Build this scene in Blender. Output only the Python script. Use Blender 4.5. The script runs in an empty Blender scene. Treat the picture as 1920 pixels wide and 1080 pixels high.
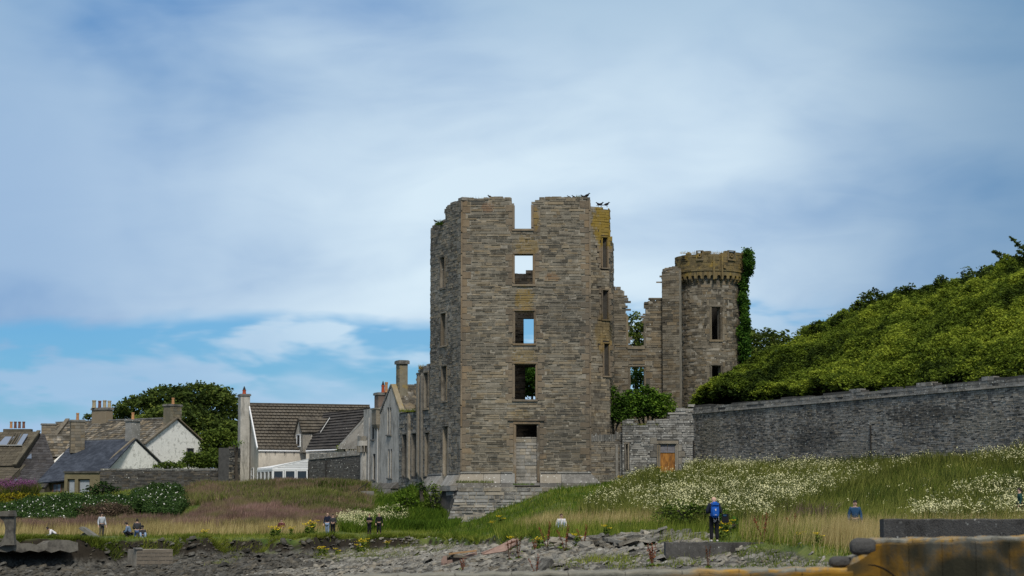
import bpy, math, random
import numpy as np
from mathutils import Vector, Matrix

R = math.radians
SC = bpy.context.scene
COL = SC.collection
rng = random.Random(7)
nr = np.random.default_rng(11)

# ------------------------------------------------------------------ camera, sky, sun, exposure
F = 80 / 36 * 1920
PITCH = math.atan(445 / F)
cam_d = bpy.data.cameras.new("camera")
cam = bpy.data.objects.new("camera", cam_d)
COL.objects.link(cam)
cam.location = (0, 0, 0)
cam.rotation_euler = (R(90) + PITCH, 0, 0)
cam_d.lens = 80
cam_d.sensor_width = 36
cam_d.clip_start = 0.5
cam_d.clip_end = 9000
cam_d.dof.use_dof = True
cam_d.dof.focus_distance = 190
cam_d.dof.aperture_fstop = 4.5
SC.camera = cam

SUN_EL, SUN_AZ = 50, 8          # azimuth measured from straight behind the camera towards its right
sd = Vector((math.sin(R(SUN_AZ)) * math.cos(R(SUN_EL)), -math.cos(R(SUN_AZ)) * math.cos(R(SUN_EL)), math.sin(R(SUN_EL))))
sun_d = bpy.data.lights.new("sun", 'SUN')
sun_d.energy = 2.5
sun_d.angle = R(10)
sun_d.color = (1.0, 0.935, 0.83)
sun = bpy.data.objects.new("sun", sun_d)
COL.objects.link(sun)
sun.rotation_euler = (-sd).to_track_quat('-Z', 'Y').to_euler()

world = bpy.data.worlds.new("World")
SC.world = world
world.use_nodes = True
SC.view_settings.view_transform = 'Standard'
SC.view_settings.look = 'None'
SC.view_settings.exposure = 0.22
SC.view_settings.gamma = 1
SC.cycles.use_denoising = True
SC.cycles.max_bounces = 5
SC.cycles.diffuse_bounces = 3
SC.cycles.transparent_max_bounces = 8


class NT:
    """small helper for node trees"""
    def __init__(s, tree):
        s.t = tree
        s.t.nodes.clear()

    def n(s, typ, inputs=None, **props):
        nd = s.t.nodes.new(typ)
        for k, v in props.items():
            setattr(nd, k, v)
        for k, v in (inputs or {}).items():
            s.set(nd.inputs[k], v)
        return nd

    def set(s, sock, v):
        if isinstance(v, bpy.types.NodeSocket):
            s.t.links.new(v, sock)
        elif isinstance(v, bpy.types.Node):
            s.t.links.new(v.outputs[0], sock)
        else:
            if isinstance(v, (tuple, list)) and len(v) == 3 and sock.type == 'RGBA':
                v = (*v, 1)
            sock.default_value = v

    def math(s, op, a, b=0.5, clamp=False):
        return s.n('ShaderNodeMath', {0: a, 1: b}, operation=op, use_clamp=clamp).outputs[0]

    def mix(s, f, a, b, blend='MIX'):
        m = s.n('ShaderNodeMix', data_type='RGBA', blend_type=blend)
        m.clamp_factor = True
        s.set(m.inputs[0], f)
        s.set(m.inputs[6], a)
        s.set(m.inputs[7], b)
        return m.outputs[2]

    def noise(s, vec, scale, detail=3, rough=0.55, dist=0.0):
        return s.n('ShaderNodeTexNoise', {'Vector': vec, 'Scale': scale, 'Detail': detail, 'Roughness': rough, 'Distortion': dist}).outputs[0]

    def ramp(s, f, lo, hi, a=0.0, b=1.0):
        return s.n('ShaderNodeMapRange', {'Value': f, 'From Min': lo, 'From Max': hi, 'To Min': a, 'To Max': b}, interpolation_type='SMOOTHSTEP').outputs[0]

    def mapping(s, vec, scale=(1, 1, 1), loc=(0, 0, 0)):
        return s.n('ShaderNodeMapping', {'Vector': vec, 'Scale': scale, 'Location': loc}).outputs[0]


def build_world():
    t = NT(world.node_tree)
    sky = t.n('ShaderNodeTexSky', sky_type='NISHITA')
    sky.sun_disc = False
    sky.sun_elevation = R(SUN_EL)
    sky.sun_rotation = math.atan2(sd.x, sd.y)
    sky.air_density = 1.0
    sky.dust_density = 0.6
    sky.ozone_density = 2.0
    geo = t.n('ShaderNodeTexCoord').outputs['Generated']
    sep = t.n('ShaderNodeSeparateXYZ', {0: geo})
    x, y, z = sep.outputs
    el = t.math('ABSOLUTE', z)
    # clear air between the clouds: the sky texture itself, kept blue near the horizon
    clear = t.mix(1.0, sky.outputs[0], (0.30, 0.72, 1.12), 'MULTIPLY')
    clear = t.mix(1.0, clear, (0.070, 0.070, 0.070), 'MULTIPLY')
    # high veil of cloud: broad soft masses with faint streaks
    v1 = t.mapping(geo, (5.5, 5.5, 10.5), (3.1, 0, 0.3))
    n1 = t.noise(v1, 1.0, 4, 0.5, 0.5)
    v2 = t.mapping(geo, (2.6, 2.6, 5.5), (0.7, 2, 0))
    n2 = t.noise(v2, 1.0, 3, 0.5, 0.3)
    n3 = t.noise(t.mapping(geo, (18, 18, 52), (2, 4, 1)), 1.0, 4, 0.55, 0.6)
    veil = t.math('ADD', t.math('MULTIPLY', n1, 0.45), t.math('MULTIPLY', n2, 0.40))
    veil = t.math('ADD', veil, t.math('MULTIPLY', n3, 0.09))
    side = t.math('ABSOLUTE', t.math('SUBTRACT', x, 0.03))
    side = t.ramp(side, 0.03, 0.25)
    high = t.ramp(el, 0.14, 0.26)
    soft = t.math('MAXIMUM', t.math('MULTIPLY', side, 0.85), t.math('MULTIPLY', high, 0.55))
    veil_white = t.math('SUBTRACT', t.ramp(veil, 0.20, 0.55, 0.08, 1.12), t.math('MULTIPLY', soft, 0.85), True)
    blue_cloud = (0.075, 0.205, 0.44)
    white_cloud = (0.56, 0.675, 0.76)
    streak = t.ramp(t.noise(t.mapping(geo, (9, 9, 30), (5, 1, 2)), 1.0, 4, 0.5, 0.8), 0.42, 0.7)
    cloud = t.mix(veil_white, blue_cloud, white_cloud)
    cloud = t.mix(t.math('MULTIPLY', streak, 0.09), cloud, white_cloud)
    grey = t.math('MULTIPLY', t.ramp(n2, 0.38, 0.60), t.math('MULTIPLY', high, 0.5))
    cloud = t.mix(grey, cloud, (0.20, 0.34, 0.48))
    # the right-hand sky is a duller slate blue than the left
    cloud = t.mix(t.math('MULTIPLY', t.ramp(x, 0.08, 0.24), 0.6), cloud, (0.10, 0.205, 0.33))
    # gap under the veil where the clear blue shows, ragged edge
    edge = t.noise(t.mapping(geo, (11, 11, 30), (1.3, 0, 4)), 1.0, 4, 0.5, 0.3)
    elw = t.math('ADD', el, t.math('MULTIPLY', t.math('SUBTRACT', edge, 0.5), 0.05))
    tilt = t.math('ADD', elw, t.math('MULTIPLY', x, -0.035))
    gap = t.math('MULTIPLY', t.ramp(tilt, 0.052, 0.066), t.ramp(tilt, 0.098, 0.087))
    # small puffs and low bank
    puff = t.ramp(t.noise(t.mapping(geo, (16, 16, 55), (2.4, 0, 1.9)), 1.0, 4, 0.5, 0.2), 0.47, 0.60)
    gap = t.math('MULTIPLY', gap, t.math('SUBTRACT', 0.92, t.math('MULTIPLY', puff, 0.75)))
    low = t.ramp(el, 0.085, 0.05)
    cloud = t.mix(t.math('MULTIPLY', low, 0.7), cloud, (0.27, 0.43, 0.63))
    col = t.mix(gap, cloud, clear)
    col = t.mix(t.ramp(el, 0.27, 0.6), col, (0.50, 0.52, 0.55))
    # behind and above the camera the same thin cloud goes on
    below = t.ramp(z, -0.02, -0.0)
    col = t.mix(below, (0.06, 0.07, 0.06), col)
    bg = t.n('ShaderNodeBackground', {'Color': col, 'Strength': 1.0})
    # the sky texture also lights the scene through the thin veil
    bg2 = t.n('ShaderNodeBackground', {'Color': sky.outputs[0], 'Strength': 0.006})
    add = t.n('ShaderNodeAddShader', {0: bg.outputs[0], 1: bg2.outputs[0]})
    out = t.n('ShaderNodeOutputWorld', {0: add.outputs[0]})


build_world()


# ------------------------------------------------------------------ pixels of the photograph to places
def ray(px, py):
    u, v = (px - 960) / F, (540 - py) / F
    c, s = math.cos(PITCH), math.sin(PITCH)
    return Vector((u, c - v * s, s + v * c))


def P(px, py, D):
    r = ray(px, py)
    return r * (D / r.y)


def XY(px, D, py=885):
    p = P(px, py, D)
    return Vector((p.x, p.y))


def ZY(py, D, px=960):
    return P(px, py, D).z


# ------------------------------------------------------------------ object helpers
def link(o):
    COL.objects.link(o)
    return o


def tag(o, label=None, cat=None, group=None, kind=None):
    if label: o['label'] = label
    if cat: o['category'] = cat
    if group: o['group'] = group
    if kind: o['kind'] = kind
    return o


def empty(name, loc, label, cat, group=None):
    o = link(bpy.data.objects.new(name, None))
    o.location = loc
    o.empty_display_size = 0.3
    return tag(o, label, cat, group, 'thing')


def adopt(o, parent):
    if parent is not None:
        o.parent = parent
        l = Vector((0, 0, 0))
        p = parent
        while p is not None:
            l += p.location
            p = p.parent
        o.matrix_parent_inverse = Matrix.Translation(-l) if parent.parent is None else Matrix.Identity(4)
    return o


def copy_tree(o, parent=None):
    c = o.copy()
    link(c)
    if parent is not None:
        c.parent = parent
        c.matrix_parent_inverse = o.matrix_parent_inverse.copy()
    for ch in list(KIDS.get(o.name, ())):
        copy_tree(ch, c)
    return c


KIDS = {}


class MB:
    """collects faces of one mesh, with a tone per face"""
    def __init__(s):
        s.v, s.f, s.t, s.m = [], [], [], []

    def add(s, vs, fs, tone=0.5, mat=0):
        b = len(s.v)
        s.v.extend(tuple(p) for p in vs)
        for f in fs:
            s.f.append(tuple(b + i for i in f))
            s.t.append(tone)
            s.m.append(mat)

    def hexa(s, p, tone=0.5, mat=0):
        """8 corners: bottom four, then top four"""
        s.add(p, [(0, 3, 2, 1), (4, 5, 6, 7), (0, 1, 5, 4), (1, 2, 6, 5), (2, 3, 7, 6), (3, 0, 4, 7)], tone, mat)

    def box(s, c, size, rz=0.0, tone=0.5, mat=0, M=None):
        x, y, z = size[0] / 2, size[1] / 2, size[2] / 2
        cs, sn = math.cos(rz), math.sin(rz)
        ps = []
        for zz in (-z, z):
            for xx, yy in ((-x, -y), (x, -y), (x, y), (-x, y)):
                q = Vector((xx, yy, zz))
                if M is not None:
                    q = M @ q
                else:
                    q = Vector((xx * cs - yy * sn, xx * sn + yy * cs, zz))
                ps.append(q + Vector(c))
        s.hexa(ps, tone, mat)

    def tube(s, pts, radii, n=8, tone=0.5, mat=0, cap=True):
        pts = [Vector(p) for p in pts]
        b = len(s.v)
        for i, p in enumerate(pts):
            d = (pts[min(i + 1, len(pts) - 1)] - pts[max(i - 1, 0)]).normalized()
            a = d.orthogonal().normalized()
            c = d.cross(a)
            for k in range(n):
                an = 2 * math.pi * k / n
                s.v.append(tuple(p + (a * math.cos(an) + c * math.sin(an)) * radii[i]))
        for i in range(len(pts) - 1):
            for k in range(n):
                k2 = (k + 1) % n
                s.f.append((b + i * n + k, b + i * n + k2, b + (i + 1) * n + k2, b + (i + 1) * n + k))
                s.t.append(tone)
                s.m.append(mat)
        if cap:
            s.f.append(tuple(b + k for k in range(n))[::-1])
            s.f.append(tuple(b + (len(pts) - 1) * n + k for k in range(n)))
            s.t += [tone] * 2
            s.m += [mat] * 2

    def prism(s, poly, d, tone=0.5, mat=0):
        """planar polygon (3d points) pushed along d"""
        n = len(poly)
        a = [Vector(p) for p in poly]
        b = [p + Vector(d) for p in a]
        fs = [tuple(range(n)), tuple(range(2 * n - 1, n - 1, -1))]
        for i in range(n):
            j = (i + 1) % n
            fs.append((i, i + n, j + n, j))
        s.add(a + b, fs, tone, mat)

    def build(s, name, mats, parent=None, smooth=False):
        me = bpy.data.meshes.new(name)
        me.from_pydata(s.v, [], s.f)
        if not isinstance(mats, (list, tuple)):
            mats = [mats]
        for m in mats:
            me.materials.append(m)
        if len(mats) > 1:
            me.polygons.foreach_set('material_index', s.m)
        at = me.attributes.new('tone', 'FLOAT', 'FACE')
        at.data.foreach_set('value', s.t)
        if smooth:
            me.polygons.foreach_set('use_smooth', [True] * len(s.f))
        me.update()
        o = link(bpy.data.objects.new(name, me))
        adopt(o, parent)
        if parent is not None:
            KIDS.setdefault(parent.name, []).append(o)
        return o


def np_mesh(name, verts, nper, tones, mat, parent=None, shade=False):
    """verts (N*nper,3): N separate faces of nper corners"""
    N = len(verts) // nper
    me = bpy.data.meshes.new(name)
    me.vertices.add(N * nper)
    me.vertices.foreach_set('co', np.ascontiguousarray(verts, dtype=np.float32).ravel())
    me.loops.add(N * nper)
    me.loops.foreach_set('vertex_index', np.arange(N * nper, dtype=np.int32))
    me.polygons.add(N)
    me.polygons.foreach_set('loop_start', np.arange(0, N * nper, nper, dtype=np.int32))
    me.materials.append(mat)
    at = me.attributes.new('tone', 'FLOAT', 'FACE')
    at.data.foreach_set('value', np.ascontiguousarray(tones, dtype=np.float32))
    me.update()
    o = link(bpy.data.objects.new(name, me))
    adopt(o, parent)
    if parent is not None:
        KIDS.setdefault(parent.name, []).append(o)
    return o


# ------------------------------------------------------------------ materials
def new_mat(name):
    m = bpy.data.materials.new(name)
    m.use_nodes = True
    return m, NT(m.node_tree)


def finish(t, col, rough=0.9, bump=None, bstr=0.4, bdist=0.03, spec=0.25, metallic=0.0):
    b = t.n('ShaderNodeBsdfPrincipled', {'Base Color': col, 'Roughness': rough, 'Specular IOR Level': spec, 'Metallic': metallic})
    if bump is not None:
        bn = t.n('ShaderNodeBump', {'Height': bump, 'Strength': bstr, 'Distance': bdist})
        t.set(b.inputs['Normal'], bn.outputs[0])
    t.n('ShaderNodeOutputMaterial', {0: b.outputs[0]})


def tone_of(t, src):
    if src == 'attr':
        return t.n('ShaderNodeAttribute', attribute_name='tone').outputs['Fac']
    return t.n('ShaderNodeObjectInfo').outputs['Random']


def stone_mat(name, dark, mid, light, src='attr', lichen=0.0, white=0.0, ochre_top=None, patch=0.5, patches=None, pale_low=None, scale=1.0, sat_noise=0.35):
    m, t = new_mat(name)
    pos = t.n('ShaderNodeNewGeometry').outputs['Position']
    tn = tone_of(t, src)
    big = t.noise(pos, 0.22 * scale, 4, 0.6, 0.4)
    med = t.noise(pos, 1.7 * scale, 4, 0.65)
    streaks = t.noise(t.mapping(pos, (1.6, 1.6, 0.16)), 1.0, 4, 0.6)
    fine = t.noise(pos, 11 * scale, 3, 0.7)
    k = t.math('ADD', t.math('ADD', t.math('MULTIPLY', tn, 0.46), 0.07), t.math('MULTIPLY', t.math('SUBTRACT', med, 0.5), 0.9))
    k = t.math('ADD', k, t.math('MULTIPLY', t.math('SUBTRACT', big, 0.5), patch * 1.6))
    k = t.math('ADD', k, t.math('MULTIPLY', t.math('SUBTRACT', streaks, 0.5), patch * 1.2))
    k = t.math('ADD', k, t.math('MULTIPLY', t.math('SUBTRACT', fine, 0.5), 0.7))
    c1 = t.mix(t.ramp(k, 0.0, 0.38), dark, mid)
    col = t.mix(t.ramp(k, 0.36, 0.95), c1, light)
    # warm and cool drift from stone to stone
    hue = t.n('ShaderNodeTexWhiteNoise', {'W': tn}, noise_dimensions='1D').outputs[0]
    warm = t.mix(t.math('MULTIPLY', t.ramp(hue, 0.55, 1.0), sat_noise), col, (light[0] * 0.95, light[1] * 0.78, light[2] * 0.55))
    col = t.mix(t.math('MULTIPLY', t.ramp(hue, 0.4, 0.0), sat_noise * 0.8), warm, (mid[0] * 0.72, mid[1] * 0.8, mid[2] * 0.92))
    if patches:
        sep = t.n('ShaderNodeSeparateXYZ', {0: pos}).outputs
        for (cx, cy, cz, rx, rz, c, st) in patches:     # lichen and stain patches with a shape of their own
            dx = t.math('DIVIDE', t.math('SUBTRACT', sep[0], cx), rx)
            dz = t.math('DIVIDE', t.math('SUBTRACT', sep[2], cz), rz)
            d = t.math('ADD', t.math('MULTIPLY', dx, dx), t.math('MULTIPLY', dz, dz))
            d = t.math('ADD', d, t.math('MULTIPLY', t.math('SUBTRACT', med, 0.5), 3.2))
            col = t.mix(t.math('MULTIPLY', t.ramp(d, 1.1, 0.35), st), col, c)
    if lichen:
        ln = t.noise(pos, 1.1, 5, 0.7, 0.5)
        col = t.mix(t.ramp(ln, 0.62 - lichen * 0.2, 0.78), col, (0.36, 0.25, 0.05))
    if white:
        vo = t.n('ShaderNodeTexVoronoi', {'Vector': pos, 'Scale': 3.4 * scale, 'Randomness': 1.0}).outputs['Distance']
        vn = t.noise(pos, 0.9, 3, 0.6)
        w = t.math('MULTIPLY', t.ramp(vo, 0.24, 0.13), t.ramp(vn, 0.72 - white * 0.4, 0.82 - white * 0.35))
        w2 = t.math('MULTIPLY', t.ramp(t.noise(pos, 7, 4, 0.75), 0.60, 0.72), white * 0.6)
        col = t.mix(t.math('MAXIMUM', w, w2), col, (0.52, 0.52, 0.48))
    finish(t, col, 0.93, t.math('ADD', fine, t.math('MULTIPLY', med, 1.5)), 0.6, 0.03, 0.15)
    return m


def flat_mat(name, col, rough=0.85, var=0.25, scale=3.0, bump=0.3, spec=0.25, metallic=0.0, tone=0.0, src='attr', stain=None, stain_amt=0.5, streak=0.0, sscale=1.2):
    m, t = new_mat(name)
    pos = t.n('ShaderNodeNewGeometry').outputs['Position']
    n = t.noise(pos, scale, 5, 0.65)
    f = t.noise(pos, scale * 7, 3, 0.65)
    lo = tuple(c * (1 - var) for c in col)
    hi = tuple(min(1, c * (1 + var)) for c in col)
    c = t.mix(t.ramp(t.math('ADD', t.math('MULTIPLY', n, 0.6), t.math('MULTIPLY', f, 0.4)), 0.3, 0.7), lo, hi)
    if tone:
        tn = tone_of(t, src)
        c = t.mix(1.0, c, t.n('ShaderNodeCombineColor', {0: t.ramp(tn, 0, 1, 1 - tone, 1 + tone), 1: t.ramp(tn, 0, 1, 1 - tone, 1 + tone), 2: t.ramp(tn, 0, 1, 1 - tone, 1 + tone)}).outputs[0], 'MULTIPLY')
    if stain:
        s = t.noise(t.mapping(pos, (sscale, sscale, sscale * (0.25 if streak else 1.0))), 1.0, 5, 0.7, 0.3)
        c = t.mix(t.math('MULTIPLY', t.ramp(s, 0.48, 0.66), stain_amt), c, stain)
    finish(t, c, rough, t.math('ADD', n, f) if bump else None, bump, 0.02, spec, metallic)
    return m


def leaf_mat(name, dark, mid, light, trans=0.35, src='attr', patch=0.5, ps=0.12, third=None):
    m, t = new_mat(name)
    pos = t.n('ShaderNodeNewGeometry').outputs['Position']
    tn = tone_of(t, src)
    big = t.noise(pos, ps, 3, 0.55)
    med = t.noise(pos, ps * 6, 3, 0.6)
    k = t.math('ADD', t.math('MULTIPLY', tn, 0.7), t.math('MULTIPLY', t.math('SUBTRACT', big, 0.5), patch * 2.4))
    k = t.math('ADD', k, t.math('MULTIPLY', t.math('SUBTRACT', med, 0.5), patch * 1.4))
    col = t.mix(t.ramp(k, 0.0, 0.4), dark, mid)
    col = t.mix(t.ramp(k, 0.38, 0.85), col, light)
    if third:
        q = t.noise(t.mapping(pos, (1, 1, 1), (31, 7, 3)), ps * 2.2, 3, 0.55)
        col = t.mix(t.math('MULTIPLY', t.ramp(q, 0.50, 0.62), 0.8), col, third)
    d = t.n('ShaderNodeBsdfPrincipled', {'Base Color': col, 'Roughness': 0.85, 'Specular IOR Level': 0.06})
    tr = t.n('ShaderNodeBsdfTranslucent', {0: col})
    mx = t.n('ShaderNodeMixShader', {0: trans, 1: d.outputs[0], 2: tr.outputs[0]})
    t.n('ShaderNodeOutputMaterial', {0: mx.outputs[0]})
    return m


def glass_mat(name, col=(0.02, 0.025, 0.03)):
    m, t = new_mat(name)
    finish(t, col, 0.12, None, spec=0.6)
    return m
# ------------------------------------------------------------------ terrain
LAND = {
 -600: [(125,1018),(160,1008),(190,985),(225,930),(300,905)],
 0: [(136,1016),(155,1009),(180,992),(205,960),(225,930),(300,915)],
 200: [(140,1013),(155,1008),(175,1000),(200,962),(222,925),(300,910)],
 320: [(144,1013),(160,1006),(182,992),(203,960),(222,918),(300,908)],
 430: [(148,1013),(165,1005),(185,988),(202,952),(216,921),(300,905)],
 600: [(155,1010),(168,1003),(190,980),(203,942),(214,915),(300,905)],
 670: [(162,1009),(175,1004),(193,983),(203,955),(213,922),(300,905)],
 730: [(168,1009),(179,1005),(196,986),(204,960),(211,940),(220,910),(300,895)],
 790: [(170,1009),(181,1003),(197,990),(202,952),(207,915),(220,905),(300,890)],
 830: [(166,1010),(180,1003),(197.5,989),(203,950),(210,920),(300,890)],
 880: [(152,1011),(175,1002),(198,979),(204,974),(215,930),(300,890)],
 950: [(125,1010),(150,1000),(180,977),(198,950),(204,945),(215,930),(300,885)],
 1050: [(106,1010),(115,1004),(130,992),(160,960),(198,917),(215,905),(300,880)],
 1150: [(101,1008),(115,999),(130,984),(160,950),(200,906),(215,895),(300,870)],
 1250: [(92,1013),(105,1003),(125,980),(160,936),(202,888),(300,850)],
 1400: [(86,1018),(100,1005),(120,979),(160,920),(196,880),(300,840)],
 1600: [(80,1040),(95,1018),(110,996),(130,964),(180,880),(300,830)],
 1800: [(70,1052),(90,1018),(110,988),(130,956),(169,866),(300,800)],
 1950: [(60,1062),(80,1022),(100,992),(125,950),(160,852),(300,780)],
 2500: [(50,1062),(80,1022),(100,985),(145,850),(300,750)],
}
BEACH = {
 -600: [(20,-3.2),(60,-3.5),(110,-2.9),(136,-2.1)],
 0: [(20,-3.2),(60,-3.6),(110,-3.0),(136,-2.6)],
 250: [(20,-3.2),(60,-3.5),(110,-2.9),(140,-2.5)],
 420: [(20,-3.2),(60,-3.4),(112,-2.6),(148,-1.95)],
 600: [(20,-3.2),(60,-3.2),(110,-2.5),(155,-2.0)],
 740: [(20,-3.2),(60,-3.0),(110,-2.25),(150,-1.8),(168,-1.75)],
 850: [(20,-3.2),(60,-2.8),(90,-1.95),(120,-1.6),(160,-1.5)],
 1050: [(20,-3.2),(50,-2.4),(80,-1.6),(105,-0.75)],
 1250: [(20,-3.2),(50,-2.3),(80,-1.65),(92,-0.85)],
 1430: [(20,-3.2),(50,-2.2),(78,-1.5),(88,-0.9)],
 1700: [(20,-3.2),(40,-2.4),(70,-1.2)],
 2500: [(20,-3.2),(40,-2.4),(70,-1.2)],
}
EDGE = [(-600,125),(0,136),(250,140),(420,148),(600,155),(700,164),(800,170),(830,168),(860,158),(950,126),(1050,106),(1150,101),(1250,92),(1330,88),(1430,86),(1550,79),(1700,68),(1950,58),(2500,50)]


def table_eval(tab, px, D, yform):
    keys = sorted(tab)
    vals = np.array([np.interp(D, [p[0] for p in tab[k]], [((985 - p[1]) * p[0] / F if yform else p[1]) for p in tab[k]]) for k in keys])
    px = np.clip(px, keys[0], keys[-1])
    idx = np.clip(np.searchsorted(keys, px) - 1, 0, len(keys) - 2)
    ka = np.array(keys, float)
    f = (px - ka[idx]) / (ka[idx + 1] - ka[idx])
    f = f * f * (3 - 2 * f) * 0.5 + f * 0.5
    c = np.arange(vals.shape[1])
    return vals[idx, c] * (1 - f) + vals[idx + 1, c] * f


def vnoise(x, y, seed=0):
    """cheap smooth value noise, vectorised"""
    def h(i, j):
        n = (i * 374761393 + j * 668265263 + seed * 974634777) & 0xffffffff
        n = ((n ^ (n >> 13)) * 1274126177) & 0xffffffff
        return ((n ^ (n >> 16)) & 0xffff) / 65535.0
    xi, yi = np.floor(x).astype(np.int64), np.floor(y).astype(np.int64)
    fx, fy = x - xi, y - yi
    fx, fy = fx * fx * (3 - 2 * fx), fy * fy * (3 - 2 * fy)
    a = h(xi, yi) * (1 - fx) + h(xi + 1, yi) * fx
    b = h(xi, yi + 1) * (1 - fx) + h(xi + 1, yi + 1) * fx
    return a * (1 - fy) + b * fy


def zone(X, Y):
    """returns px of the column, height, and how much beach (1) or land (0)"""
    X, Y = np.asarray(X, float).ravel(), np.asarray(Y, float).ravel()
    Yc = np.maximum(Y, 8.0)
    px = 960 + X / Yc * F
    zl = table_eval(LAND, px, Yc, True)
    zb = table_eval(BEACH, px, Yc, False)
    e = np.interp(px, [p[0] for p in EDGE], [p[1] for p in EDGE]) + (vnoise(X * 0.35, Y * 0.12, 3) - 0.5) * 4 + (vnoise(X * 1.1, Y * 0.4, 4) - 0.5) * 1.6
    k = np.clip((Yc - e) / 1.3 + 0.5, 0, 1)
    k = k * k * (3 - 2 * k)
    z = zb * (1 - k) + zl * k
    z = z + (vnoise(X * 0.5, Y * 0.35, 1) - 0.5) * 0.28 * np.clip((Yc - 40) / 60, 0, 1) + (vnoise(X * 1.7, Y * 1.3, 2) - 0.5) * 0.12
    rough = np.exp(-((Yc - e + 1.0) / 2.2) ** 2)
    z = z + (vnoise(X * 1.6, Y * 1.5, 5) - 0.5) * 0.45 * rough * (Yc > 100)
    return px, z, 1 - k


def gz(X, Y):
    return float(zone([X], [Y])[1][0])


def gpx(px, D):
    """ground point under column px at distance D"""
    x = (px - 960) / F * D
    return Vector((x, D, gz(x, D)))


def build_ground():
    xs = np.concatenate([np.linspace(-2500, -90, 14)[:-1], np.linspace(-90, -60, 31)[:-1], np.arange(-60, 50, 0.45), np.linspace(50, 75, 30), np.linspace(90, 2500, 14)])
    ys = np.concatenate([np.linspace(-400, 10, 8)[:-1], np.linspace(10, 70, 50)[:-1], np.arange(70, 232, 0.5), np.linspace(233, 300, 30), np.linspace(330, 4500, 20)])
    GX, GY = np.meshgrid(xs, ys)
    px, z, b = zone(GX, GY)
    far = np.clip((GY.ravel() - 300) / 500, 0, 1)
    z = z * (1 - far) + far * 8
    nx, ny = len(xs), len(ys)
    co = np.stack([GX.ravel(), GY.ravel(), z], 1)
    i = np.arange(nx * ny).reshape(ny, nx)
    quads = np.stack([i[:-1, :-1], i[:-1, 1:], i[1:, 1:], i[1:, :-1]], -1).reshape(-1, 4)
    me = bpy.data.meshes.new('ground')
    me.vertices.add(len(co))
    me.vertices.foreach_set('co', co.astype(np.float32).ravel())
    me.loops.add(quads.size)
    me.loops.foreach_set('vertex_index', quads.astype(np.int32).ravel())
    me.polygons.add(len(quads))
    me.polygons.foreach_set('loop_start', np.arange(0, quads.size, 4, dtype=np.int32))
    me.polygons.foreach_set('use_smooth', np.ones(len(quads), bool))
    at = me.attributes.new('beach', 'FLOAT', 'POINT')
    at.data.foreach_set('value', b.astype(np.float32))
    me.update()
    m, t = new_mat('ground_soil')
    geo = t.n('ShaderNodeNewGeometry')
    pos = geo.outputs['Position']
    nz = t.n('ShaderNodeSeparateXYZ', {0: geo.outputs['Normal']}).outputs[2]
    n = t.noise(pos, 0.5, 5, 0.65)
    f = t.noise(pos, 5, 4, 0.7)
    grass = t.mix(t.ramp(n, 0.35, 0.65), (0.045, 0.075, 0.018), (0.12, 0.14, 0.04))
    soil = t.mix(f, (0.008, 0.007, 0.005), (0.042, 0.035, 0.026))
    stones = t.mix(t.ramp(f, 0.3, 0.7), (0.025, 0.024, 0.021), (0.14, 0.135, 0.12))
    bch = t.n('ShaderNodeAttribute', attribute_name='beach').outputs['Fac']
    c = t.mix(t.ramp(nz, 0.93, 0.80), grass, soil)
    c = t.mix(t.ramp(bch, 0.55, 0.95), c, stones)
    finish(t, c, 0.95, t.math('ADD', n, f), 0.5, 0.08, 0.1)
    me.materials.append(m)
    o = link(bpy.data.objects.new('ground', me))
    tag(o, 'grassy slope falling to a stony shore', None, None, 'structure')
    return o


GROUND = build_ground()
# ------------------------------------------------------------------ masonry
class Plane:
    """wall face seen from outside: a runs to the right, z up, d outwards"""
    def __init__(s, p, q):
        s.o = Vector((p[0], p[1], 0))
        d = Vector((q[0], q[1], 0)) - s.o
        s.L = d.length
        s.u = d.normalized()
        s.n = Vector((s.u.y, -s.u.x, 0))
        s.rz = math.atan2(s.u.y, s.u.x)
        s.flat = True

    def at(s, a, z, d=0.0):
        q = s.o + s.u * a + s.n * d
        return Vector((q.x, q.y, z))

    def px(s, px, py):
        r = ray(px, py)
        t = s.o.dot(s.n) / r.dot(s.n)
        q = r * t
        return (q - s.o).dot(s.u), q.z

    def rect(s, x0, x1, y0, y1):
        ym = (y0 + y1) / 2
        a0, a1 = s.px(x0, ym)[0], s.px(x1, ym)[0]
        am = (x0 + x1) / 2
        return [a0, a1, s.px(am, y1)[1], s.px(am, y0)[1]]


class Drum:
    """round wall; a is the arc length, zero straight towards the camera, positive to the right"""
    def __init__(s, c, r):
        s.c, s.r, s.flat = Vector((c[0], c[1])), r, False

    def at(s, a, z, d=0.0):
        an = a / s.r
        rr = s.r + d
        return Vector((s.c.x + math.sin(an) * rr, s.c.y - math.cos(an) * rr, z))

    def px(s, px, py):
        r = ray(px, py)
        D = s.c.y - s.r
        for _ in range(4):
            X = r.x / r.y * D
            k = max(-1, min(1, (X - s.c.x) / s.r))
            D = s.c.y - math.sqrt(max(0, 1 - k * k)) * s.r
        return math.asin(k) * s.r, r.z / r.y * D

    def rect(s, x0, x1, y0, y1):
        ym = (y0 + y1) / 2
        return [s.px(x0, ym)[0], s.px(x1, ym)[0], s.px((x0 + x1) / 2, y1)[1], s.px((x0 + x1) / 2, y0)[1]]


def top_at(top, a):
    """stepped outline: list of (a_start, z)"""
    z = top[0][1]
    for s, zz in top:
        if a >= s: z = zz
    return z


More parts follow.
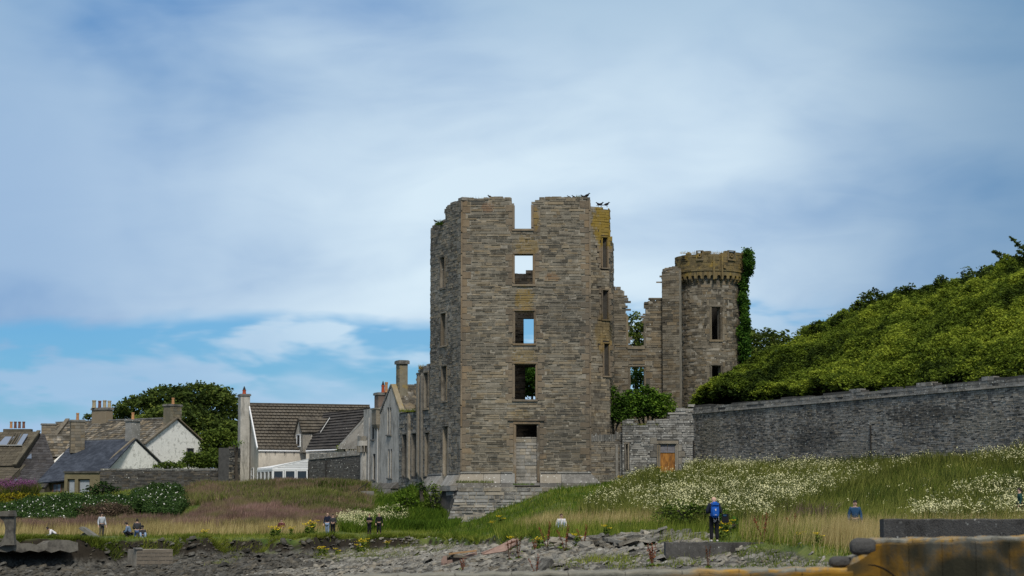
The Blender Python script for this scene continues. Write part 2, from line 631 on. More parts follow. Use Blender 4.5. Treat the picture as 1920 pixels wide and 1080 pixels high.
def core(fr, a0, a1, z0, top, holes, t, mb, tone=0.4, step=None, drop=0.12):
    """the body of the wall behind the facing stones, solid to its thickness, with the openings left out"""
    br = {a0, a1}
    for s, _ in top:
        if a0 < s < a1: br.add(s)
    for h in holes:
        for v in (h[0], h[1]):
            if a0 < v < a1: br.add(v)
    if step:
        k = a0
        while k < a1:
            br.add(k)
            k += step
    br = sorted(br)
    for i in range(len(br) - 1):
        p, q = br[i], br[i + 1]
        if q - p < 1e-4: continue
        m = (p + q) / 2
        zt = top_at(top, m) - drop
        cuts = sorted([(max(h[2], z0), min(h[3], zt + 9)) for h in holes if h[0] < m < h[1]])
        z = z0
        segs = []
        for c0, c1 in cuts:
            if c0 > z: segs.append((z, min(c0, zt)))
            z = max(z, c1)
        if z < zt: segs.append((z, zt))
        for s0, s1 in segs:
            if s1 - s0 < 0.01: continue
            mb.hexa([fr.at(p, s0, 0), fr.at(q, s0, 0), fr.at(q, s0, -t), fr.at(p, s0, -t), fr.at(p, s1, 0), fr.at(q, s1, 0), fr.at(q, s1, -t), fr.at(p, s1, -t)], tone)


def courses(fr, a0, a1, z0, top, holes, ch, sl, proud=(0.02, 0.07), gap=0.02, left=None, right=None, jit=0.3, seed=1, through=0.0, t=0.8):
    """list of stones (a0,a1,z0,z1,d) laid in courses round the openings"""
    r = random.Random(seed)
    zmax = max(z for _, z in top)
    br = sorted({z0, zmax} | {v for h in holes for v in (h[2], h[3]) if z0 < v < zmax})
    rows = []
    for i in range(len(br) - 1):
        z = br[i]
        while z < br[i + 1] - 1e-3:
            h = ch * r.uniform(1 - jit, 1 + jit)
            if br[i + 1] - z - h < ch * 0.55: h = br[i + 1] - z
            rows.append((z, z + h))
            z += h
    out = []
    for (p, q) in rows:
        m = (p + q) / 2
        L = left(m) if left else a0
        Rr = right(m) if right else a1
        ivs = [(L, Rr)]
        for h in holes:
            if h[2] - 1e-4 < m < h[3] + 1e-4:
                nv = []
                for (s, e) in ivs:
                    if h[1] <= s or h[0] >= e: nv.append((s, e))
                    else:
                        if h[0] > s: nv.append((s, h[0]))
                        if h[1] < e: nv.append((h[1], e))
                ivs = nv
        for (s, e) in ivs:
            a = s
            while a < e - 1e-3:
                w = sl * r.choice((0.45, 0.6, 0.8, 1.0, 1.2, 1.5, 1.9)) * r.uniform(0.85, 1.15)
                if e - a - w < sl * 0.35: w = e - a
                if q <= top_at(top, a + w / 2) + 0.03:
                    out.append((a + gap / 2, a + w - gap / 2, p + gap / 2, q - gap / 2, r.uniform(*proud), r.random()))
                a += w
    return out


UNIT = []
for _k in range(10):
    _mb = MB()
    j = lambda: rng.uniform(-0.03, 0.03)
    pts = []
    for zz in (-0.5, 0.5):
        for xx, yy in ((-0.5, -0.5), (0.5, -0.5), (0.5, 0.5), (-0.5, 0.5)):
            s_ = 0.965 if yy < 0 else 1.0
            pts.append((xx * s_ + j() * 0.4, yy + j(), zz * (0.93 if yy < 0 else 1.0) + j() * 1.3))
    _mb.hexa(pts)
    UNIT.append(_mb)
_unit_cache = {}


def unit_mesh(k, mat):
    key = (k, mat.name)
    if key not in _unit_cache:
        mb = UNIT[k]
        me = bpy.data.meshes.new('stone_block')
        me.from_pydata(mb.v, [], mb.f)
        me.materials.append(mat)
        me.update()
        _unit_cache[key] = me
    return _unit_cache[key]


def piece(name, fr, a0, a1, z0, z1, d0, d1, mat, parent, k=None):
    """one block laid in the wall from depth d0 to d1 (outwards): an object of its own"""
    if fr.flat:
        o = link(bpy.data.objects.new(name, unit_mesh(rng.randrange(10) if k is None else k, mat)))
        c = fr.at((a0 + a1) / 2, (z0 + z1) / 2, (d0 + d1) / 2)
        o.location = c
        o.rotation_euler = (0, 0, fr.rz)
        o.scale = (abs(a1 - a0), abs(d1 - d0), abs(z1 - z0))
        adopt(o, parent)
        KIDS.setdefault(parent.name, []).append(o)
        return o
    mb = MB()
    e = 0.02
    mb.hexa([fr.at(a0 + e, z0, d1), fr.at(a1 - e, z0, d1), fr.at(a1, z0, d0), fr.at(a0, z0, d0), fr.at(a0 + e, z1, d1), fr.at(a1 - e, z1, d1), fr.at(a1, z1, d0), fr.at(a0, z1, d0)], rng.random())
    return mb.build(name, mat, parent)


def stones_mb(fr, st, mb, back=-0.05, r=None, rag=0.012):
    r = r or rng
    for (a0, a1, z0, z1, d, tn) in st:
        j = lambda: r.uniform(-rag, rag)
        mb.hexa([fr.at(a0 + j(), z0 + j(), d + j()), fr.at(a1 + j(), z0 + j(), d + j()), fr.at(a1, z0, back), fr.at(a0, z0, back),
                 fr.at(a0 + j(), z1 + j(), d + j()), fr.at(a1 + j(), z1 + j(), d + j()), fr.at(a1, z1, back), fr.at(a0, z1, back)], tn)


def lay(fr, st, parent, mat_attr, mat_obj, n_single=0, name='stone', stuff_name='small_stones', back=-0.05, rag=0.012):
    """the largest n_single stones as objects, the others joined as one mesh"""
    st = sorted(st, key=lambda s: -(s[1] - s[0]) * (s[3] - s[2]))
    for s in st[:n_single]:
        piece(name, fr, s[0], s[1], s[2], s[3], back, s[4] + 0.01, mat_obj, parent)
    if st[n_single:]:
        mb = MB()
        stones_mb(fr, st[n_single:], mb, back, rag=rag)
        tag(mb.build(stuff_name, mat_attr, parent), kind='stuff')


def surround(fr, h, parent, mat, w=0.2, proud=0.09, sill=True, lintel=True, blocks=True, deep=0.25, bw=(0.35, 0.6), bh=0.55, seed=0):
    """dressed stone round an opening: moulded jambs, lintel, sill, and in-and-out blocks at the sides; returns the area to keep clear"""
    a0, a1, z0, z1 = h
    r = random.Random(seed + int(z0 * 10))
    for s, e in ((a0 - w, a0 + 0.015), (a1 - 0.015, a1 + w)):
        piece('jamb', fr, s, e, z0, z1, -deep, proud, mat, parent)
        m = (s + e) / 2
        piece('jamb_moulding', fr, m - 0.035, m + 0.035, z0, z1, proud - 0.01, proud + 0.05, mat, parent)
    if lintel:
        piece('lintel', fr, a0 - w * 1.15, a1 + w * 1.15, z1 - 0.01, z1 + w * 1.15, -deep, proud + 0.01, mat, parent)
        piece('lintel_moulding', fr, a0 - w * 0.55, a1 + w * 0.55, z1 + 0.05, z1 + 0.12, proud, proud + 0.06, mat, parent)
    if sill:
        piece('sill', fr, a0 - w * 1.25, a1 + w * 1.25, z0 - w * 0.9, z0 + 0.01, -deep, proud + 0.07, mat, parent)
    keep = []
    if blocks:
        z = z0 - 0.1
        k = r.randrange(2)
        while z < z1 + 0.2:
            hh = bh * r.uniform(0.8, 1.2)
            L = bw[k % 2]
            for sg, base in ((-1, a0 - w - 0.01), (1, a1 + w + 0.01)):
                p, q = (base - L, base) if sg < 0 else (base, base + L)
                if r.random() < 0.85:
                    piece('dressed_block', fr, p, q, z + 0.01, z + hh - 0.01, -0.05, 0.065, mat, parent)
                    keep.append([p, q, z, z + hh])
            z += hh
            k += 1
    return keep + [[a0 - w * 1.2, a1 + w * 1.2, z0 - w * 0.9, z1 + w * 1.15]]


def quoins(fr, a, side, z0, z1, parent, mat, hh=0.55, L=(0.45, 0.85), proud=0.05, seed=5):
    """alternating corner stones along a vertical edge at a; side -1 reaches left of it, +1 right"""
    r = random.Random(seed)
    z, k, out = z0, 0, []
    while z < z1 - 0.2:
        h = min(hh * r.uniform(0.8, 1.25), z1 - z)
        l = L[k % 2] * r.uniform(0.85, 1.15)
        p, q = (a - l, a) if side < 0 else (a, a + l)
        piece('quoin', fr, p, q, z + 0.01, z + h - 0.01, -0.06, proud, mat, parent)
        out.append([p, q, z, z + h])
        z += h
        k += 1
    return out
# ------------------------------------------------------------------ castle materials
FP = Plane(XY(864, 200), XY(1108, 200))           # front of the keep
def fpw(px, py):
    a, z = FP.px(px, py)
    q = FP.at(a, z)
    return q.x, q.y, q.z
OCH = (0.26, 0.17, 0.035)
def patch(px, py, rx, rz, c=OCH, st=0.6):
    x, y, z = fpw(px, py)
    return (x, y, z, rx, rz, c, st)
KEEP_P = [patch(983, 560, 0.95, 1.3), patch(985, 462, 1.3, 0.9, OCH, 0.4), patch(983, 668, 1.3, 0.7, OCH, 0.35), patch(978, 778, 1.2, 0.5, OCH, 0.2),
          patch(1138, 408, 1.25, 2.3, (0.27, 0.185, 0.03), 0.85), patch(1136, 615, 1.0, 2.0, OCH, 0.55), patch(915, 390, 0.6, 0.5, (0.22, 0.11, 0.05), 0.5),
          patch(1035, 520, 0.8, 0.4, (0.22, 0.12, 0.05), 0.5), patch(1005, 410, 0.3, 1.1, OCH, 0.5), patch(1070, 820, 5.0, 3.2, (0.075, 0.068, 0.058), 0.55),
          patch(1085, 590, 4.5, 2.6, (0.085, 0.078, 0.066), 0.45), patch(900, 650, 3.2, 2.0, (0.12, 0.11, 0.09), 0.4), patch(1080, 745, 3.0, 1.5, (0.09, 0.08, 0.068), 0.35),
          patch(985, 850, 1.2, 1.8, (0.33, 0.31, 0.28), 0.5)]
kd, km, kl = (0.078, 0.069, 0.054), (0.205, 0.180, 0.138), (0.385, 0.35, 0.285)
M_KEEP = stone_mat('keep_stone', kd, km, kl, 'attr', patches=KEEP_P, white=0.12)
M_KEEP_O = stone_mat('keep_stone_block', kd, km, kl, 'obj', patches=KEEP_P, white=0.12)
M_DRESS = stone_mat('dressed_sandstone', (0.13, 0.105, 0.078), (0.205, 0.165, 0.118), (0.29, 0.235, 0.17), 'obj', patches=KEEP_P, white=0.15, patch=0.3)
M_MORTAR = flat_mat('lime_mortar', (0.27, 0.245, 0.20), 0.95, 0.35, 2.0)
M_INNER = stone_mat('shaded_inner_rubble', (0.025, 0.023, 0.02), (0.06, 0.055, 0.048), (0.12, 0.11, 0.095), 'attr')  # the shade of the interiors is put into this darker stone colour
M_SIDE = stone_mat('side_stone', (0.085, 0.077, 0.066), (0.21, 0.19, 0.158), (0.37, 0.345, 0.295), 'attr', white=0.35)
M_SIDE_O = stone_mat('side_stone_block', (0.085, 0.077, 0.066), (0.21, 0.19, 0.158), (0.37, 0.345, 0.295), 'obj', white=0.35)
M_PLINTH = stone_mat('plinth_stone', (0.13, 0.124, 0.114), (0.22, 0.212, 0.195), (0.36, 0.35, 0.325), 'obj', white=0.75)
M_BASE = stone_mat('foundation_stone', (0.11, 0.104, 0.095), (0.27, 0.26, 0.24), (0.48, 0.47, 0.44), 'attr', white=0.5)
M_BASE_O = stone_mat('foundation_stone_block', (0.11, 0.104, 0.095), (0.27, 0.26, 0.24), (0.48, 0.47, 0.44), 'obj', white=0.5)
M_BLOCKED = stone_mat('infill_stone', (0.17, 0.16, 0.14), (0.29, 0.27, 0.24), (0.46, 0.44, 0.40), 'obj', white=0.5)
M_CURTAIN = stone_mat('curtain_stone', (0.10, 0.095, 0.088), (0.215, 0.205, 0.187), (0.40, 0.385, 0.35), 'attr', white=0.62, sat_noise=0.25, patch=0.75, patches=[(20, 0, 5.2, 2.2, 0.9, (0.28, 0.27, 0.24), 0.5), (24.5, 0, 7.0, 1.6, 1.4, (0.045, 0.042, 0.038), 0.5), (27, 0, 6.0, 1.8, 0.7, (0.24, 0.225, 0.19), 0.45), (31, 0, 8.4, 2.4, 0.8, (0.05, 0.046, 0.04), 0.55), (34, 0, 7.2, 1.6, 1.0, (0.23, 0.21, 0.17), 0.4), (17.5, 0, 8, 0.9, 2.0, (0.19, 0.17, 0.13), 0.5)])
M_COPE_O = stone_mat('coping_stone', (0.11, 0.11, 0.105), (0.18, 0.178, 0.168), (0.30, 0.295, 0.275), 'obj', white=0.9, sat_noise=0.15)
M_COPE = stone_mat('coping_rubble', (0.11, 0.108, 0.10), (0.21, 0.205, 0.19), (0.36, 0.35, 0.33), 'attr', white=0.9, sat_noise=0.15)
M_DARK = flat_mat('grey_mortar', (0.07, 0.068, 0.064), 0.95, 0.3)
M_TOWER = stone_mat('round_tower_stone', (0.066, 0.058, 0.045), (0.17, 0.148, 0.112), (0.32, 0.285, 0.225), 'attr', white=0.35, patch=0.4)
M_TOWER_O = stone_mat('round_tower_block', (0.066, 0.058, 0.045), (0.17, 0.148, 0.112), (0.32, 0.285, 0.225), 'obj', white=0.35, patch=0.4)
M_PARA = stone_mat('parapet_stone', (0.07, 0.058, 0.035), (0.16, 0.125, 0.065), (0.26, 0.21, 0.11), 'attr', lichen=0.75, patch=0.5)
M_PARA_O = stone_mat('parapet_block', (0.09, 0.078, 0.05), (0.17, 0.14, 0.09), (0.26, 0.22, 0.15), 'obj', lichen=0.5, patch=0.4)

# ------------------------------------------------------------------ the keep
A = XY(864, 200); B = XY(1108, 200); Cc = XY(806, 207)
keep = empty('keep_tower', (A.x + 5, 204, 0), 'tall roofless stone keep with a notch in its top and a blocked door', 'castle tower')
z885 = FP.px(985, 887)[1]
zbot = -1.5
topF = FP.px(985, 372)[1]
gap_ = FP.rect(965, 996, 372, 429); gap_[3] = topF + 3
W1 = FP.rect(965, 999, 477, 533); W2 = FP.rect(965.5, 1001, 584, 644); W3 = FP.rect(965, 1004, 683, 749)
DO = FP.rect(967.5, 1007, 796, 906)
def fa(px, py=400): return FP.px(px, py)[0]
ch = 0.205
top = [(-1, topF - 0.1), (fa(905), topF), (fa(940), topF - 0.08), (fa(960), topF - 0.32), (fa(964), topF - 0.5), (fa(996), topF - 0.5), (fa(1000), topF - 0.25), (fa(1010), topF), (fa(1075), topF + 0.02), (fa(1100), topF - 0.05)]
holes = [gap_, W1, W2, W3, DO]
mb = MB()
T = 1.0
core(FP, 0, FP.L, zbot, top, holes, T, mb, 0.5)
mb.build('wall_core', M_MORTAR, keep)
keepouts = []
for i, h in enumerate([W1, W2, W3]):
    keepouts += surround(FP, h, keep, M_DRESS, 0.2, seed=i)
keepouts += surround(FP, DO, keep, M_DRESS, 0.22, sill=False, seed=9)
# hood over the door
piece('hood_moulding', FP, DO[0] - 0.75, DO[1] + 0.7, DO[3] + 0.33, DO[3] + 0.43, -0.05, 0.2, M_DRESS, keep)
# notch sides
for s, e in ((gap_[0] - 0.2, gap_[0] + 0.01), (gap_[1] - 0.01, gap_[1] + 0.2)):
    piece('jamb', FP, s, e, gap_[2], topF - 0.55, -0.3, 0.09, M_DRESS, keep)
piece('sill', FP, gap_[0] - 0.25, gap_[1] + 0.25, gap_[2] - 0.18, gap_[2] + 0.01, -0.3, 0.15, M_DRESS, keep)
keepouts.append([gap_[0] - 0.2, gap_[1] + 0.2, gap_[2] - 0.18, topF - 0.5])
for k in range(4):
    for sg in (-1, 1):
        b = gap_[0] - 0.2 if sg < 0 else gap_[1] + 0.2
        L = (0.35, 0.6)[(k + (sg > 0)) % 2]
        z_ = gap_[2] - 0.3 + k * 0.62
        piece('dressed_block', FP, min(b, b + sg * L), max(b, b + sg * L), z_, z_ + 0.58, -0.05, 0.06, M_DRESS, keep)
        keepouts.append([min(b, b + sg * L), max(b, b + sg * L), z_, z_ + 0.6])
qz = z885 + 0.12
keepouts += quoins(FP, 0.0, 1, qz, topF - 0.2, keep, M_DRESS, seed=3)
keepouts += quoins(FP, FP.L, -1, qz, topF - 0.1, keep, M_DRESS, seed=4)
# corner roll mouldings
for a, dd in ((0.03, 0.05), (FP.L - 0.03, 0.05)):
    z = qz
    while z < topF - 0.3:
        piece('corner_roll', FP, a - 0.07, a + 0.07, z, min(z + 1.9, topF - 0.2), 0.0, 0.13, M_DRESS, keep)
        z += 1.92
def not_in(st, ks):
    out = []
    for s in st:
        m, zc = (s[0] + s[1]) / 2, (s[2] + s[3]) / 2
        if not any(k[0] < m < k[1] and k[2] < zc < k[3] for k in ks): out.append(s)
    return out
def clipped(st, ks):
    """trim stones where dressed stones stand"""
    out = []
    for s in st:
        a0, a1 = s[0], s[1]
        zc = (s[2] + s[3]) / 2
        for k in ks:
            if k[2] < zc < k[3] and k[0] < a1 and k[1] > a0:
                if k[0] <= a0 + 1e-3: a0 = max(a0, k[1] + 0.01)
                elif k[1] >= a1 - 1e-3: a1 = min(a1, k[0] - 0.01)
                elif k[0] - a0 > a1 - k[1]: a1 = k[0] - 0.01
                else: a0 = k[1] + 0.01
        if a1 - a0 > 0.1: out.append((a0, a1) + tuple(s[2:]))
    return out
st = courses(FP, 0.05, FP.L - 0.05, z885 + 0.12, top, holes, ch, 0.72, (0.0, 0.075), gap=0.034, seed=21, jit=0.42)
st = clipped(st, keepouts)
lay(FP, st, keep, M_KEEP, M_KEEP_O, 300)
# broken top edge
for k in range(46):
    a = rng.uniform(0.1, FP.L - 0.4)
    if gap_[0] - 0.5 < a < gap_[1] + 0.3: continue
    w = rng.uniform(0.3, 0.9); h = rng.uniform(0.06, 0.2)
    zt = top_at(top, a)
    piece('loose_stone', FP, a, a + w, zt - 0.12, zt + h, -rng.uniform(0.2, 0.8), rng.uniform(-0.02, 0.1), M_KEEP_O, keep)
# infill of the door
zb = FP.px(985, 819)[1]
z = DO[2]
k = 0
while z < zb - 0.05:
    h = min(rng.uniform(0.24, 0.36), zb - z)
    a = DO[0]
    while a < DO[1] - 0.02:
        w = rng.choice((0.35, 0.5, 0.8, 1.0))
        if DO[1] - a - w < 0.25: w = DO[1] - a
        piece('infill_stone', FP, a + 0.012, a + w - 0.012, z + 0.012, z + h - 0.015, -0.5, -0.22 + rng.uniform(-0.02, 0.03), M_BLOCKED, keep)
        a += w
    z += h
mb = MB()
mb.hexa([FP.at(DO[0], DO[2], -0.26), FP.at(DO[1], DO[2], -0.26), FP.at(DO[1], DO[2], -0.6), FP.at(DO[0], DO[2], -0.6), FP.at(DO[0], zb - 0.03, -0.26), FP.at(DO[1], zb - 0.03, -0.26), FP.at(DO[1], zb - 0.03, -0.6), FP.at(DO[0], zb - 0.03, -0.6)])
mb.build('infill_backing', M_MORTAR, keep)
piece('door_sill', FP, DO[0] - 0.3, DO[1] + 0.3, DO[2] - 0.2, DO[2], -0.4, 0.3, M_PLINTH, keep)

# plinth: string course and sloping blocks
def batter(fr, a0, a1, zt, zb_, out, parent, mat, name='plinth_block', skirt=0.45, rise_r=0.0, w=(1.3, 2.4), ends=(0, 0)):
    a = a0
    while a < a1 - 0.05:
        ww = rng.uniform(*w)
        if a1 - a - ww < 0.6: ww = a1 - a
        mb = MB()
        s, e = a + 0.012, a + ww - 0.012
        sb = s - (ends[0] if abs(a - a0) < 1e-6 else 0); eb = e + (ends[1] if abs(a + ww - a1) < 1e-6 else 0)
        p = [fr.at(sb, zb_, out), fr.at(eb, zb_, out), fr.at(eb, zb_, -0.2), fr.at(sb, zb_, -0.2), fr.at(s, zt, 0.1), fr.at(e, zt, 0.1), fr.at(e, zt, -0.2), fr.at(s, zt, -0.2)]
        mb.hexa(p, rng.random())
        mb.build(name, mat, parent)
        mb = MB()
        dd = out + rng.uniform(0.02, 0.08)
        p = [fr.at(sb, zb_ - skirt, dd), fr.at(eb, zb_ - skirt, dd), fr.at(eb, zb_ - skirt, -0.2), fr.at(sb, zb_ - skirt, -0.2), fr.at(sb, zb_ - 0.015, dd), fr.at(eb, zb_ - 0.015, dd), fr.at(eb, zb_ - 0.015, -0.2), fr.at(sb, zb_ - 0.015, -0.2)]
        mb.hexa(p, rng.random())
        mb.build(name, mat, parent)
        a += ww
M_PLINTH_A = stone_mat('plinth_block_stone', (0.13, 0.124, 0.114), (0.22, 0.212, 0.195), (0.36, 0.35, 0.325), 'attr', white=0.75)
zp = FP.px(985, 906)[1]
batter(FP, 0.0, DO[0] - 0.1, z885 - 0.02, zp, 0.75, keep, M_PLINTH_A, ends=(0.25, 0))
batter(FP, DO[1] + 0.25, FP.L, z885 - 0.02, zp, 0.75, keep, M_PLINTH_A, ends=(0, 0.85))
for s, e in ((-0.05, DO[0] - 0.3), (DO[1] + 0.3, FP.L + 0.05)):
    a = s
    while a < e - 0.05:
        ww = min(rng.uniform(1.1, 1.9), e - a)
        piece('string_course', FP, a, a + ww - 0.01, z885 - 0.03, z885 + 0.12, -0.05, 0.22, M_PLINTH, keep)
        a += ww

# left side of the keep
LP = Plane(Cc, A)
def la(px, py=600): return LP.px(px, py)[0]
LW = [LP.rect(827, 835, 483, 540), LP.rect(828, 837, 588, 648), LP.rect(829.5, 838.5, 687, 752), LP.rect(832, 841, 800, 893)]
aS = la(835, 400)
ztl = LP.px(820, 419)[1]
topL = [(-1, ztl - 0.1), (la(812, 430), ztl), (la(828, 430), ztl - 0.25), (aS, topF - 0.35), (aS + 0.8, topF - 0.2), (LP.L - 1.2, topF - 0.1)]
topL = [(a, z) for a, z in topL]
mb = MB()
core(LP, 0, LP.L, zbot, topL, LW, 0.9, mb, 0.4)
mb.build('wall_core', M_MORTAR, keep)
ks = []
for i, h in enumerate(LW):
    ks += surround(LP, h, keep, M_SIDE_O, 0.16, sill=(i < 3), seed=30 + i, proud=0.06)
zs_ = LP.px(836, 838)[1]
mb = MB()
h = LW[3]
mb.hexa([LP.at(h[0], h[2], -0.3), LP.at(h[1], h[2], -0.3), LP.at(h[1], h[2], -0.6), LP.at(h[0], h[2], -0.6), LP.at(h[0], zs_, -0.3), LP.at(h[1], zs_, -0.3), LP.at(h[1], zs_, -0.6), LP.at(h[0], zs_, -0.6)])
mb.build('infill_backing', M_MORTAR, keep)
ks += quoins(LP, LP.L, -1, z885, topF - 0.2, keep, M_SIDE_O, seed=8)
zL = LP.px(830, 890)[1]
st = courses(LP, 0.0, LP.L - 0.02, zL, topL, LW, 0.2, 0.6, (0.01, 0.06), seed=33)
lay(LP, clipped(st, ks), keep, M_SIDE, M_SIDE_O, 0)
zLp = LP.px(830, 912)[1]
batter(LP, -0.1, LW[3][0] - 0.1, zL, zLp, 0.9, keep, M_PLINTH_A)
batter(LP, LW[3][1] + 0.1, LP.L - 0.05, zL, zLp, 0.9, keep, M_PLINTH_A)
piece('string_course', LP, -0.1, LW[3][0] - 0.1, zL - 0.02, zL + 0.13, -0.05, 0.2, M_PLINTH, keep)
piece('string_course', LP, LW[3][1] + 0.1, LP.L, zL - 0.02, zL + 0.13, -0.05, 0.2, M_PLINTH, keep)
for k in range(14):
    a = rng.uniform(0.1, LP.L - 0.4)
    zt = top_at(topL, a)
    piece('loose_stone', LP, a, a + rng.uniform(0.3, 0.7), zt - 0.1, zt + rng.uniform(0.05, 0.2), -0.6, 0.03, M_SIDE_O, keep)

# back wall, ruinous, with the openings one sees through the front ones
Dd = XY(1140, 209)
BK = Plane(XY(808, 209), XY(1138, 209))
def brect(x0, x1, y0, y1): return BK.rect(x0, x1, y0, y1)
Bh = [brect(982, 1018, 597, 655), brect(985, 1016, 688, 752), brect(930, 960, 597, 655)]
zbk = BK.px(985, 514)[1]
topB = [(-1, zbk + 0.5)]
a = 0
rb = random.Random(4)
while a < BK.L:
    topB.append((a, zbk + rb.uniform(-0.35, 0.55)))
    a += rb.uniform(0.3, 0.9)
mb = MB()
core(BK, 0, BK.L, zbot, topB, Bh, 0.8, mb, 0.4)
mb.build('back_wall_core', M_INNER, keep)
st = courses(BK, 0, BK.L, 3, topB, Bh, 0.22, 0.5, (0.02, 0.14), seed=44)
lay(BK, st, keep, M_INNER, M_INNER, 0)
# right side wall between front and turret
RP = Plane((B.x - 0.012, 200.03), (B.x - 0.012, 209.0))
mb = MB()
topR = [(-1, topF - 0.1), (2.4, topF - 1.0), (5, topF - 3)]
core(RP, 0.0, RP.L, zbot, topR, [], 0.9, mb, 0.4)
mb.build('wall_core', M_MORTAR, keep)
st = courses(RP, 0.0, RP.L, 2, topR, [], 0.22, 0.7, seed=46)
lay(RP, st, keep, M_KEEP, M_KEEP_O, 0)

# stair turret rising on the right, set back
tA, tB, tC = Vector((B.x - 0.6, 203.4)), XY(1143, 204.6), XY(1151, 208.5, 700)
turret = keep
TP = Plane(tA, tB)
ztT = TP.px(1120, 388)[1]
TW = [TP.rect(1129, 1138, 446, 502), TP.rect(1129.5, 1139.5, 545, 599), TP.rect(1132, 1141, 645, 705)]
topT = [(-1, ztT), (TP.L - 0.9, ztT - 0.05)]
mb = MB()
core(TP, 0, TP.L, zbot, topT, TW, 0.6, mb, 0.4)
T2 = Plane(tB, tC)
topT2 = [(-1, ztT - 0.05), (1.2, ztT - 2.8)]
core(T2, 0.0, T2.L, zbot, topT2, [], 0.6, mb, 0.4)
mb.build('turret_core', M_INNER, keep)  # dark core colour stands in for shade behind the turret windows
ks = []
for i, h in enumerate(TW):
    ks += surround(TP, h, keep, M_DRESS, 0.13, seed=50 + i, bw=(0.2, 0.4), bh=0.5)
st = courses(TP, 0, TP.L, 2, topT, TW, 0.225, 0.6, seed=51)
lay(TP, clipped(st, ks), keep, M_KEEP, M_KEEP_O, 0, name='turret_stone')
st = courses(T2, 0, T2.L, 2, topT2, [], 0.225, 0.6, seed=52)
lay(T2, st, keep, M_KEEP, M_KEEP_O, 0, name='turret_stone')

# foundation under the front, its left end leaning out
base = keep
BP = Plane(XY(826, 198.7), XY(1132, 198.9))
zt1 = BP.px(985, 905)[1]
def bleft(z):
    p0, p1 = BP.px(835, 985), BP.px(863, 905)
    k = (z - p0[1]) / (p1[1] - p0[1])
    return p0[0] + (p1[0] - p0[0]) * k
mb = MB()
zb0 = -1.5
lo, hi = bleft(zb0), bleft(zt1)
mb.hexa([BP.at(lo, zb0, 0.5), BP.at(BP.L - 0.2, zb0, 0.5), BP.at(BP.L - 0.2, zb0, -1.6), BP.at(lo, zb0, -1.6), BP.at(hi, zt1 - 0.4, 0.1), BP.at(BP.L - 0.6, zt1 - 0.4, 0.1), BP.at(BP.L - 0.6, zt1 - 0.4, -1.2), BP.at(hi, zt1 - 0.4, -1.2)])
mb.build('foundation_core', M_MORTAR, keep)
bst = courses(BP, 0, BP.L - 0.3, zb0 + 0.6, [(-1, zt1 - 0.42)], [], 0.27, 0.8, (0.10, 0.24), gap=0.05, left=bleft, seed=61, jit=0.35)
class Lean(Plane):
    def at(s, a, z, d=0.0):
        return Plane.at(s, a, z, d + 0.07 * (zt1 - z))
LB = Lean(XY(826, 198.7), XY(1132, 198.9)); LB.flat = True
bst.sort(key=lambda s: s[0])
for s in bst[:230]:
    if s[2] > gz(BP.at(s[0], 0).x, 198.4) - 0.3:
        piece('foundation_stone', LB, s[0], s[1], s[2], s[3], -0.3, s[4], M_BASE_O, keep)
mb = MB()
stones_mb(LB, bst[230:], mb, -0.3)
tag(mb.build('foundation_small_stones', M_BASE, keep), kind='stuff')
# rounded rubble left of the foundation, under the side plinth
SP = Plane(XY(800, 205.5), XY(866, 199.2))
st = courses(SP, 0.0, SP.L, -1.2, [(-1, SP.px(835, 914)[1])], [], 0.35, 0.8, (0.0, 0.25), gap=0.06, seed=64, jit=0.4)
mb = MB()
zc = SP.px(835, 914)[1]
mb.hexa([SP.at(0, -1.5, 0.9), SP.at(SP.L, -1.5, 0.3), SP.at(SP.L, -1.5, -2), SP.at(0, -1.5, -2), SP.at(0, zc, 0.2), SP.at(SP.L, zc, 0.1), SP.at(SP.L, zc, -2), SP.at(0, zc, -2)])
mb.build('side_foundation_core', M_DARK, keep)
for s in st:
    piece('foundation_stone', SP, s[0], s[1], s[2], s[3], -0.3, s[4] + 0.1 * (zc - s[2]), M_BASE_O, keep)

# ------------------------------------------------------------------ ruined cross wall between keep and round tower
CP = Plane(XY(1138, 212.5), XY(1280, 212.5))
def ca(px, py=600): return CP.px(px, py)[0]
def cz(py): return CP.px(1200, py)[1]
ruin = empty('ruined_wall', (CP.at(2, 0).x, 212.5, 0), 'ruined castle wall with a broken gap like a lost window between keep and round tower', 'wall')
CW = [CP.rect(1182, 1208, 688, 775)]
topC = [(-1, cz(541)), (ca(1167), cz(543)), (ca(1171), cz(575)), (ca(1173.5), cz(592)), (ca(1176), cz(652)), (ca(1208.5), cz(592)), (ca(1211), cz(572)), (ca(1215), cz(562)), (ca(1242.5), cz(506)), (ca(1247), cz(503))]
mb = MB()
core(CP, 0, CP.L, zbot, topC, CW, 0.9, mb, 0.4)
mb.build('wall_core', M_MORTAR, ruin)
ks = surround(CP, CW[0], ruin, M_TOWER_O, 0.17, seed=70)
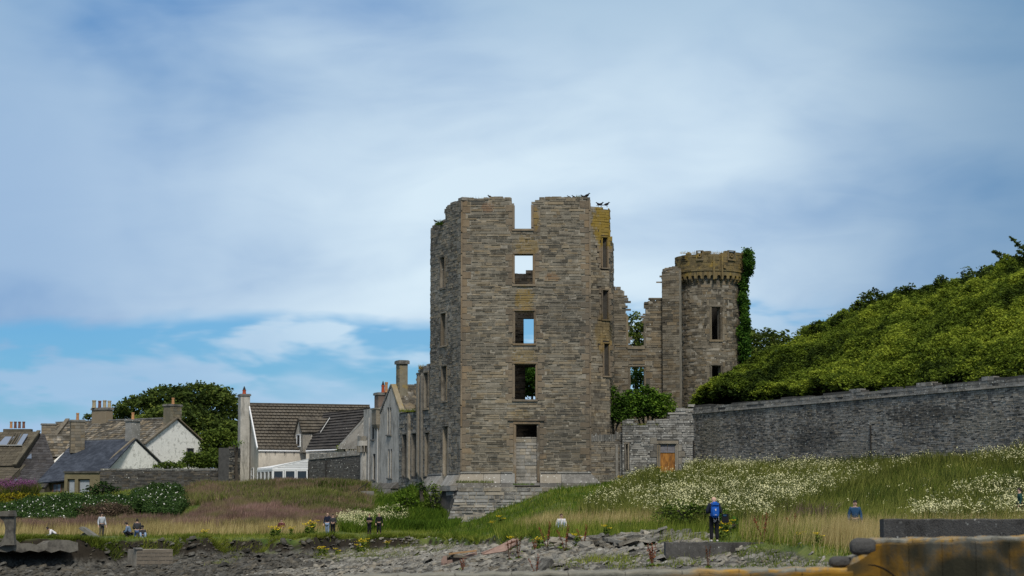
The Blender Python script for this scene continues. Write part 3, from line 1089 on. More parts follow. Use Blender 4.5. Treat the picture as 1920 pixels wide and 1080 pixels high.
# remains of the lost window's jambs and sill
for x0, x1, y0, y1 in ((1174, 1178, 592, 652), (1207, 1211, 600, 650), (1176, 1210, 649, 655), (1166, 1177, 573, 577.5), (1208, 1216, 566, 570), (1216, 1244, 558.5, 562), (1180, 1190, 760, 775)):
    r_ = CP.rect(x0, x1, y0, y1)
    piece('window_remnant', CP, r_[0], r_[1], r_[2], r_[3], -0.4, 0.12, M_TOWER_O, ruin)
st = clipped(courses(CP, 0, CP.L, 3, topC, CW, 0.23, 0.85, (0.01, 0.08), seed=71, jit=0.35), ks)
lay(CP, st, ruin, M_TOWER, M_TOWER_O, 220)
for k in range(26):
    a = rng.uniform(0.05, CP.L - 0.4)
    zt = top_at(topC, a)
    w_ = rng.uniform(0.25, 0.6)
    if abs(top_at(topC, a + w_) - zt) < 0.3:
        piece('loose_stone', CP, a, a + w_, zt - 0.12, zt + rng.uniform(0.05, 0.22), -0.7, 0.05, M_TOWER_O, ruin)
# angle turret beside the round tower
AP = Plane(XY(1244, 211.8), XY(1276, 211.2))
aw = [AP.rect(1272.5, 1277, 578, 648), AP.rect(1272.5, 1277.5, 690, 768)]
topA = [(-1, AP.px(1260, 509)[1]), (AP.L * 0.45, AP.px(1260, 505)[1])]
mb = MB()
core(AP, 0, AP.L, zbot, topA, [], 0.7, mb, 0.4)
mb.build('corner_core', M_MORTAR, ruin)
lay(AP, courses(AP, 0, AP.L, 3, topA, [], 0.23, 0.6, seed=73), ruin, M_TOWER, M_TOWER_O, 0)

# ------------------------------------------------------------------ the round tower
RC = (ray(1331, 640).x / ray(1331, 640).y * 214.5, 214.5)
RT = Drum(RC, 2.80)
rt = empty('round_tower', (RC[0], RC[1], 0), 'round stone tower with a corbelled parapet and ivy down its right side', 'castle tower')
zc0, zc1 = RT.px(1331, 527)[1], RT.px(1331, 509)[1]
ztop = RT.px(1331, 474)[1]
RW = [RT.rect(1334.5, 1350, 576, 637), RT.rect(1335, 1351, 686, 720)]
full = math.pi * RT.r
mb = MB()
core(RT, -full, full, zbot, [(-99, zc1)], RW, 0.7, mb, 0.4, step=0.55, drop=0.0)
mb.build('wall_core', M_MORTAR, rt)
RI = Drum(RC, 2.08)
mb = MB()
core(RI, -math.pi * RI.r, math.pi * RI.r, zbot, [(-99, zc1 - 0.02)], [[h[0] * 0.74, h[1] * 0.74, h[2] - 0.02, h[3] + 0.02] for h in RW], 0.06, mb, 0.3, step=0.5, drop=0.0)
mb.build('shade_lining', M_INNER, rt)  # added dark ring, so that the windows look shaded inside
ks = []
for i, h in enumerate(RW):
    ks += surround(RT, h, rt, M_TOWER_O, 0.2, seed=80 + i, bw=(0.25, 0.45), proud=0.08)
st = clipped(courses(RT, -full, full, 3, [(-99, zc0)], RW, 0.22, 0.62, (0.01, 0.06), seed=81), ks)
st.sort(key=lambda s: abs(s[0] + s[1]))
front = [s for s in st if abs(s[0] + s[1]) / 2 < 3.6 and s[2] > 8.5]
rest = [s for s in st if not (abs(s[0] + s[1]) / 2 < 3.6 and s[2] > 8.5)]
front.sort(key=lambda s: -(s[1] - s[0]))
for s in front[:240]:
    piece('stone', RT, s[0], s[1], s[2], s[3], -0.05, s[4], M_TOWER, rt)
mb = MB()
stones_mb(RT, front[240:] + rest, mb)
tag(mb.build('small_stones', M_TOWER, rt), kind='stuff')
# corbels with small arches between them, the parapet above
PO = 0.42
nb = 32
stepc = 2 * math.pi * RT.r / nb
zm = zc0 + (zc1 - zc0) * 0.45
for k in range(nb):
    a = -full + (k + 0.5) * stepc
    for q, (d, w_) in enumerate(((0.14, 0.12), (0.27, 0.13), (0.40, 0.14))):
        piece('corbel', RT, a - w_, a + w_, zc0 - 0.12 + q * 0.15, zc0 + 0.015 + q * 0.15, -0.05, d, M_PARA_O, rt)
    if abs(a) < full * 0.62:
        # arch stone: flat band with a half-round cut beneath
        mb = MB()
        c0, c1 = a - stepc / 2, a + stepc / 2
        zh = zc0 + 0.33
    # arches spring from corbel to corbel
    b0, b1 = a, a + stepc
    zb_ = zc0 + 0.30
    zt_ = zc1 + 0.05
    mid, rad = (b0 + b1) / 2, stepc / 2 - 0.13
    mb = MB()
    N = 6
    pts = [(mid - rad * math.cos(math.pi * i / N), zb_ + 0.08 + rad * 1.1 * math.sin(math.pi * i / N)) for i in range(N + 1)]
    pts = [(b0, zb_ - 0.05)] + [(mid - rad, zb_ - 0.05)] + pts + [(mid + rad, zb_ - 0.05), (b1, zb_ - 0.05)]
    for i in range(len(pts) - 1):
        (p, pz), (q_, qz_) = pts[i], pts[i + 1]
        if q_ - p < 1e-4: continue
        mb.hexa([RT.at(p, pz, PO), RT.at(q_, qz_, PO), RT.at(q_, qz_, 0.2), RT.at(p, pz, 0.2), RT.at(p, zt_, PO), RT.at(q_, zt_, PO), RT.at(q_, zt_, 0.2), RT.at(p, zt_, 0.2)], rng.random())
    mb.build('corbel_arch', M_PARA, rt)
RP2 = Drum(RC, 2.80 + PO)
full2 = math.pi * RP2.r
zr0 = zc1 + 0.05
piece_mb = MB()
core(RP2, -full2, full2, zr0, [(-99, zr0 + 0.14)], [], 0.9, piece_mb, 0.6, step=0.5, drop=0)
piece_mb.build('parapet_floor', M_PARA, rt)
topP = [(-99, ztop + 0.1)]
a = -full2
rp = random.Random(12)
while a < full2:
    topP.append((a, ztop + rp.uniform(-0.12, 0.22) + (0.18 if a > 1.2 else 0)))
    a += rp.uniform(0.35, 0.9)
mb = MB()
core(RP2, -full2, full2, zr0 + 0.14, topP, [], 0.45, mb, 0.4, step=0.5)
mb.build('parapet_core', M_PARA, rt)
st = courses(RP2, -full2, full2, zr0 + 0.14, topP, [], 0.24, 0.6, (0.0, 0.06), seed=91)
for s in st:
    if abs(s[0] + s[1]) / 2 < 4.2:
        piece('parapet_stone', RP2, s[0], s[1], s[2], s[3], -0.05, s[4], M_PARA, rt)
mb = MB()
stones_mb(RP2, [s for s in st if abs(s[0] + s[1]) / 2 >= 4.2], mb)
tag(mb.build('parapet_small_stones', M_PARA, rt), kind='stuff')
for k in range(30):     # roll under the parapet
    s = -full2 + k * 2 * full2 / 30
    piece('roll_moulding', RP2, s, s + 2 * full2 / 30, zr0 - 0.02, zr0 + 0.13, -0.1, 0.09, M_PARA, rt)
for (x0, x1) in ((1306, 1319), (1363.5, 1377)):
    h = RP2.rect(x0, x1, 471, 487)
    w_ = 0.1
    piece('carved_panel', RP2, h[0], h[0] + w_, h[2], h[3], 0, 0.16, M_PARA_O, rt)
    piece('carved_panel', RP2, h[1] - w_, h[1], h[2], h[3], 0, 0.16, M_PARA_O, rt)
    piece('carved_panel', RP2, h[0], h[1], h[2] - 0.08, h[2] + 0.02, 0, 0.18, M_PARA_O, rt)
    piece('carved_panel', RP2, h[0], h[1], h[3] - 0.02, h[3] + 0.06, 0, 0.18, M_PARA_O, rt)
    m_, zc_ = (h[0] + h[1]) / 2, (h[2] + h[3]) / 2
    mb = MB()
    for i in range(12):
        t0, t1 = 2 * math.pi * i / 12, 2 * math.pi * (i + 1) / 12
        ro, ri = 0.2, 0.09
        pp = []
        for d in (0.05, 0.14):
            pp += [RP2.at(m_ + ri * math.cos(t0), zc_ + ri * math.sin(t0), d), RP2.at(m_ + ro * math.cos(t0), zc_ + ro * math.sin(t0), d), RP2.at(m_ + ro * math.cos(t1), zc_ + ro * math.sin(t1), d), RP2.at(m_ + ri * math.cos(t1), zc_ + ri * math.sin(t1), d)]
        mb.hexa(pp, 0.5)
    mb.build('carved_ring', M_PARA, rt)
for x0, x1, y0, y1 in ((1336.5, 1340, 480, 524), (1351, 1354.5, 478, 524), (1355, 1360, 497, 503)):
    h = RP2.rect(x0, x1, y0, y1)
    piece('chute_rib', RP2, h[0], h[1], h[2], h[3], -0.3, 0.22, M_PARA, rt)
h = RP2.rect(1278, 1289, 478, 490)
for q in range(3):
    piece('broken_block', RP2, h[0] + q * 0.12, h[1] - q * 0.1, h[2] + q * 0.2, h[2] + q * 0.2 + 0.14, 0.0, 0.12 + q * 0.05, M_PARA, rt)

# ------------------------------------------------------------------ low wall with the boarded door, right of the keep
lw = empty('low_wall', (XY(1200, 203).x, 203, 3), 'low lichen-white ruined wall holding the boarded-up doorway', 'wall')
Q = Plane(XY(1108, 203.5), XY(1168, 203.5))
Q2 = Plane(XY(1167, 202.8), XY(1303, 202.8))
def qz2(py): return Q2.px(1230, py)[1]
def qa2(px): return Q2.px(px, 820)[0]
topQ = [(-1, Q.px(1130, 826)[1]), (Q.L * 0.72, Q.px(1130, 822)[1])]
mb = MB()
core(Q, 0, Q.L, -1, topQ, [], 0.7, mb)
mb.build('wall_core', M_DARK, lw)
lay(Q, courses(Q, 0, Q.L, 3, topQ, [], 0.2, 0.6, seed=101), lw, M_SIDE, M_SIDE_O, 30)
a = 0
zq = topQ[0][1] - 0.15
while a < Q.L:          # upright cope stones
    w_ = rng.uniform(0.1, 0.2)
    zz = top_at(topQ, a) - 0.1
    piece('upright_cope', Q, a, a + w_, zz, zz + rng.uniform(0.55, 0.75), -0.55, 0.08, M_COPE_O, lw)
    a += w_ + 0.02
for px_ in (1154, 1162):
    h = Q.rect(px_, px_ + 5, 832, 905)
    piece('pilaster', Q, h[0], h[1], h[2], h[3], 0, 0.2, M_COPE_O, lw)
DR = Q2.rect(1238, 1266, 833, 893)
slot = Q2.rect(1173.5, 1177, 833, 882)
topQ2 = [(-1, qz2(789)), (qa2(1172), qz2(784)), (qa2(1190), qz2(790)), (qa2(1197), qz2(795)), (qa2(1213), qz2(789)), (qa2(1232), qz2(784)), (qa2(1251), qz2(777)), (qa2(1266), qz2(768)), (qa2(1286), qz2(765)), (qa2(1297), qz2(760))]
mb = MB()
core(Q2, 0, Q2.L, -1, topQ2, [DR, slot], 0.8, mb)
mb.build('wall_core', M_DARK, lw)
M_WHITE = stone_mat('lichen_white_stone', (0.10, 0.098, 0.092), (0.25, 0.245, 0.23), (0.46, 0.455, 0.435), 'attr', white=0.95, sat_noise=0.1)
M_WHITE_O = stone_mat('lichen_white_block', (0.10, 0.098, 0.092), (0.25, 0.245, 0.23), (0.46, 0.455, 0.435), 'obj', white=0.95, sat_noise=0.1)
ks = surround(Q2, DR, lw, M_SIDE_O, 0.28, sill=False, proud=0.05, bw=(0.3, 0.6), seed=104)
ks += surround(Q2, slot, lw, M_SIDE_O, 0.13, sill=False, proud=0.04, blocks=False)
st = clipped(courses(Q2, 0, Q2.L, 2.6, topQ2, [DR, slot], 0.19, 0.6, (0.0, 0.09), seed=102, jit=0.4), ks)
lay(Q2, st, lw, M_WHITE, M_WHITE_O, 260)
for x0, x1, y0, y1 in ((1267, 1285, 765, 771), (1290, 1303, 758, 763), (1252, 1290, 773.5, 777)):
    h = Q2.rect(x0, x1, y0, y1)
    piece('cap_stone', Q2, h[0], h[1], h[2], h[3], -0.6, 0.12, M_WHITE_O, lw)
m_ply, t = new_mat('weathered_plywood')
pos = t.n('ShaderNodeNewGeometry').outputs['Position']
n = t.noise(t.mapping(pos, (5, 5, 0.9)), 1.3, 6, 0.7, 0.6)
c = t.mix(t.ramp(n, 0.35, 0.66), (0.15, 0.058, 0.012), (0.42, 0.19, 0.04))
s_ = t.noise(t.mapping(pos, (2.2, 2.2, 0.5)), 1.5, 4, 0.6, 1.0)
c = t.mix(t.ramp(s_, 0.52, 0.68), c, (0.13, 0.06, 0.02))
finish(t, c, 0.7, n, 0.2)
m_brd = flat_mat('grey_board', (0.16, 0.155, 0.17), 0.8, 0.3, 4)
zsplit = Q2.px(1252, 848)[1]
mb = MB()
p = lambda a, z, d: Q2.at(a, z, d)
mb.hexa([p(DR[0], DR[2], -0.15), p(DR[1], DR[2], -0.15), p(DR[1], DR[2], -0.22), p(DR[0], DR[2], -0.22), p(DR[0], zsplit, -0.15), p(DR[1], zsplit, -0.15), p(DR[1], zsplit, -0.22), p(DR[0], zsplit, -0.22)])
pl = mb.build('plywood_board', m_ply, lw)
pl['label'] = 'orange weathered plywood sheet closing the doorway'
mb = MB()
am = (DR[0] + DR[1]) / 2
for s, e in ((DR[0], am - 0.02), (am + 0.02, DR[1])):
    mb2 = MB()
    mb2.hexa([p(s, zsplit, -0.12), p(e, zsplit, -0.12), p(e, zsplit, -0.2), p(s, zsplit, -0.2), p(s, DR[3], -0.12), p(e, DR[3], -0.12), p(e, DR[3], -0.2), p(s, DR[3], -0.2)])
    mb2.build('grey_board', m_brd, lw)
piece('iron_band', Q2, DR[0], DR[1], zsplit - 0.03, zsplit + 0.05, -0.2, -0.09, m_brd, lw)
piece('slot_back', Q2, slot[0], slot[1], slot[2], slot[3], -0.6, -0.35, M_SIDE_O, lw)

# ------------------------------------------------------------------ long curtain wall on the right
W0, W9 = XY(1300, 202.9, 850), XY(1920, 161, 830)
dirw = (W9 - W0).normalized()
KP = Plane(W0, W9 + dirw * 14)
cw = empty('curtain_wall', (W0.x, W0.y, 3), 'long high dark grey retaining wall with a string course below its ragged coping', 'wall')
def kz(px, py): return KP.px(px, py)
z_st0, z_st1 = kz(1300, 776)[1], kz(1920, 723)[1]
z_tp0, z_tp1 = kz(1300, 759)[1], kz(1920, 704)[1]
aL = kz(1920, 720)[0]
def zst(a): return z_st0 + (z_st1 - z_st0) * a / aL
def ztp(a): return z_tp0 + (z_tp1 - z_tp0) * a / aL
class Slant(Plane):
    """courses follow the gentle rise of the string course"""
    def at(s, a, z, d=0.0):
        return Plane.at(s, a, z + (zst(a) - z_st0), d)
SK = Slant(W0, W9 + dirw * 14)
mb = MB()
hg = z_tp0 - z_st0
core(SK, 0, SK.L, -3, [(-1, z_st0)], [], 0.8, mb, 0.4, step=4, drop=0)
mb.build('wall_core', M_DARK, cw)
st = courses(SK, 0, SK.L, 1.2, [(-1, z_st0)], [], 0.125, 0.36, (0.0, 0.05), gap=0.018, seed=111, jit=0.35)
mb = MB()
stones_mb(SK, st, mb)
tag(mb.build('wall_stones', M_CURTAIN, cw), kind='stuff')
a = 0
while a < SK.L:
    w_ = rng.uniform(1.2, 2.2)
    mb = MB()
    z0, z1 = z_st0 - 0.02, z_st0 + 0.13
    e = min(a + w_ - 0.012, SK.L)
    mb.hexa([SK.at(a, z0, 0.16), SK.at(e, z0, 0.16), SK.at(e, z0, -0.1), SK.at(a, z0, -0.1), SK.at(a, z1, 0.14), SK.at(e, z1, 0.14), SK.at(e, z1, -0.1), SK.at(a, z1, -0.1)], rng.random())
    mb.build('string_course', M_COPE, cw)
    a += w_
topK = [(-1, z_tp0 - 0.1)]
a = 0
rk = random.Random(6)
while a < SK.L:
    topK.append((a, z_tp0 + rk.uniform(-0.16, 0.10)))
    a += rk.uniform(0.8, 3.2)
mb = MB()
core(SK, 0, SK.L, z_st0 + 0.13, topK, [], 0.7, mb, 0.4, step=4, drop=0.1)
mb.build('parapet_core', M_DARK, cw)
st = courses(SK, 0, SK.L, z_st0 + 0.13, topK, [], 0.21, 0.65, (0.0, 0.07), gap=0.03, seed=112, jit=0.3)
st.sort(key=lambda s: -s[2])
for s in st[:150]:
    mb = MB()
    stones_mb(SK, [s], mb, -0.5)
    mb.build('coping_stone', M_COPE, cw)
mb = MB()
stones_mb(SK, st[150:], mb, -0.3)
tag(mb.build('coping_rubble', M_COPE, cw), kind='stuff')
m_iron = flat_mat('dark_iron', (0.025, 0.023, 0.022), 0.7, 0.3)
for px_, y0, y1 in ((1634, 797, 855), (1302.5, 826, 862)):
    a_, z1 = kz(px_, y0)
    z0 = kz(px_, y1)[1]
    mb = MB()
    mb.tube([KP.at(a_, z0, 0.12), KP.at(a_, z1, 0.12)], [0.06, 0.06], 8)
    d_ = mb.build('drain_pipe', m_iron, cw)
# ------------------------------------------------------------------ houses
M_HARL = flat_mat('cream_harling', (0.50, 0.455, 0.385), 0.95, 0.12, 1.2, 0.4, stain=(0.20, 0.185, 0.155), stain_amt=0.55, streak=1, sscale=1.3)
M_HARLG = flat_mat('grey_harling', (0.42, 0.40, 0.36), 0.95, 0.2, 1.5, 0.5, stain=(0.13, 0.125, 0.11), stain_amt=0.65, streak=1, sscale=1.5)
M_LIME = flat_mat('limewashed_wall', (0.78, 0.78, 0.74), 0.95, 0.15, 2.2, 0.5, stain=(0.2, 0.205, 0.185), stain_amt=0.6, sscale=2.2)
M_SANDST = stone_mat('brown_sandstone', (0.12, 0.105, 0.08), (0.20, 0.175, 0.137), (0.30, 0.27, 0.215), 'attr', patch=0.4, white=0.25)
M_BROWN = flat_mat('brown_render', (0.10, 0.088, 0.062), 0.95, 0.3, 1.0, 0.4, stain=(0.055, 0.05, 0.04), stain_amt=0.6)
M_TILE = stone_mat('concrete_tile', (0.060, 0.053, 0.044), (0.115, 0.102, 0.083), (0.17, 0.15, 0.125), 'attr', patch=0.7, sat_noise=0.1, white=0.1)
M_TILED = stone_mat('dark_tile', (0.035, 0.033, 0.033), (0.062, 0.058, 0.056), (0.10, 0.095, 0.088), 'attr', patch=0.6, sat_noise=0.1, white=0.3)
M_SLATE = stone_mat('blue_slate', (0.028, 0.034, 0.047), (0.062, 0.073, 0.096), (0.115, 0.13, 0.16), 'attr', patch=0.35, sat_noise=0.05)
M_SLATEG = stone_mat('old_grey_slate', (0.035, 0.033, 0.034), (0.062, 0.060, 0.062), (0.115, 0.11, 0.112), 'attr', patch=0.5, sat_noise=0.1, white=0.25)
M_FLAG = stone_mat('lichened_stone_slate', (0.05, 0.045, 0.035), (0.11, 0.098, 0.078), (0.42, 0.40, 0.36), 'attr', patch=0.4, white=0.5)
M_OLDR = flat_mat('weathered_brown_roof', (0.085, 0.073, 0.052), 0.95, 0.3, 0.8, 0.4, tone=0.15, stain=(0.05, 0.045, 0.037), stain_amt=0.5)
M_POT = flat_mat('buff_clay', (0.42, 0.22, 0.10), 0.85, 0.2, 3, 0.2)
M_POTR = flat_mat('red_clay', (0.36, 0.07, 0.03), 0.8, 0.2, 3, 0.2)
M_POTD = flat_mat('sooty_clay', (0.16, 0.075, 0.05), 0.9, 0.4, 3, 0.2)
M_POTP = flat_mat('pale_clay', (0.34, 0.29, 0.19), 0.9, 0.3, 3, 0.2)
M_WHITEP = flat_mat('white_plastic', (0.72, 0.73, 0.74), 0.45, 0.04, 3, 0.0)
M_WFRAME = flat_mat('grey_white_paint', (0.45, 0.45, 0.43), 0.6, 0.1, 3, 0.0)
M_GLASS = glass_mat('window_glass')
M_GLASSB = glass_mat('sky_lit_glass', (0.16, 0.20, 0.27))
M_PIPE = flat_mat('pale_downpipe', (0.42, 0.41, 0.39), 0.6, 0.1)
M_SILLG = flat_mat('window_stone_grey', (0.15, 0.145, 0.135), 0.9, 0.2)
M_HOUSECH = stone_mat('chimney_block', (0.13, 0.118, 0.085), (0.22, 0.20, 0.15), (0.34, 0.32, 0.26), 'attr', lichen=0.35)
M_CURTN = flat_mat('net_curtain', (0.30, 0.33, 0.36), 0.9, 0.1)


def beam(p, q, w, h, mat, name, parent, up=(0, 0, 1)):
    p, q = Vector(p), Vector(q)
    d = (q - p).normalized()
    s = d.cross(Vector(up)).normalized() * w / 2
    u = s.cross(d).normalized() * h
    mb = MB()
    mb.hexa([p - s, p + s, q + s, q - s, p - s + u, p + s + u, q + s + u, q - s + u], rng.random())
    return mb.build(name, mat, parent)


def roof_plane(e0, e1, r1, r0, rows, tw, mat, parent, name='roof', tname='roof_tiles', thick=0.12, lift=0.035, ragged=0.3, tv=(0, 1), under=None, seed=1, diamond=False, singles=0):
    """a slab with courses of tiles on it; e0-e1 the eaves, r0-r1 the ridge, left to right"""
    e0, e1, r1, r0 = map(Vector, (e0, e1, r1, r0))
    n = (e1 - e0).cross(r0 - e0).normalized()
    if n.z < 0: n = -n
    mb = MB()
    o = n * -thick
    mb.hexa([e0 + o, e1 + o, r1 + o, r0 + o, e0, e1, r1, r0], 0.2)
    roof = mb.build(name, under or mat, parent)
    r = random.Random(seed)
    L = ((e1 - e0).length + (r1 - r0).length) / 2
    nt = max(1, int(L / tw))
    mb = MB()
    def q(s, t): return (e0 * (1 - s) + e1 * s) * (1 - t) + (r0 * (1 - s) + r1 * s) * t
    for i in range(rows):
        t0, t1 = i / rows, (i + 1.12) / rows
        t1 = min(t1, 1)
        off = (i % 2) * 0.5
        k = -off
        while k < nt:
            w = 1 + (r.uniform(-ragged, ragged) if ragged else 0)
            s0, s1 = max(0, k / nt), min(1, (k + w) / nt)
            k += w
            if s1 - s0 < 1e-4: continue
            g = 0.004
            d = lift + r.uniform(0, lift * 0.4) * (1 if ragged else 0.2)
            rg = r.uniform(-0.02, 0.02) if ragged else 0
            a, b, c_, d_ = q(s0 + g / 2, t0 + rg / rows), q(s1 - g / 2, t0 + rg / rows), q(s1 - g / 2, t1), q(s0 + g / 2, t1)
            if diamond:
                m = q((s0 + s1) / 2, max(0, t0 - 0.55 / rows))
                lo = [m, b, c_, d_, a]
                mb.add([p + n * d for p in lo] + [p for p in lo], [(0, 1, 2, 3, 4), (0, 5, 6, 1), (0, 4, 9, 5)], r.random())
                continue
            mb.add([a, b, c_, d_, a + n * d, b + n * d, c_ + n * 0.008, d_ + n * 0.008], [(4, 5, 6, 7), (0, 1, 5, 4), (1, 2, 6, 5), (3, 0, 4, 7)], r.uniform(*tv))
    tag(mb.build(tname, mat, parent), kind='stuff')
    return roof


def pot(parent, c, z, r0, h, mat, cowl=False):
    mb = MB()
    c = Vector((c[0], c[1], z))
    prof = [(0, r0 * 1.12), (0.06, r0 * 1.12), (0.08, r0), (h * 0.8, r0 * 0.88), (h * 0.82, r0 * 1.05), (h, r0 * 1.05), (h + 0.001, r0 * 0.75), (h - 0.15, r0 * 0.7)]
    mb.tube([c + Vector((0, 0, a + 1e-4 * i)) for i, (a, b) in enumerate(prof[:-2])], [b for a, b in prof[:-2]], 10)
    o = mb.build('chimney_pot', mat, parent)
    if cowl:
        mb = MB()
        mb.tube([c + Vector((0, 0, h)), c + Vector((0, 0, h + 0.22)), c + Vector((0, 0, h + 0.42))], [r0 * 0.9, r0 * 0.55, 0.02], 8)
        mb.build('chimney_cowl', m_iron, parent)
    return o


def chimney(parent, c, z0, z1, w, d, rz, mat, pots=(), cap=0.14, capmat=None, blocks=False, capw=0.1):
    """pots: (offset along the stack, radius, height, material, cowl)"""
    mb = MB()
    mb.box((c[0], c[1], (z0 + z1) / 2), (w, d, z1 - z0), rz, rng.random())
    st = mb.build('chimney', mat, parent)
    cs, sn = math.cos(rz), math.sin(rz)
    mb = MB()
    mb.box((c[0], c[1], z1 + cap / 2), (w + 2 * capw, d + 2 * capw, cap), rz, 0.4)
    mb.box((c[0], c[1], z1 + cap + 0.03), (w + capw, d + capw, 0.06), rz, 0.4)
    mb.build('chimney_cap', capmat or mat, st)
    if blocks:
        k = 0
        z = z0 + 0.02
        while z < z1 - 0.1:
            h = min(0.32, z1 - z)
            a = -w / 2
            while a < w / 2 - 0.05:
                ww = min((0.42, 0.6)[k % 2] * rng.uniform(0.9, 1.1), w / 2 - a)
                m = a + ww / 2
                for sg in (-1,):
                    off = sg * (d / 2 + 0.012)
                    mb = MB()
                    mb.box((c[0] + m * cs - off * sn, c[1] + m * sn + off * cs, z + h / 2), (ww - 0.03, 0.03, h - 0.03), rz, rng.random())
                    mb.build('block', mat, st)
                a += ww
                k += 1
            z += h
            k += 1
    for off, r0, h, m, cw_ in pots:
        pot(st, (c[0] + off * cs, c[1] + off * sn), z1 + cap + 0.05, r0, h, m, cw_)
    return st


def gabled(parent, e0, e1, r1, r0, zg, wmat, inset=0.12, back=True, bmat=None):
    """walls under a pitched roof given its front slope"""
    e0, e1, r1, r0 = map(Vector, (e0, e1, r1, r0))
    def mir(e, r): return Vector((2 * r.x - e.x, 2 * r.y - e.y, e.z))
    b0, b1 = mir(e0, r0), mir(e1, r1)
    dn = Vector((0, 0, inset + 0.08))
    for (e, r, b, e_, r_, b_) in ((e0, r0, b0, e1, r1, b1),):
        s = (e_ - e).normalized() * 0.05
        P0 = [Vector((e.x, e.y, zg)) + s, e - dn + s, r - dn + s, b - dn + s, Vector((b.x, b.y, zg)) + s]
        P1 = [Vector((e_.x, e_.y, zg)) - s, e_ - dn - s, r_ - dn - s, b_ - dn - s, Vector((b_.x, b_.y, zg)) - s]
        mb = MB()
        mb.add(P0 + P1, [(0, 1, 2, 3, 4), (9, 8, 7, 6, 5), (0, 5, 6, 1), (1, 6, 7, 2), (2, 7, 8, 3), (3, 8, 9, 4)], 0.5)
        w = mb.build('wall', wmat, parent)
    if back:
        n = (b1 - b0).cross(r0 - b0).normalized()
        if n.z < 0: n = -n
        mb = MB()
        mb.hexa([b0 - n * 0.12, b1 - n * 0.12, r1 - n * 0.12, r0 - n * 0.12, b0, b1, r1, r0], 0.4)
        mb.build('back_roof', bmat or wmat, parent)
    return w


def window(fr, h, parent, frame_mat=M_WHITEP, pane=M_GLASS, bars=(1, 1), d=0.03, sill=True, fw=0.06, surr=None):
    a0, a1, z0, z1 = h
    mb = MB()
    q = lambda a, z, dd: fr.at(a, z, dd)
    def bx(mb, p0, p1, s0, s1, d0, d1): mb.hexa([q(p0, s0, d1), q(p1, s0, d1), q(p1, s0, d0), q(p0, s0, d0), q(p0, s1, d1), q(p1, s1, d1), q(p1, s1, d0), q(p0, s1, d0)])
    bx(mb, a0, a0 + fw, z0, z1, d - 0.05, d + 0.04); bx(mb, a1 - fw, a1, z0, z1, d - 0.05, d + 0.04)
    bx(mb, a0 + fw, a1 - fw, z0, z0 + fw, d - 0.05, d + 0.04); bx(mb, a0 + fw, a1 - fw, z1 - fw, z1, d - 0.05, d + 0.04)
    for i in range(1, bars[0]):
        m = a0 + (a1 - a0) * i / bars[0]
        bx(mb, m - fw / 3, m + fw / 3, z0 + fw, z1 - fw, d - 0.04, d + 0.03)
    for i in range(1, bars[1]):
        m = z0 + (z1 - z0) * i / bars[1]
        bx(mb, a0 + fw, a1 - fw, m - fw / 3, m + fw / 3, d - 0.04, d + 0.035)
    o = mb.build('window', frame_mat, parent)
    mb = MB()
    bx(mb, a0 + fw, a1 - fw, z0 + fw, z1 - fw, d - 0.04, d - 0.01)
    mb.build('pane', pane, o)
    if sill:
        mb = MB()
        bx(mb, a0 - 0.1, a1 + 0.1, z0 - 0.13, z0, -0.05, 0.16)
        mb.build('sill', surr or M_SILLG, o)
    return o

# ------- the ruined wing and the harled house in line behind the keep
uL = Vector((LP.u.x, LP.u.y))
FA = Plane(Cc - uL * 21 + Vector((0.15, 0)), Cc + Vector((0.15, 0)))
def fz(px, py): return FA.px(px, py)[1]
def fax(px, py=850): return FA.px(px, py)[0]
wing = empty('ruined_wing', (Cc.x - 1, Cc.y + 3, 0), 'roofless grey stone wing with tall narrow slit windows left of the keep', 'ruin')
RWn = [FA.rect(797, 804, 700, 765), FA.rect(799, 805.5, 812, 893), FA.rect(774, 782, 813, 893), FA.rect(756.5, 764, 815, 895)]
a1_ = FA.L; a0_ = fax(749)
topW = [(-1, fz(760, 772)), (fax(781, 760), fz(783, 697)), (fax(786, 720), fz(790, 690)), (fax(797, 720), fz(800, 683))]
mb = MB()
core(FA, a0_, a1_, -1, topW, RWn, 0.8, mb)
mb.build('wall_core', M_DARK, wing)
ks = []
for i, h in enumerate(RWn):
    ks += surround(FA, h, wing, M_SIDE_O, 0.2, sill=(i < 1), seed=120 + i, blocks=i < 2)
M_RUB = stone_mat('grey_rubble', (0.085, 0.082, 0.075), (0.20, 0.195, 0.178), (0.37, 0.36, 0.33), 'attr', white=0.5)
st = clipped(courses(FA, a0_, a1_, 2.4, topW, RWn, 0.22, 0.55, (0.0, 0.09), seed=125, jit=0.4), ks)
lay(FA, st, wing, M_RUB, M_SIDE_O, 0)
for px_ in (769, 787, 793):
    h = FA.rect(px_ - 1, px_ + 1.4, 775 if px_ < 780 else 700, 897)
    piece('pilaster', FA, h[0], h[1], h[2], h[3], 0, 0.28, M_SIDE_O, wing)
piece('eaves_course', FA, a0_, fax(781), fz(765, 773), fz(765, 771.5) + 0.12, -0.5, 0.15, M_SIDE_O, wing)
# wall behind the slits, its dark colour standing in for the shade inside
BW = Plane(FA.at(a0_, 0, -5).to_2d(), FA.at(a1_, 0, -5).to_2d())
mb = MB()
core(BW, 0, BW.L, 0, [(-1, fz(765, 800))], [], 0.6, mb)
mb.build('back_wall_core', M_INNER, wing)

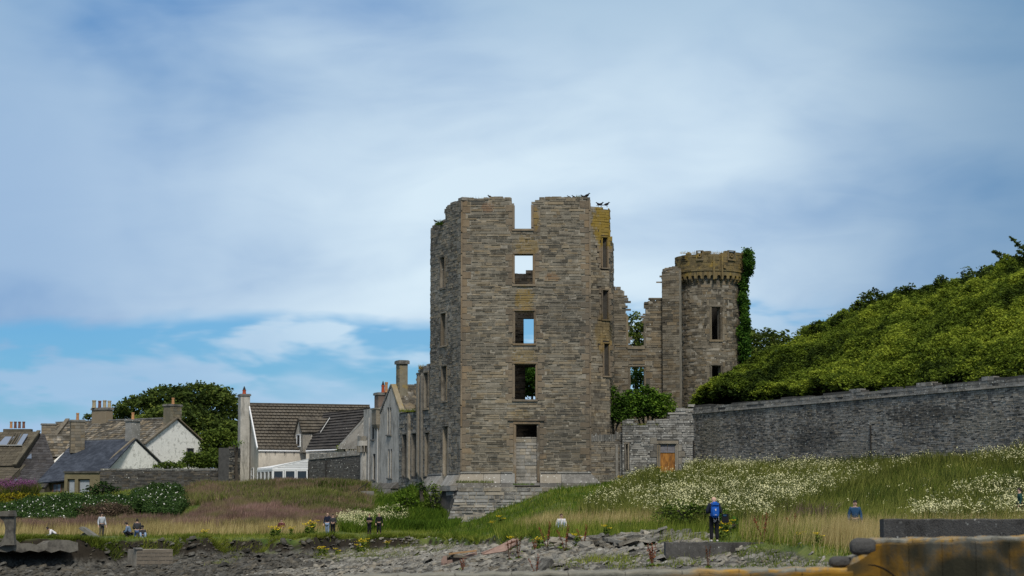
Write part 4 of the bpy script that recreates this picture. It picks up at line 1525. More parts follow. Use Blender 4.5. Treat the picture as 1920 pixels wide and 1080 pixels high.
hh = empty('harled_gabled_house', (FA.at(fax(715), 0).x, FA.at(fax(715), 0).y, 0), 'tall narrow grey harled house with a steep gable and a stone chimney on it', 'house')
e_px = 771
HWn = [FA.rect(726.5, 729.3, 764, 815), FA.rect(731, 733.8, 764, 815), FA.rect(727.5, 730.3, 842, 896), FA.rect(732.3, 735, 842, 896), FA.rect(697, 701.5, 775, 824), FA.rect(689, 693, 857, 901), FA.rect(699, 703.8, 851, 899)]
g0, g1, gl = fax(712.5), fax(748.5), fax(681.5)
zg_ = fz(720, 930)
mb = MB()
zE = fz(730, 790)
core(FA, g0, g1, zg_, [(-1, zE)], HWn, 4.5, mb, drop=0)
apx = FA.px(733.5, 725)
# gable triangle with its slit windows: built in columns
n_ = 24
for i in range(n_):
    s, e = g0 + (g1 - g0) * i / n_, g0 + (g1 - g0) * (i + 1) / n_
    m = (s + e) / 2
    k = 1 - abs(m - apx[0]) / ((apx[0] - g0) if m < apx[0] else (g1 - apx[0]))
    zt = zE + 0.0 + (apx[1] - fz(730, 776)) * k + (fz(730, 776) - zE)
    segs = [(zE, zt)]
    for h in HWn[:2]:
        if h[0] < m < h[1]:
            segs = [(zE, max(zE, h[2])), (h[3], zt)] if h[2] > zE else [(h[3], zt)]
    for s0, s1 in segs:
        if s1 - s0 > 0.01:
            mb.hexa([FA.at(s, s0, 0), FA.at(e, s0, 0), FA.at(e, s0, -4.5), FA.at(s, s0, -4.5), FA.at(s, s1, 0), FA.at(e, s1, 0), FA.at(e, s1, -4.5), FA.at(s, s1, -4.5)])
core(FA, gl, g0, zg_, [(-1, fz(698, 766))], HWn, 4.5, mb, drop=0)
mb.build('wall', M_HARLG, hh)
for h in HWn:
    window(FA, h, hh, M_SILLG, M_GLASS, (1, 2), -0.12, True, 0.05)
beam(FA.at(g0 - 0.1, fz(714, 776), -0.2), FA.at(apx[0], apx[1] + 0.1, -0.2), 0.5, 0.22, M_RUB, 'skew', hh)
beam(FA.at(apx[0], apx[1] + 0.1, -0.2), FA.at(g1 + 0.1, fz(747, 772), -0.2), 0.5, 0.22, M_HOUSECH, 'skew', hh)
cq = FA.at(fax(737, 720), 0, -0.9)
chimney(hh, (cq.x, cq.y), fz(740, 760), FA.px(740, 682)[1], 1.0, 0.8, FA.rz, M_HOUSECH, (), 0.3, M_RUB, True, 0.14)
# diamond slate roof behind the ruined wing
bkd = -FA.n
r_e0 = FA.at(g1 + 0.15, fz(748, 774), 0.05) + bkd * 0.25
r_r0 = FA.at(apx[0], apx[1] + 0.12, 0.05) + bkd * 0.25
roof_plane(r_e0, r_e0 + bkd * 5.2, r_r0 + bkd * 5.2, r_r0, 11, 0.5, M_FLAG, hh, 'slate_roof', 'slates', seed=5, diamond=True, lift=0.05)
beam(r_r0, r_r0 + bkd * 5.2, 0.3, 0.14, M_RUB, 'ridge', hh)
# brown chimney on the left, with its two pots
cl = FA.at(fax(703, 750), 0, -0.9)
chimney(hh, (cl.x, cl.y), fz(703, 775), FA.px(703, 741)[1], 1.15, 1.5, FA.rz, stone_mat('pinkish_chimney', (0.13, 0.10, 0.08), (0.22, 0.165, 0.135), (0.3, 0.24, 0.2), 'attr'), ((-0.2, 0.17, 0.75, M_POTR, True), (0.75, 0.15, 1.0, M_POT, False)), 0.2, M_RUB)
# corbelled oriel box and a small battlemented turret
h = FA.rect(704, 712.5, 768, 798)
mb = MB()
mb.hexa([FA.at(h[0] + 0.3, h[2] - 0.5, 0.02), FA.at(h[1] - 0.3, h[2] - 0.5, 0.02), FA.at(h[1] - 0.3, h[2] - 0.5, -0.2), FA.at(h[0] + 0.3, h[2] - 0.5, -0.2), FA.at(h[0], h[2] + 0.1, 0.4), FA.at(h[1], h[2] + 0.1, 0.4), FA.at(h[1], h[2] + 0.1, -0.2), FA.at(h[0], h[2] + 0.1, -0.2)], 0.5)
mb.hexa([FA.at(h[0], h[2] + 0.1, 0.4), FA.at(h[1], h[2] + 0.1, 0.4), FA.at(h[1], h[2] + 0.1, -0.2), FA.at(h[0], h[2] + 0.1, -0.2), FA.at(h[0], h[3], 0.4), FA.at(h[1], h[3], 0.4), FA.at(h[1], h[3], -0.2), FA.at(h[0], h[3], -0.2)], 0.5)
mb.build('oriel', M_RUB, hh)
piece('oriel_cap', FA, h[0] - 0.1, h[1] + 0.1, h[3], h[3] + 0.15, -0.2, 0.5, M_SIDE_O, hh)
for px_ in (694.2, 710.2):
    a_, z1 = FA.px(px_, 783 if px_ < 700 else 800)
    z0 = FA.px(px_, 905)[1]
    mb = MB(); mb.tube([FA.at(a_, z0, 0.12), FA.at(a_, z1, 0.12)], [0.06, 0.06], 8)
    mb.build('downpipe', M_PIPE, hh)
tc = FA.at(fax(684), 0, 0)
cT = Vector((tc.x, tc.y))
TD = Drum(cT, 0.62)
zt0, zt1 = ZY(848, tc.y), ZY(836, tc.y)
mb = MB()
mb.tube([(cT.x, cT.y, zg_), (cT.x, cT.y, zt0)], [0.45, 0.45], 14)
mb.tube([(cT.x, cT.y, zt1), (cT.x, cT.y, zt1 + 0.5)], [0.75, 0.75], 14)
mb.build('turret', M_HARLG, hh)
for k in range(14):
    an = 2 * math.pi * k / 14
    mb = MB()
    mb.box((cT.x + 0.6 * math.sin(an), cT.y - 0.6 * math.cos(an), (zt0 + zt1) / 2), (0.14, 0.35, zt1 - zt0), an, rng.random())
    mb.build('turret_corbel', M_RUB, hh)
    if k % 2 == 0:
        mb = MB()
        mb.box((cT.x + 0.66 * math.sin(an), cT.y - 0.66 * math.cos(an), zt1 + 0.5 + 0.22), (0.3, 0.18, 0.45), an, rng.random())
        mb.build('merlon', M_RUB, hh)
# battered stone apron below the house
M_APR = stone_mat('apron_slab', (0.07, 0.068, 0.065), (0.13, 0.127, 0.12), (0.2, 0.195, 0.185), 'attr', white=0.2)
ap_rows = [(905, 917), (917, 931), (931, 948)]
for i, (y0, y1) in enumerate(ap_rows):
    xs_ = [(693 - i * 2.4, 716 - i * 1.6), (716 - i * 1.6, 749 - i * 1.0)]
    for x0, x1 in xs_:
        mb = MB()
        o0, o1 = 0.15 + i * 0.7, 0.15 + (i + 1) * 0.7
        g = 0.02
        p = [FA.at(fax(x0, y1) + g, fz((x0 + x1) / 2, y1) + g, o1), FA.at(fax(x1, y1) - g, fz((x0 + x1) / 2, y1) + g, o1), FA.at(fax(x1, y1) - g, fz((x0 + x1) / 2, y1) + g, -0.3), FA.at(fax(x0, y1) + g, fz((x0 + x1) / 2, y1) + g, -0.3),
             FA.at(fax(x0, y0) + g, fz((x0 + x1) / 2, y0) - g, o0), FA.at(fax(x1, y0) - g, fz((x0 + x1) / 2, y0) - g, o0), FA.at(fax(x1, y0) - g, fz((x0 + x1) / 2, y0) - g, -0.3), FA.at(fax(x0, y0) + g, fz((x0 + x1) / 2, y0) - g, -0.3)]
        mb.hexa(p, rng.random())
        mb.build('apron_slab', M_APR, hh)
beam(FA.at(fax(691, 905), fz(691, 903), 0.3), FA.at(fax(686, 950), fz(686, 952), 2.4), 0.2, 0.18, M_WFRAME, 'apron_edge', hh)

# ------- cream house with the tiled roof
cr = empty('cream_house', (XY(500, 240).x, 240, 3), 'cream rendered house with a long brown tiled roof and a tall end chimney', 'house')
ME0 = P(484, 843, 238)
uM = Vector((0.955, 0.297, 0)); gM = Vector((-0.297, 0.955, 0))
LM = 13.2
zrM = ZY(757, 243.2)
ME1 = ME0 + uM * LM
rise = Vector((0, 0, zrM - ME0.z))
MR0, MR1 = ME0 + gM * 5.3 + rise, ME1 + gM * 5.3 + rise
gabled(cr, ME0, ME1, MR1, MR0, 2.0, M_HARL, bmat=M_TILE)
roof_plane(ME0 - uM * 0.05, ME1, MR1, MR0 - uM * 0.05, 15, 0.42, M_TILE, cr, 'tiled_roof', 'roof_tiles', ragged=0, lift=0.17, tv=(0.35, 0.6), seed=9)
beam(MR0, MR1, 0.3, 0.1, M_TILE, 'ridge_tiles', cr)
beam(ME0 + Vector((0, 0, -0.16)) - gM * 0.1, ME0 + uM * 8 + Vector((0, 0, -0.16)) - gM * 0.1, 0.14, 0.12, M_WHITEP, 'gutter', cr)
for k in range(7):
    q = ME0 + uM * (0.8 + k * 1.0) + Vector((0, 0, -0.3)) - gM * 0.1
    mb = MB(); mb.box(q, (0.06, 0.16, 0.22)); mb.build('gutter_bracket', m_iron, cr)
# white verge
beam(ME0 - uM * 0.12 + Vector((0, 0, 0.0)), MR0 - uM * 0.12, 0.12, 0.3, M_WHITEP, 'verge_board', cr)
cc_ = ME0 + gM * 5.3 - uM * 0.55
chimney(cr, (cc_.x, cc_.y), 2.0, ZY(743, cc_.y), 1.0, 1.5, math.atan2(uM.y, uM.x), M_HARLG, ((0.0, 0.2, 0.45, M_POTR, True),), 0.16, M_SILLG)
GP = Plane((ME0 + gM * 10.6).to_2d(), ME0.to_2d())
h = GP.rect(471.5, 476, 877, 906)
window(GP, h, cr, M_WHITEP, M_GLASS, (1, 2), 0.03, False, 0.08)
# wing with the darker roof
wE0, wE1, wR1, wR0 = P(574, 844, 236.4), P(632, 841.5, 234.6), P(691, 767, 238.5), P(608, 775.5, 241.6)
roof_plane(wE0, wE1, wR1, wR0, 13, 0.4, M_TILED, cr, 'wing_roof', 'roof_tiles', ragged=0, lift=0.15, tv=(0.35, 0.65), seed=10)
mb = MB()
w4 = [wE0, wE1, wR1, wR0]
dn = Vector((0, 0, -0.25))
mb.hexa([Vector((p.x, p.y + 0.05, 2)) for p in w4] + [p + dn for p in w4])
mb.build('wing_wall', M_HARL, cr)
beam(wR0, wR1, 0.25, 0.1, M_TILED, 'ridge_tiles', cr)
beam(wE0 + Vector((0, -0.1, -0.14)), wE1 + Vector((0, -0.1, -0.14)), 0.14, 0.12, M_WHITEP, 'gutter', cr)
beam(wE1 + Vector((0.1, -0.1, 0)), wR1 + Vector((0.1, -0.1, -0.5)), 0.3, 0.12, M_RUB, 'skew', cr)
# lichened gable piece right of the wing roof
sk = [P(632, 842, 233.8), P(680, 842, 231), P(693, 812, 231), P(693, 778, 233)]
mb = MB(); mb.prism(sk, (0, 1.2, 0), 0.5); mb.build('stone_gable', M_COPE, cr)
# dormer
dm0, dm1 = P(553, 843, 240.6), P(567.5, 843, 238.3)
dpl = Plane(dm0.to_2d(), dm1.to_2d())
zb_d, ze_d, zr_d = dm1.z - 0.3, ZY(811, 238.6), ZY(783.5, 239.4)
dl = Vector((0.96, 0.28, 0))
mid_d = (dm0 + dm1) / 2
def zz(p, z): return Vector((p.x, p.y, z))
poly = [zz(dm0, zb_d), zz(dm1, zb_d), zz(dm1, ze_d), zz(mid_d, zr_d), zz(dm0, ze_d)]
mb = MB(); mb.prism(poly, dl * 0.9, 0.5); mb.build('dormer', M_HARL, cr)
mb = MB(); mb.prism([zz(dm1, zb_d), zz(dm1, ze_d), zz(mid_d, zr_d - 0.1), zz(mid_d, zb_d)], dl * 1.0, 0.5); mb.build('dormer_side', M_HARLG, cr)
ov = -dl * 0.12
roof_plane(zz(dm1, ze_d - 0.05) + ov + Vector((0.03, -0.15, 0)), zz(dm1, ze_d - 0.05) + dl * 2.6 + Vector((0.03, -0.15, 0)), zz(mid_d, zr_d) + dl * 3.4, zz(mid_d, zr_d) + ov, 5, 0.42, M_TILE, cr, 'dormer_roof', 'roof_tiles', ragged=0, lift=0.14, tv=(0.4, 0.6), seed=11)
roof_plane(zz(dm0, ze_d - 0.05) + ov, zz(dm0, ze_d - 0.05) + dl * 2.0, zz(mid_d, zr_d) + dl * 2.0, zz(mid_d, zr_d) + ov, 5, 0.42, M_TILE, cr, 'dormer_roof', 'roof_tiles', ragged=0, lift=0.14, tv=(0.4, 0.6), seed=12)
h = dpl.rect(557, 563.8, 814, 838)
window(dpl, h, cr, M_WHITEP, M_GLASS, (1, 1), 0.05, False, 0.1)
beam(P(601, 811, 237.8), P(618.5, 783.5, 239.6), 0.07, 0.04, M_WFRAME, 'valley_flashing', cr)
# conservatory
cons = cr
c0, c1_, c2 = XY(482.5, 237), XY(511, 233.0), XY(577.5, 232.4)
z0c, z1c, z2c = 2.5, ZY(879, 233), ZY(863, 232.4)
S1, S2 = Plane(c0, c1_), Plane(c1_, c2)
V = lambda p, z: Vector((p.x, p.y, z))
mb = MB()
back0, back2 = c0 + Vector((1.5, 1.2)), c2 + Vector((0, 5))
tl = [V(c0, z1c), V(c1_, z1c), V(c2, z2c), V(back2, z2c), ]
mb.hexa([V(c0, z1c + 0.02), V(c1_, z1c + 0.02), V(c2, z2c), V(back2, z2c), V(c0, z1c + 0.14), V(c1_, z1c + 0.14), V(c2, z2c + 0.12), V(back2, z2c + 0.12)])
for k in range(9):
    t_ = k / 8
    p, q = c1_ * (1 - t_) + c0 * t_, c2 * (1 - t_) + back2 * t_
    mb.hexa([V(p, z1c + 0.14) + Vector((0, -0.03, 0)), V(q, z2c + 0.12) + Vector((0, -0.03, 0)), V(q, z2c + 0.12) + Vector((0, 0.03, 0)), V(p, z1c + 0.14) + Vector((0, 0.03, 0)), V(p, z1c + 0.19) + Vector((0, -0.03, 0)), V(q, z2c + 0.17) + Vector((0, -0.03, 0)), V(q, z2c + 0.17) + Vector((0, 0.03, 0)), V(p, z1c + 0.19) + Vector((0, 0.03, 0))])
mb.build('conservatory_roof', M_WHITEP, cons)
mb = MB()
mb.prism([V(c1_, z1c), V(c2, z1c), V(c2, z2c)], (0.0, 0.08, 0))
mb.build('conservatory_gable', M_WHITEP, cons)
for k in range(4):
    z_ = z1c + 0.12 + k * 0.18
    t_ = min(1, (z_ - z1c) / (z2c - z1c))
    p = c1_ * (1 - t_) + c2 * t_
    beam(V(p, z_) + Vector((0, -0.02, 0)), V(c2, z_) + Vector((0, -0.02, 0)), 0.02, 0.02, M_WFRAME, 'cladding_joint', cons)
for (pl_, n_p) in ((S1, 4), (S2, 3)):
    mb = MB()
    mb.hexa([pl_.at(0, z1c - 0.12, 0.06), pl_.at(pl_.L, z1c - 0.12, 0.06), pl_.at(pl_.L, z1c - 0.12, -0.06), pl_.at(0, z1c - 0.12, -0.06), pl_.at(0, z1c + 0.02, 0.06), pl_.at(pl_.L, z1c + 0.02, 0.06), pl_.at(pl_.L, z1c + 0.02, -0.06), pl_.at(0, z1c + 0.02, -0.06)])
    mb.build('conservatory_rail', M_WHITEP, cons)
    for i in range(n_p):
        s, e = pl_.L * i / n_p, pl_.L * (i + 1) / n_p
        window(pl_, [s + 0.03, e - 0.03, z0c, z1c - 0.12], cons, M_WHITEP, M_GLASS, (1, 1), 0.0, False, 0.13)
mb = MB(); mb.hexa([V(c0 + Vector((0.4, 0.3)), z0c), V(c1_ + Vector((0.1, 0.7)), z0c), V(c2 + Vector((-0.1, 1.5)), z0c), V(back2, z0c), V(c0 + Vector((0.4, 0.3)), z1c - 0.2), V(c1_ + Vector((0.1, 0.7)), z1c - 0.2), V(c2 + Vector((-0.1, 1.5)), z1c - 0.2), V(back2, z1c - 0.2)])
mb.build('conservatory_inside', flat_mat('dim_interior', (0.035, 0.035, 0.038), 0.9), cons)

# ------- garden wall beside it
gw = empty('garden_wall', (XY(630, 231).x, 231, 3), 'grey lichen-spotted garden wall between the conservatory and the harled house', 'wall')
GW = Plane(XY(579.5, 231.8), XY(683, 227))
zc_a, zc_b = GW.px(582, 852)[1], GW.px(679, 843)[1]
zs_a, zs_b = GW.px(582, 862)[1], GW.px(679, 853)[1]
class Slant2(Plane):
    def __init__(s, p, q, k): Plane.__init__(s, p, q); s.k = k; s.flat = False
    def at(s, a, z, d=0.0): return Plane.at(s, a, z + s.k * a, d)
GWs = Slant2(XY(579.5, 231.8), XY(683, 227), (zs_b - zs_a) / GW.L)
drr = [GW.rect(675.5, 681.5, 873, 930)]
mb = MB()
core(GWs, 0, GW.L, 1.5, [(-1, zs_a)], drr, 0.5, mb, drop=0)
mb.build('wall_core', M_DARK, gw)
M_SPOT = stone_mat('spotted_grey_stone', (0.05, 0.05, 0.048), (0.085, 0.084, 0.08), (0.15, 0.148, 0.14), 'attr', white=0.75, sat_noise=0.1, patch=0.3)
st = courses(GWs, 0, GW.L, 2, [(-1, zs_a)], drr, 0.16, 0.4, (0, 0.04), seed=131)
mb = MB(); stones_mb(GWs, st, mb); tag(mb.build('wall_stones', M_SPOT, gw), kind='stuff')
a = 0
while a < GW.L - 0.05:
    w_ = min(rng.uniform(0.3, 0.8), GW.L - a)
    piece('coping_stone', GWs, a, a + w_ - 0.01, zs_a, zs_a + 0.13, -0.5, 0.12, M_COPE, gw)
    hgt = (zc_a - zs_a) * rng.uniform(0.75, 1.1)
    piece('coping_stone', GWs, a + 0.02, a + w_ - 0.03, zs_a + 0.13, zs_a + hgt, -0.45, 0.02, M_COPE, gw)
    a += w_
a_, z1 = GW.px(612.5, 864); z0 = GW.px(612.5, 900)[1]
mb = MB(); mb.tube([GW.at(a_, z0, 0.1), GW.at(a_, z1, 0.1)], [0.05, 0.05], 8); mb.build('drain_pipe', m_iron, gw)

# ------- long wall in front of the white cottages
lwall = empty('long_garden_wall', (XY(310, 228).x, 228, 2), 'low long grey garden wall running in front of the white gables', 'wall')
LG = Plane(XY(188, 227), XY(430, 229))
mb = MB()
ztg = LG.px(300, 880)[1]
core(LG, 0, LG.L, 0.5, [(-1, ztg)], [], 0.5, mb)
mb.build('wall_core', M_DARK, lwall)
st = courses(LG, 0, LG.L, 1.5, [(-1, ztg)], [], 0.17, 0.42, (0, 0.05), seed=141)
mb = MB(); stones_mb(LG, st, mb); tag(mb.build('wall_stones', stone_mat('brown_grey_wall', (0.045, 0.042, 0.038), (0.088, 0.083, 0.076), (0.17, 0.165, 0.155), 'attr', white=0.5), lwall), kind='stuff')
a = 0
while a < LG.L - 0.05:
    w_ = min(rng.uniform(0.4, 1.0), LG.L - a)
    piece('coping_stone', LG, a, a + w_ - 0.02, ztg - 0.1, ztg + rng.uniform(0.04, 0.16), -0.45, 0.06, M_COPE_O, lwall)
    a += w_
pillar = empty('wall_pillar', (XY(439, 227).x, 227, 2), 'tall rough stone wall end standing against the cream house chimney', 'wall')
PLp = Plane(XY(429, 227), XY(450, 229))
ztp_ = PLp.px(440, 838)[1]
mb = MB(); core(PLp, 0, PLp.L, 0.5, [(-1, ztp_)], [], 1.2, mb); mb.build('wall_core', M_DARK, pillar)
lay(PLp, courses(PLp, 0, PLp.L, 1.5, [(-1, ztp_ - 0.4), (0.2, ztp_), (0.75, ztp_ - 0.25)], [], 0.17, 0.4, (0, 0.08), seed=142), pillar, M_SPOT, M_SIDE_O, 40)

# ------- white cottage with the stone slate roof
wc = empty('white_gabled_cottage', (XY(330, 245).x, 245, 2), 'taller white cottage gable under a lichened stone slate roof, one pot on its chimney', 'house')
GFp, GBp = XY(268, 242.2), XY(391, 250.2)
gv = (GBp - GFp); gd = gv.normalized(); axl = Vector((-gd.y, gd.x))
hw = gv.length / 2
zeW, zrW = ZY(834, 242.6), ZY(784, 246.2)
Lw = 19
def W3v(p, z): return Vector((p.x, p.y, z))
we1 = W3v(GFp, zeW); we0 = W3v(GFp + axl * Lw, zeW)
wr1 = W3v(GFp + gd * hw, zrW); wr0 = W3v(GFp + gd * hw + axl * Lw, zrW)
# the gable wall itself
gabled(wc, we0, we1, wr1, wr0, 1.5, M_LIME, bmat=M_FLAG)
roof_plane(we0, we1, wr1, wr0, 13, 0.5, M_FLAG, wc, 'stone_slate_roof', 'stone_slates', seed=15, lift=0.05)
beam(wr0, wr1, 0.35, 0.12, M_RUB, 'ridge', wc)
beam(we1 + Vector((0.05, -0.05, 0)), wr1 + Vector((0.05, -0.05, 0)), 0.35, 0.14, M_SANDST, 'skew', wc)
wb1 = W3v(GBp, zeW)
beam(wb1, wr1, 0.35, 0.1, M_SANDST, 'skew', wc)
rzW = math.atan2(gd.y, gd.x)
cpos = GFp + gd * (hw - 0.1) + axl * 0.6
chimney(wc, (cpos.x, cpos.y), zrW - 1.2, ZY(762, 246.5), 1.75, 1.0, rzW, M_HOUSECH, ((0.05, 0.16, 0.72, M_POT, False),), 0.16, M_RUB, True)
cpos = GFp + gd * hw + axl * 11.6
chimney(wc, (cpos.x, cpos.y), zrW - 1.0, ZY(769, 253), 1.0, 2.3, rzW + math.pi / 2 * 0, M_SANDST, (), 0.2, M_RUB)
stk = KIDS[wc.name][-1]
for k, (off, r0, h, m) in enumerate(((-0.85, 0.22, 0.85, M_POTP), (-0.28, 0.18, 0.8, M_POTD), (0.22, 0.2, 0.85, M_POTP), (0.7, 0.2, 0.8, M_POTP))):
    q = cpos + Vector((1, 0)) * off * 1.1
    pot(stk, (q.x, q.y), ZY(769, 253) + 0.25, r0, h, m)
GPw = Plane(GFp, GBp)
h = GPw.rect(350, 363, 840, 866)
window(GPw, h, wc, M_SILLG, M_GLASS, (1, 2), 0.02, True, 0.08)

sc_ = empty('small_white_cottage', (XY(245, 237).x, 237, 2), 'small white cottage gable in front, with a blue-grey slate roof running left', 'house')
SF = XY(186, 234); ax2 = axl; gd2 = gd
hw2 = 5.1
zeS, zrS = ZY(882, 234), ZY(823, 237.7)
sr1 = W3v(SF + gd2 * hw2, zrS); Ls = 9.2
sr0 = W3v(SF + gd2 * hw2 + ax2 * Ls, zrS)
se1 = W3v(SF, zeS); se0 = W3v(SF + ax2 * Ls, zeS)
gabled(sc_, se0, se1, sr1, sr0, 1.5, M_LIME, bmat=M_SLATE)
# roof sweeps lower on the left
le0 = P(67, 906, 233.6); le1 = P(190, 893, 232.2)
roof_plane(le0, le1, sr1 + Vector((0, 0, 0.05)), sr0 + Vector((0, 0, 0.05)), 20, 0.45, M_SLATE, sc_, 'slate_roof', 'slates', seed=16, lift=0.02, ragged=0.08)
beam(sr0, sr1, 0.3, 0.1, M_SILLG, 'ridge', sc_)
beam(se1 + Vector((-0.15, -0.1, -0.05)), sr1 + Vector((-0.15, -0.05, 0.0)), 0.24, 0.14, M_SANDST, 'skew', sc_)
beam(W3v(SF + gd2 * hw2 * 2, zeS), sr1, 0.3, 0.1, M_RUB, 'skew', sc_)
cpos = SF + gd2 * (hw2 + 0.1) + ax2 * 0.6
chimney(sc_, (cpos.x, cpos.y), zrS - 1.6, ZY(790, 238), 1.25, 0.9, rzW, M_COPE, ((0.0, 0.16, 0.75, M_POT, False),), 0.15, M_COPE)
# low front wall under the sweep, and the flat-roofed bay with two windows
FL = Plane(XY(71, 234.5), XY(122, 233.6))
mb = MB(); core(FL, 0, FL.L, 0.5, [(-1, FL.px(95, 905)[1])], [], 0.4, mb, drop=0); mb.build('front_wall', M_BROWN, sc_)
window(FL, FL.rect(99, 115, 907, 934), sc_, M_POTD, M_GLASSB, (2, 2), 0.02, True, 0.07)
FB = Plane(XY(121, 231.5), XY(187, 230.6))
bay_h = [FB.rect(126, 140, 898, 935), FB.rect(146, 168, 898, 928)]
mb = MB(); core(FB, 0, FB.L, 0.5, [(-1, FB.px(150, 885)[1])], bay_h, 3.0, mb, drop=0)
mb.build('bay_wall', flat_mat('ochre_render', (0.17, 0.145, 0.085), 0.9, 0.2, 1.2), sc_)
piece('bay_cornice', FB, -0.1, FB.L + 0.1, FB.px(150, 887)[1], FB.px(150, 883.5)[1], -1, 0.15, M_SIDE_O, sc_)
for h in bay_h:
    window(FB, h, sc_, M_BROWN, M_CURTN, (1, 1), -0.25, True, 0.12)

# ------- brown stone stack and its cottage
bc = empty('lichen_roof_cottage', (XY(105, 246).x, 246, 2), 'small cottage with a white-spotted stone roof and a tall stone stack bearing one pot', 'house')
q0, q1, q2, q3 = P(84, 857, 243), P(136, 857, 241.5), P(140, 817, 246), P(78, 817, 247.5)
roof_plane(q0, q1, q2, q3, 8, 0.5, M_FLAG, bc, 'stone_slate_roof', 'stone_slates', seed=18, lift=0.05)
gabled(bc, q0, q1, q2, q3, 1.5, M_BROWN, bmat=M_FLAG)
beam(q0 + Vector((-0.1, -0.1, 0)), q3 + Vector((-0.1, -0.1, 0)), 0.55, 0.16, M_SANDST, 'skew', bc)
beam(q3, q2, 0.3, 0.12, M_SANDST, 'ridge', bc)
cA = XY(143.5, 240)
chimney(bc, (cA.x, cA.y), ZY(850, 240), ZY(791, 240), 1.45, 1.1, 0.3, M_SANDST, ((0.0, 0.16, 0.75, M_POT, False),), 0.14, M_RUB, True)
cB = XY(89, 249)
chimney(bc, (cB.x, cB.y), ZY(825, 249), ZY(797, 249), 1.5, 1.0, 0.2, M_SANDST, (), 0.1, M_RUB, True)
# roof running up behind to the ridge at the left end of the taller cottage
mb_r = P(80, 820, 250)
roof_plane(P(98, 825, 250), P(140, 822, 249), P(140, 789, 256), P(126, 789, 257), 7, 0.5, M_FLAG, bc, 'rear_roof', 'stone_slates', seed=19, lift=0.05)
beam(P(96, 827, 249.5), P(127, 787, 256.5), 0.45, 0.16, M_SANDST, 'skew', bc)

# ------- brown roof with skylights at the far left
br = empty('brown_roofed_house', (XY(10, 242).x, 242, 2), 'old house with a plain brown roof, a long glazed strip and four chimney pots', 'house')
q0, q1, q2, q3 = P(-90, 876, 238.5), P(27, 873, 237.5), P(73, 809, 244), P(-60, 811, 244.5)
roof_plane(q0, q1, q2, q3, 12, 0.6, M_OLDR, br, 'brown_roof', 'roof_slates', seed=20, lift=0.03)
gabled(br, q0, q1, q2, q3, 1.5, M_BROWN, bmat=M_OLDR)
beam(q1, q2, 0.4, 0.16, M_BROWN, 'skew', br)
nrm = (q1 - q0).cross(q3 - q0).normalized()
def onroof(px, py): # point on the roof plane under a pixel
    r = ray(px, py); t_ = q0.dot(nrm) / r.dot(nrm); return r * t_
for (x0, x1, y0, y1, sl, m) in ((-4, 14, 820, 835, 14, M_GLASSB), (28, 41, 815, 835, 12, M_GLASSB)):
    pts = [onroof(x0, y1), onroof(x1, y1), onroof(x1 + sl, y0), onroof(x0 + sl, y0)]
    mb = MB(); mb.hexa([p + nrm * 0.02 for p in pts] + [p + nrm * 0.1 for p in pts]); mb.build('skylight', m, br)
for k in range(4):
    x_ = 15 + k * 5
    beam(onroof(x_, 835) + nrm * 0.05, onroof(x_ + 14, 813) + nrm * 0.05, 0.18, 0.08, M_OLDR, 'glazing_bar', br)
beam(onroof(-4, 836) + nrm * 0.05, onroof(42, 836) + nrm * 0.05, 0.1, 0.08, M_WFRAME, 'glazing_sill', br)
cD = XY(32, 246)
zz_ = ZY(809, 246)
mb = MB(); mb.box((cD.x, cD.y, zz_ - 0.3), (3.0, 1.0, 1.1), 0, 0.4); mb.build('chimney', M_BROWN, br)
for k in range(4):
    pot(KIDS[br.name][-1], (cD.x - 0.75 + k * 0.45, cD.y), ZY(803, 246) , 0.15, 0.72, (M_POT, M_POTD, M_POTD, M_POTD)[k])
gs = empty('grey_slate_outhouse', (XY(45, 237).x, 237, 2), 'low outbuilding under mottled grey slates with one tiny rooflight, far left', 'house')
q0, q1, q2, q3 = P(7, 917, 233.5), P(84, 914, 232.5), P(124, 868, 238), P(46, 873, 239)
roof_plane(q0, q1, q2, q3, 12, 0.5, M_SLATEG, gs, 'slate_roof', 'slates', seed=22, lift=0.03)
gabled(gs, q0, q1, q2, q3, 0.8, M_BROWN, bmat=M_SLATEG)
beam(q0, q3, 0.3, 0.12, M_BROWN, 'skew', gs)
nrm = (q1 - q0).cross(q3 - q0).normalized(); 
def onroof(px, py):
    r = ray(px, py); t_ = q0.dot(nrm) / r.dot(nrm); return r * t_
pts = [onroof(21, 910), onroof(26, 910), onroof(33, 900), onroof(28, 900)]
mb = MB(); mb.hexa([p + nrm * 0.03 for p in pts] + [p + nrm * 0.1 for p in pts]); mb.build('skylight', M_GLASSB, gs)
us = empty('dark_slate_house', (XY(70, 242).x, 242, 2), 'dark slated roof with a triangular glint of rooflight between brown roof and spotted roof', 'house')
q0, q1, q2, q3 = P(28, 874, 239.5), P(104, 872, 238.5), P(84, 815, 244.5), P(72, 811, 245)
roof_plane(q0, q1, q2, q3, 12, 0.5, M_SLATEG, us, 'slate_roof', 'slates', seed=23, lift=0.03)
gabled(us, q0, q1, q2, q3, 0.8, M_BROWN, bmat=M_SLATEG)
nrm = (q1 - q0).cross(q3 - q0).normalized()
pts = [onroof(50, 861), onroof(59.5, 861), onroof(59.5, 852), onroof(58, 852)]
mb = MB(); mb.hexa([p + nrm * 0.03 for p in pts] + [p + nrm * 0.1 for p in pts]); mb.build('skylight', M_GLASSB, us)
bl = empty('brown_lean_to', (XY(5, 236).x, 236, 2), 'brown flat-fronted lean-to below the brown roof at the photo edge', 'shed')
q0, q1, q2, q3 = P(-60, 905, 234.2), P(12, 905, 234), P(38, 878, 236.5), P(-60, 878, 237)
roof_plane(q0, q1, q2, q3, 6, 0.6, M_OLDR, bl, 'brown_roof', 'roof_slates', seed=24, lift=0.03)
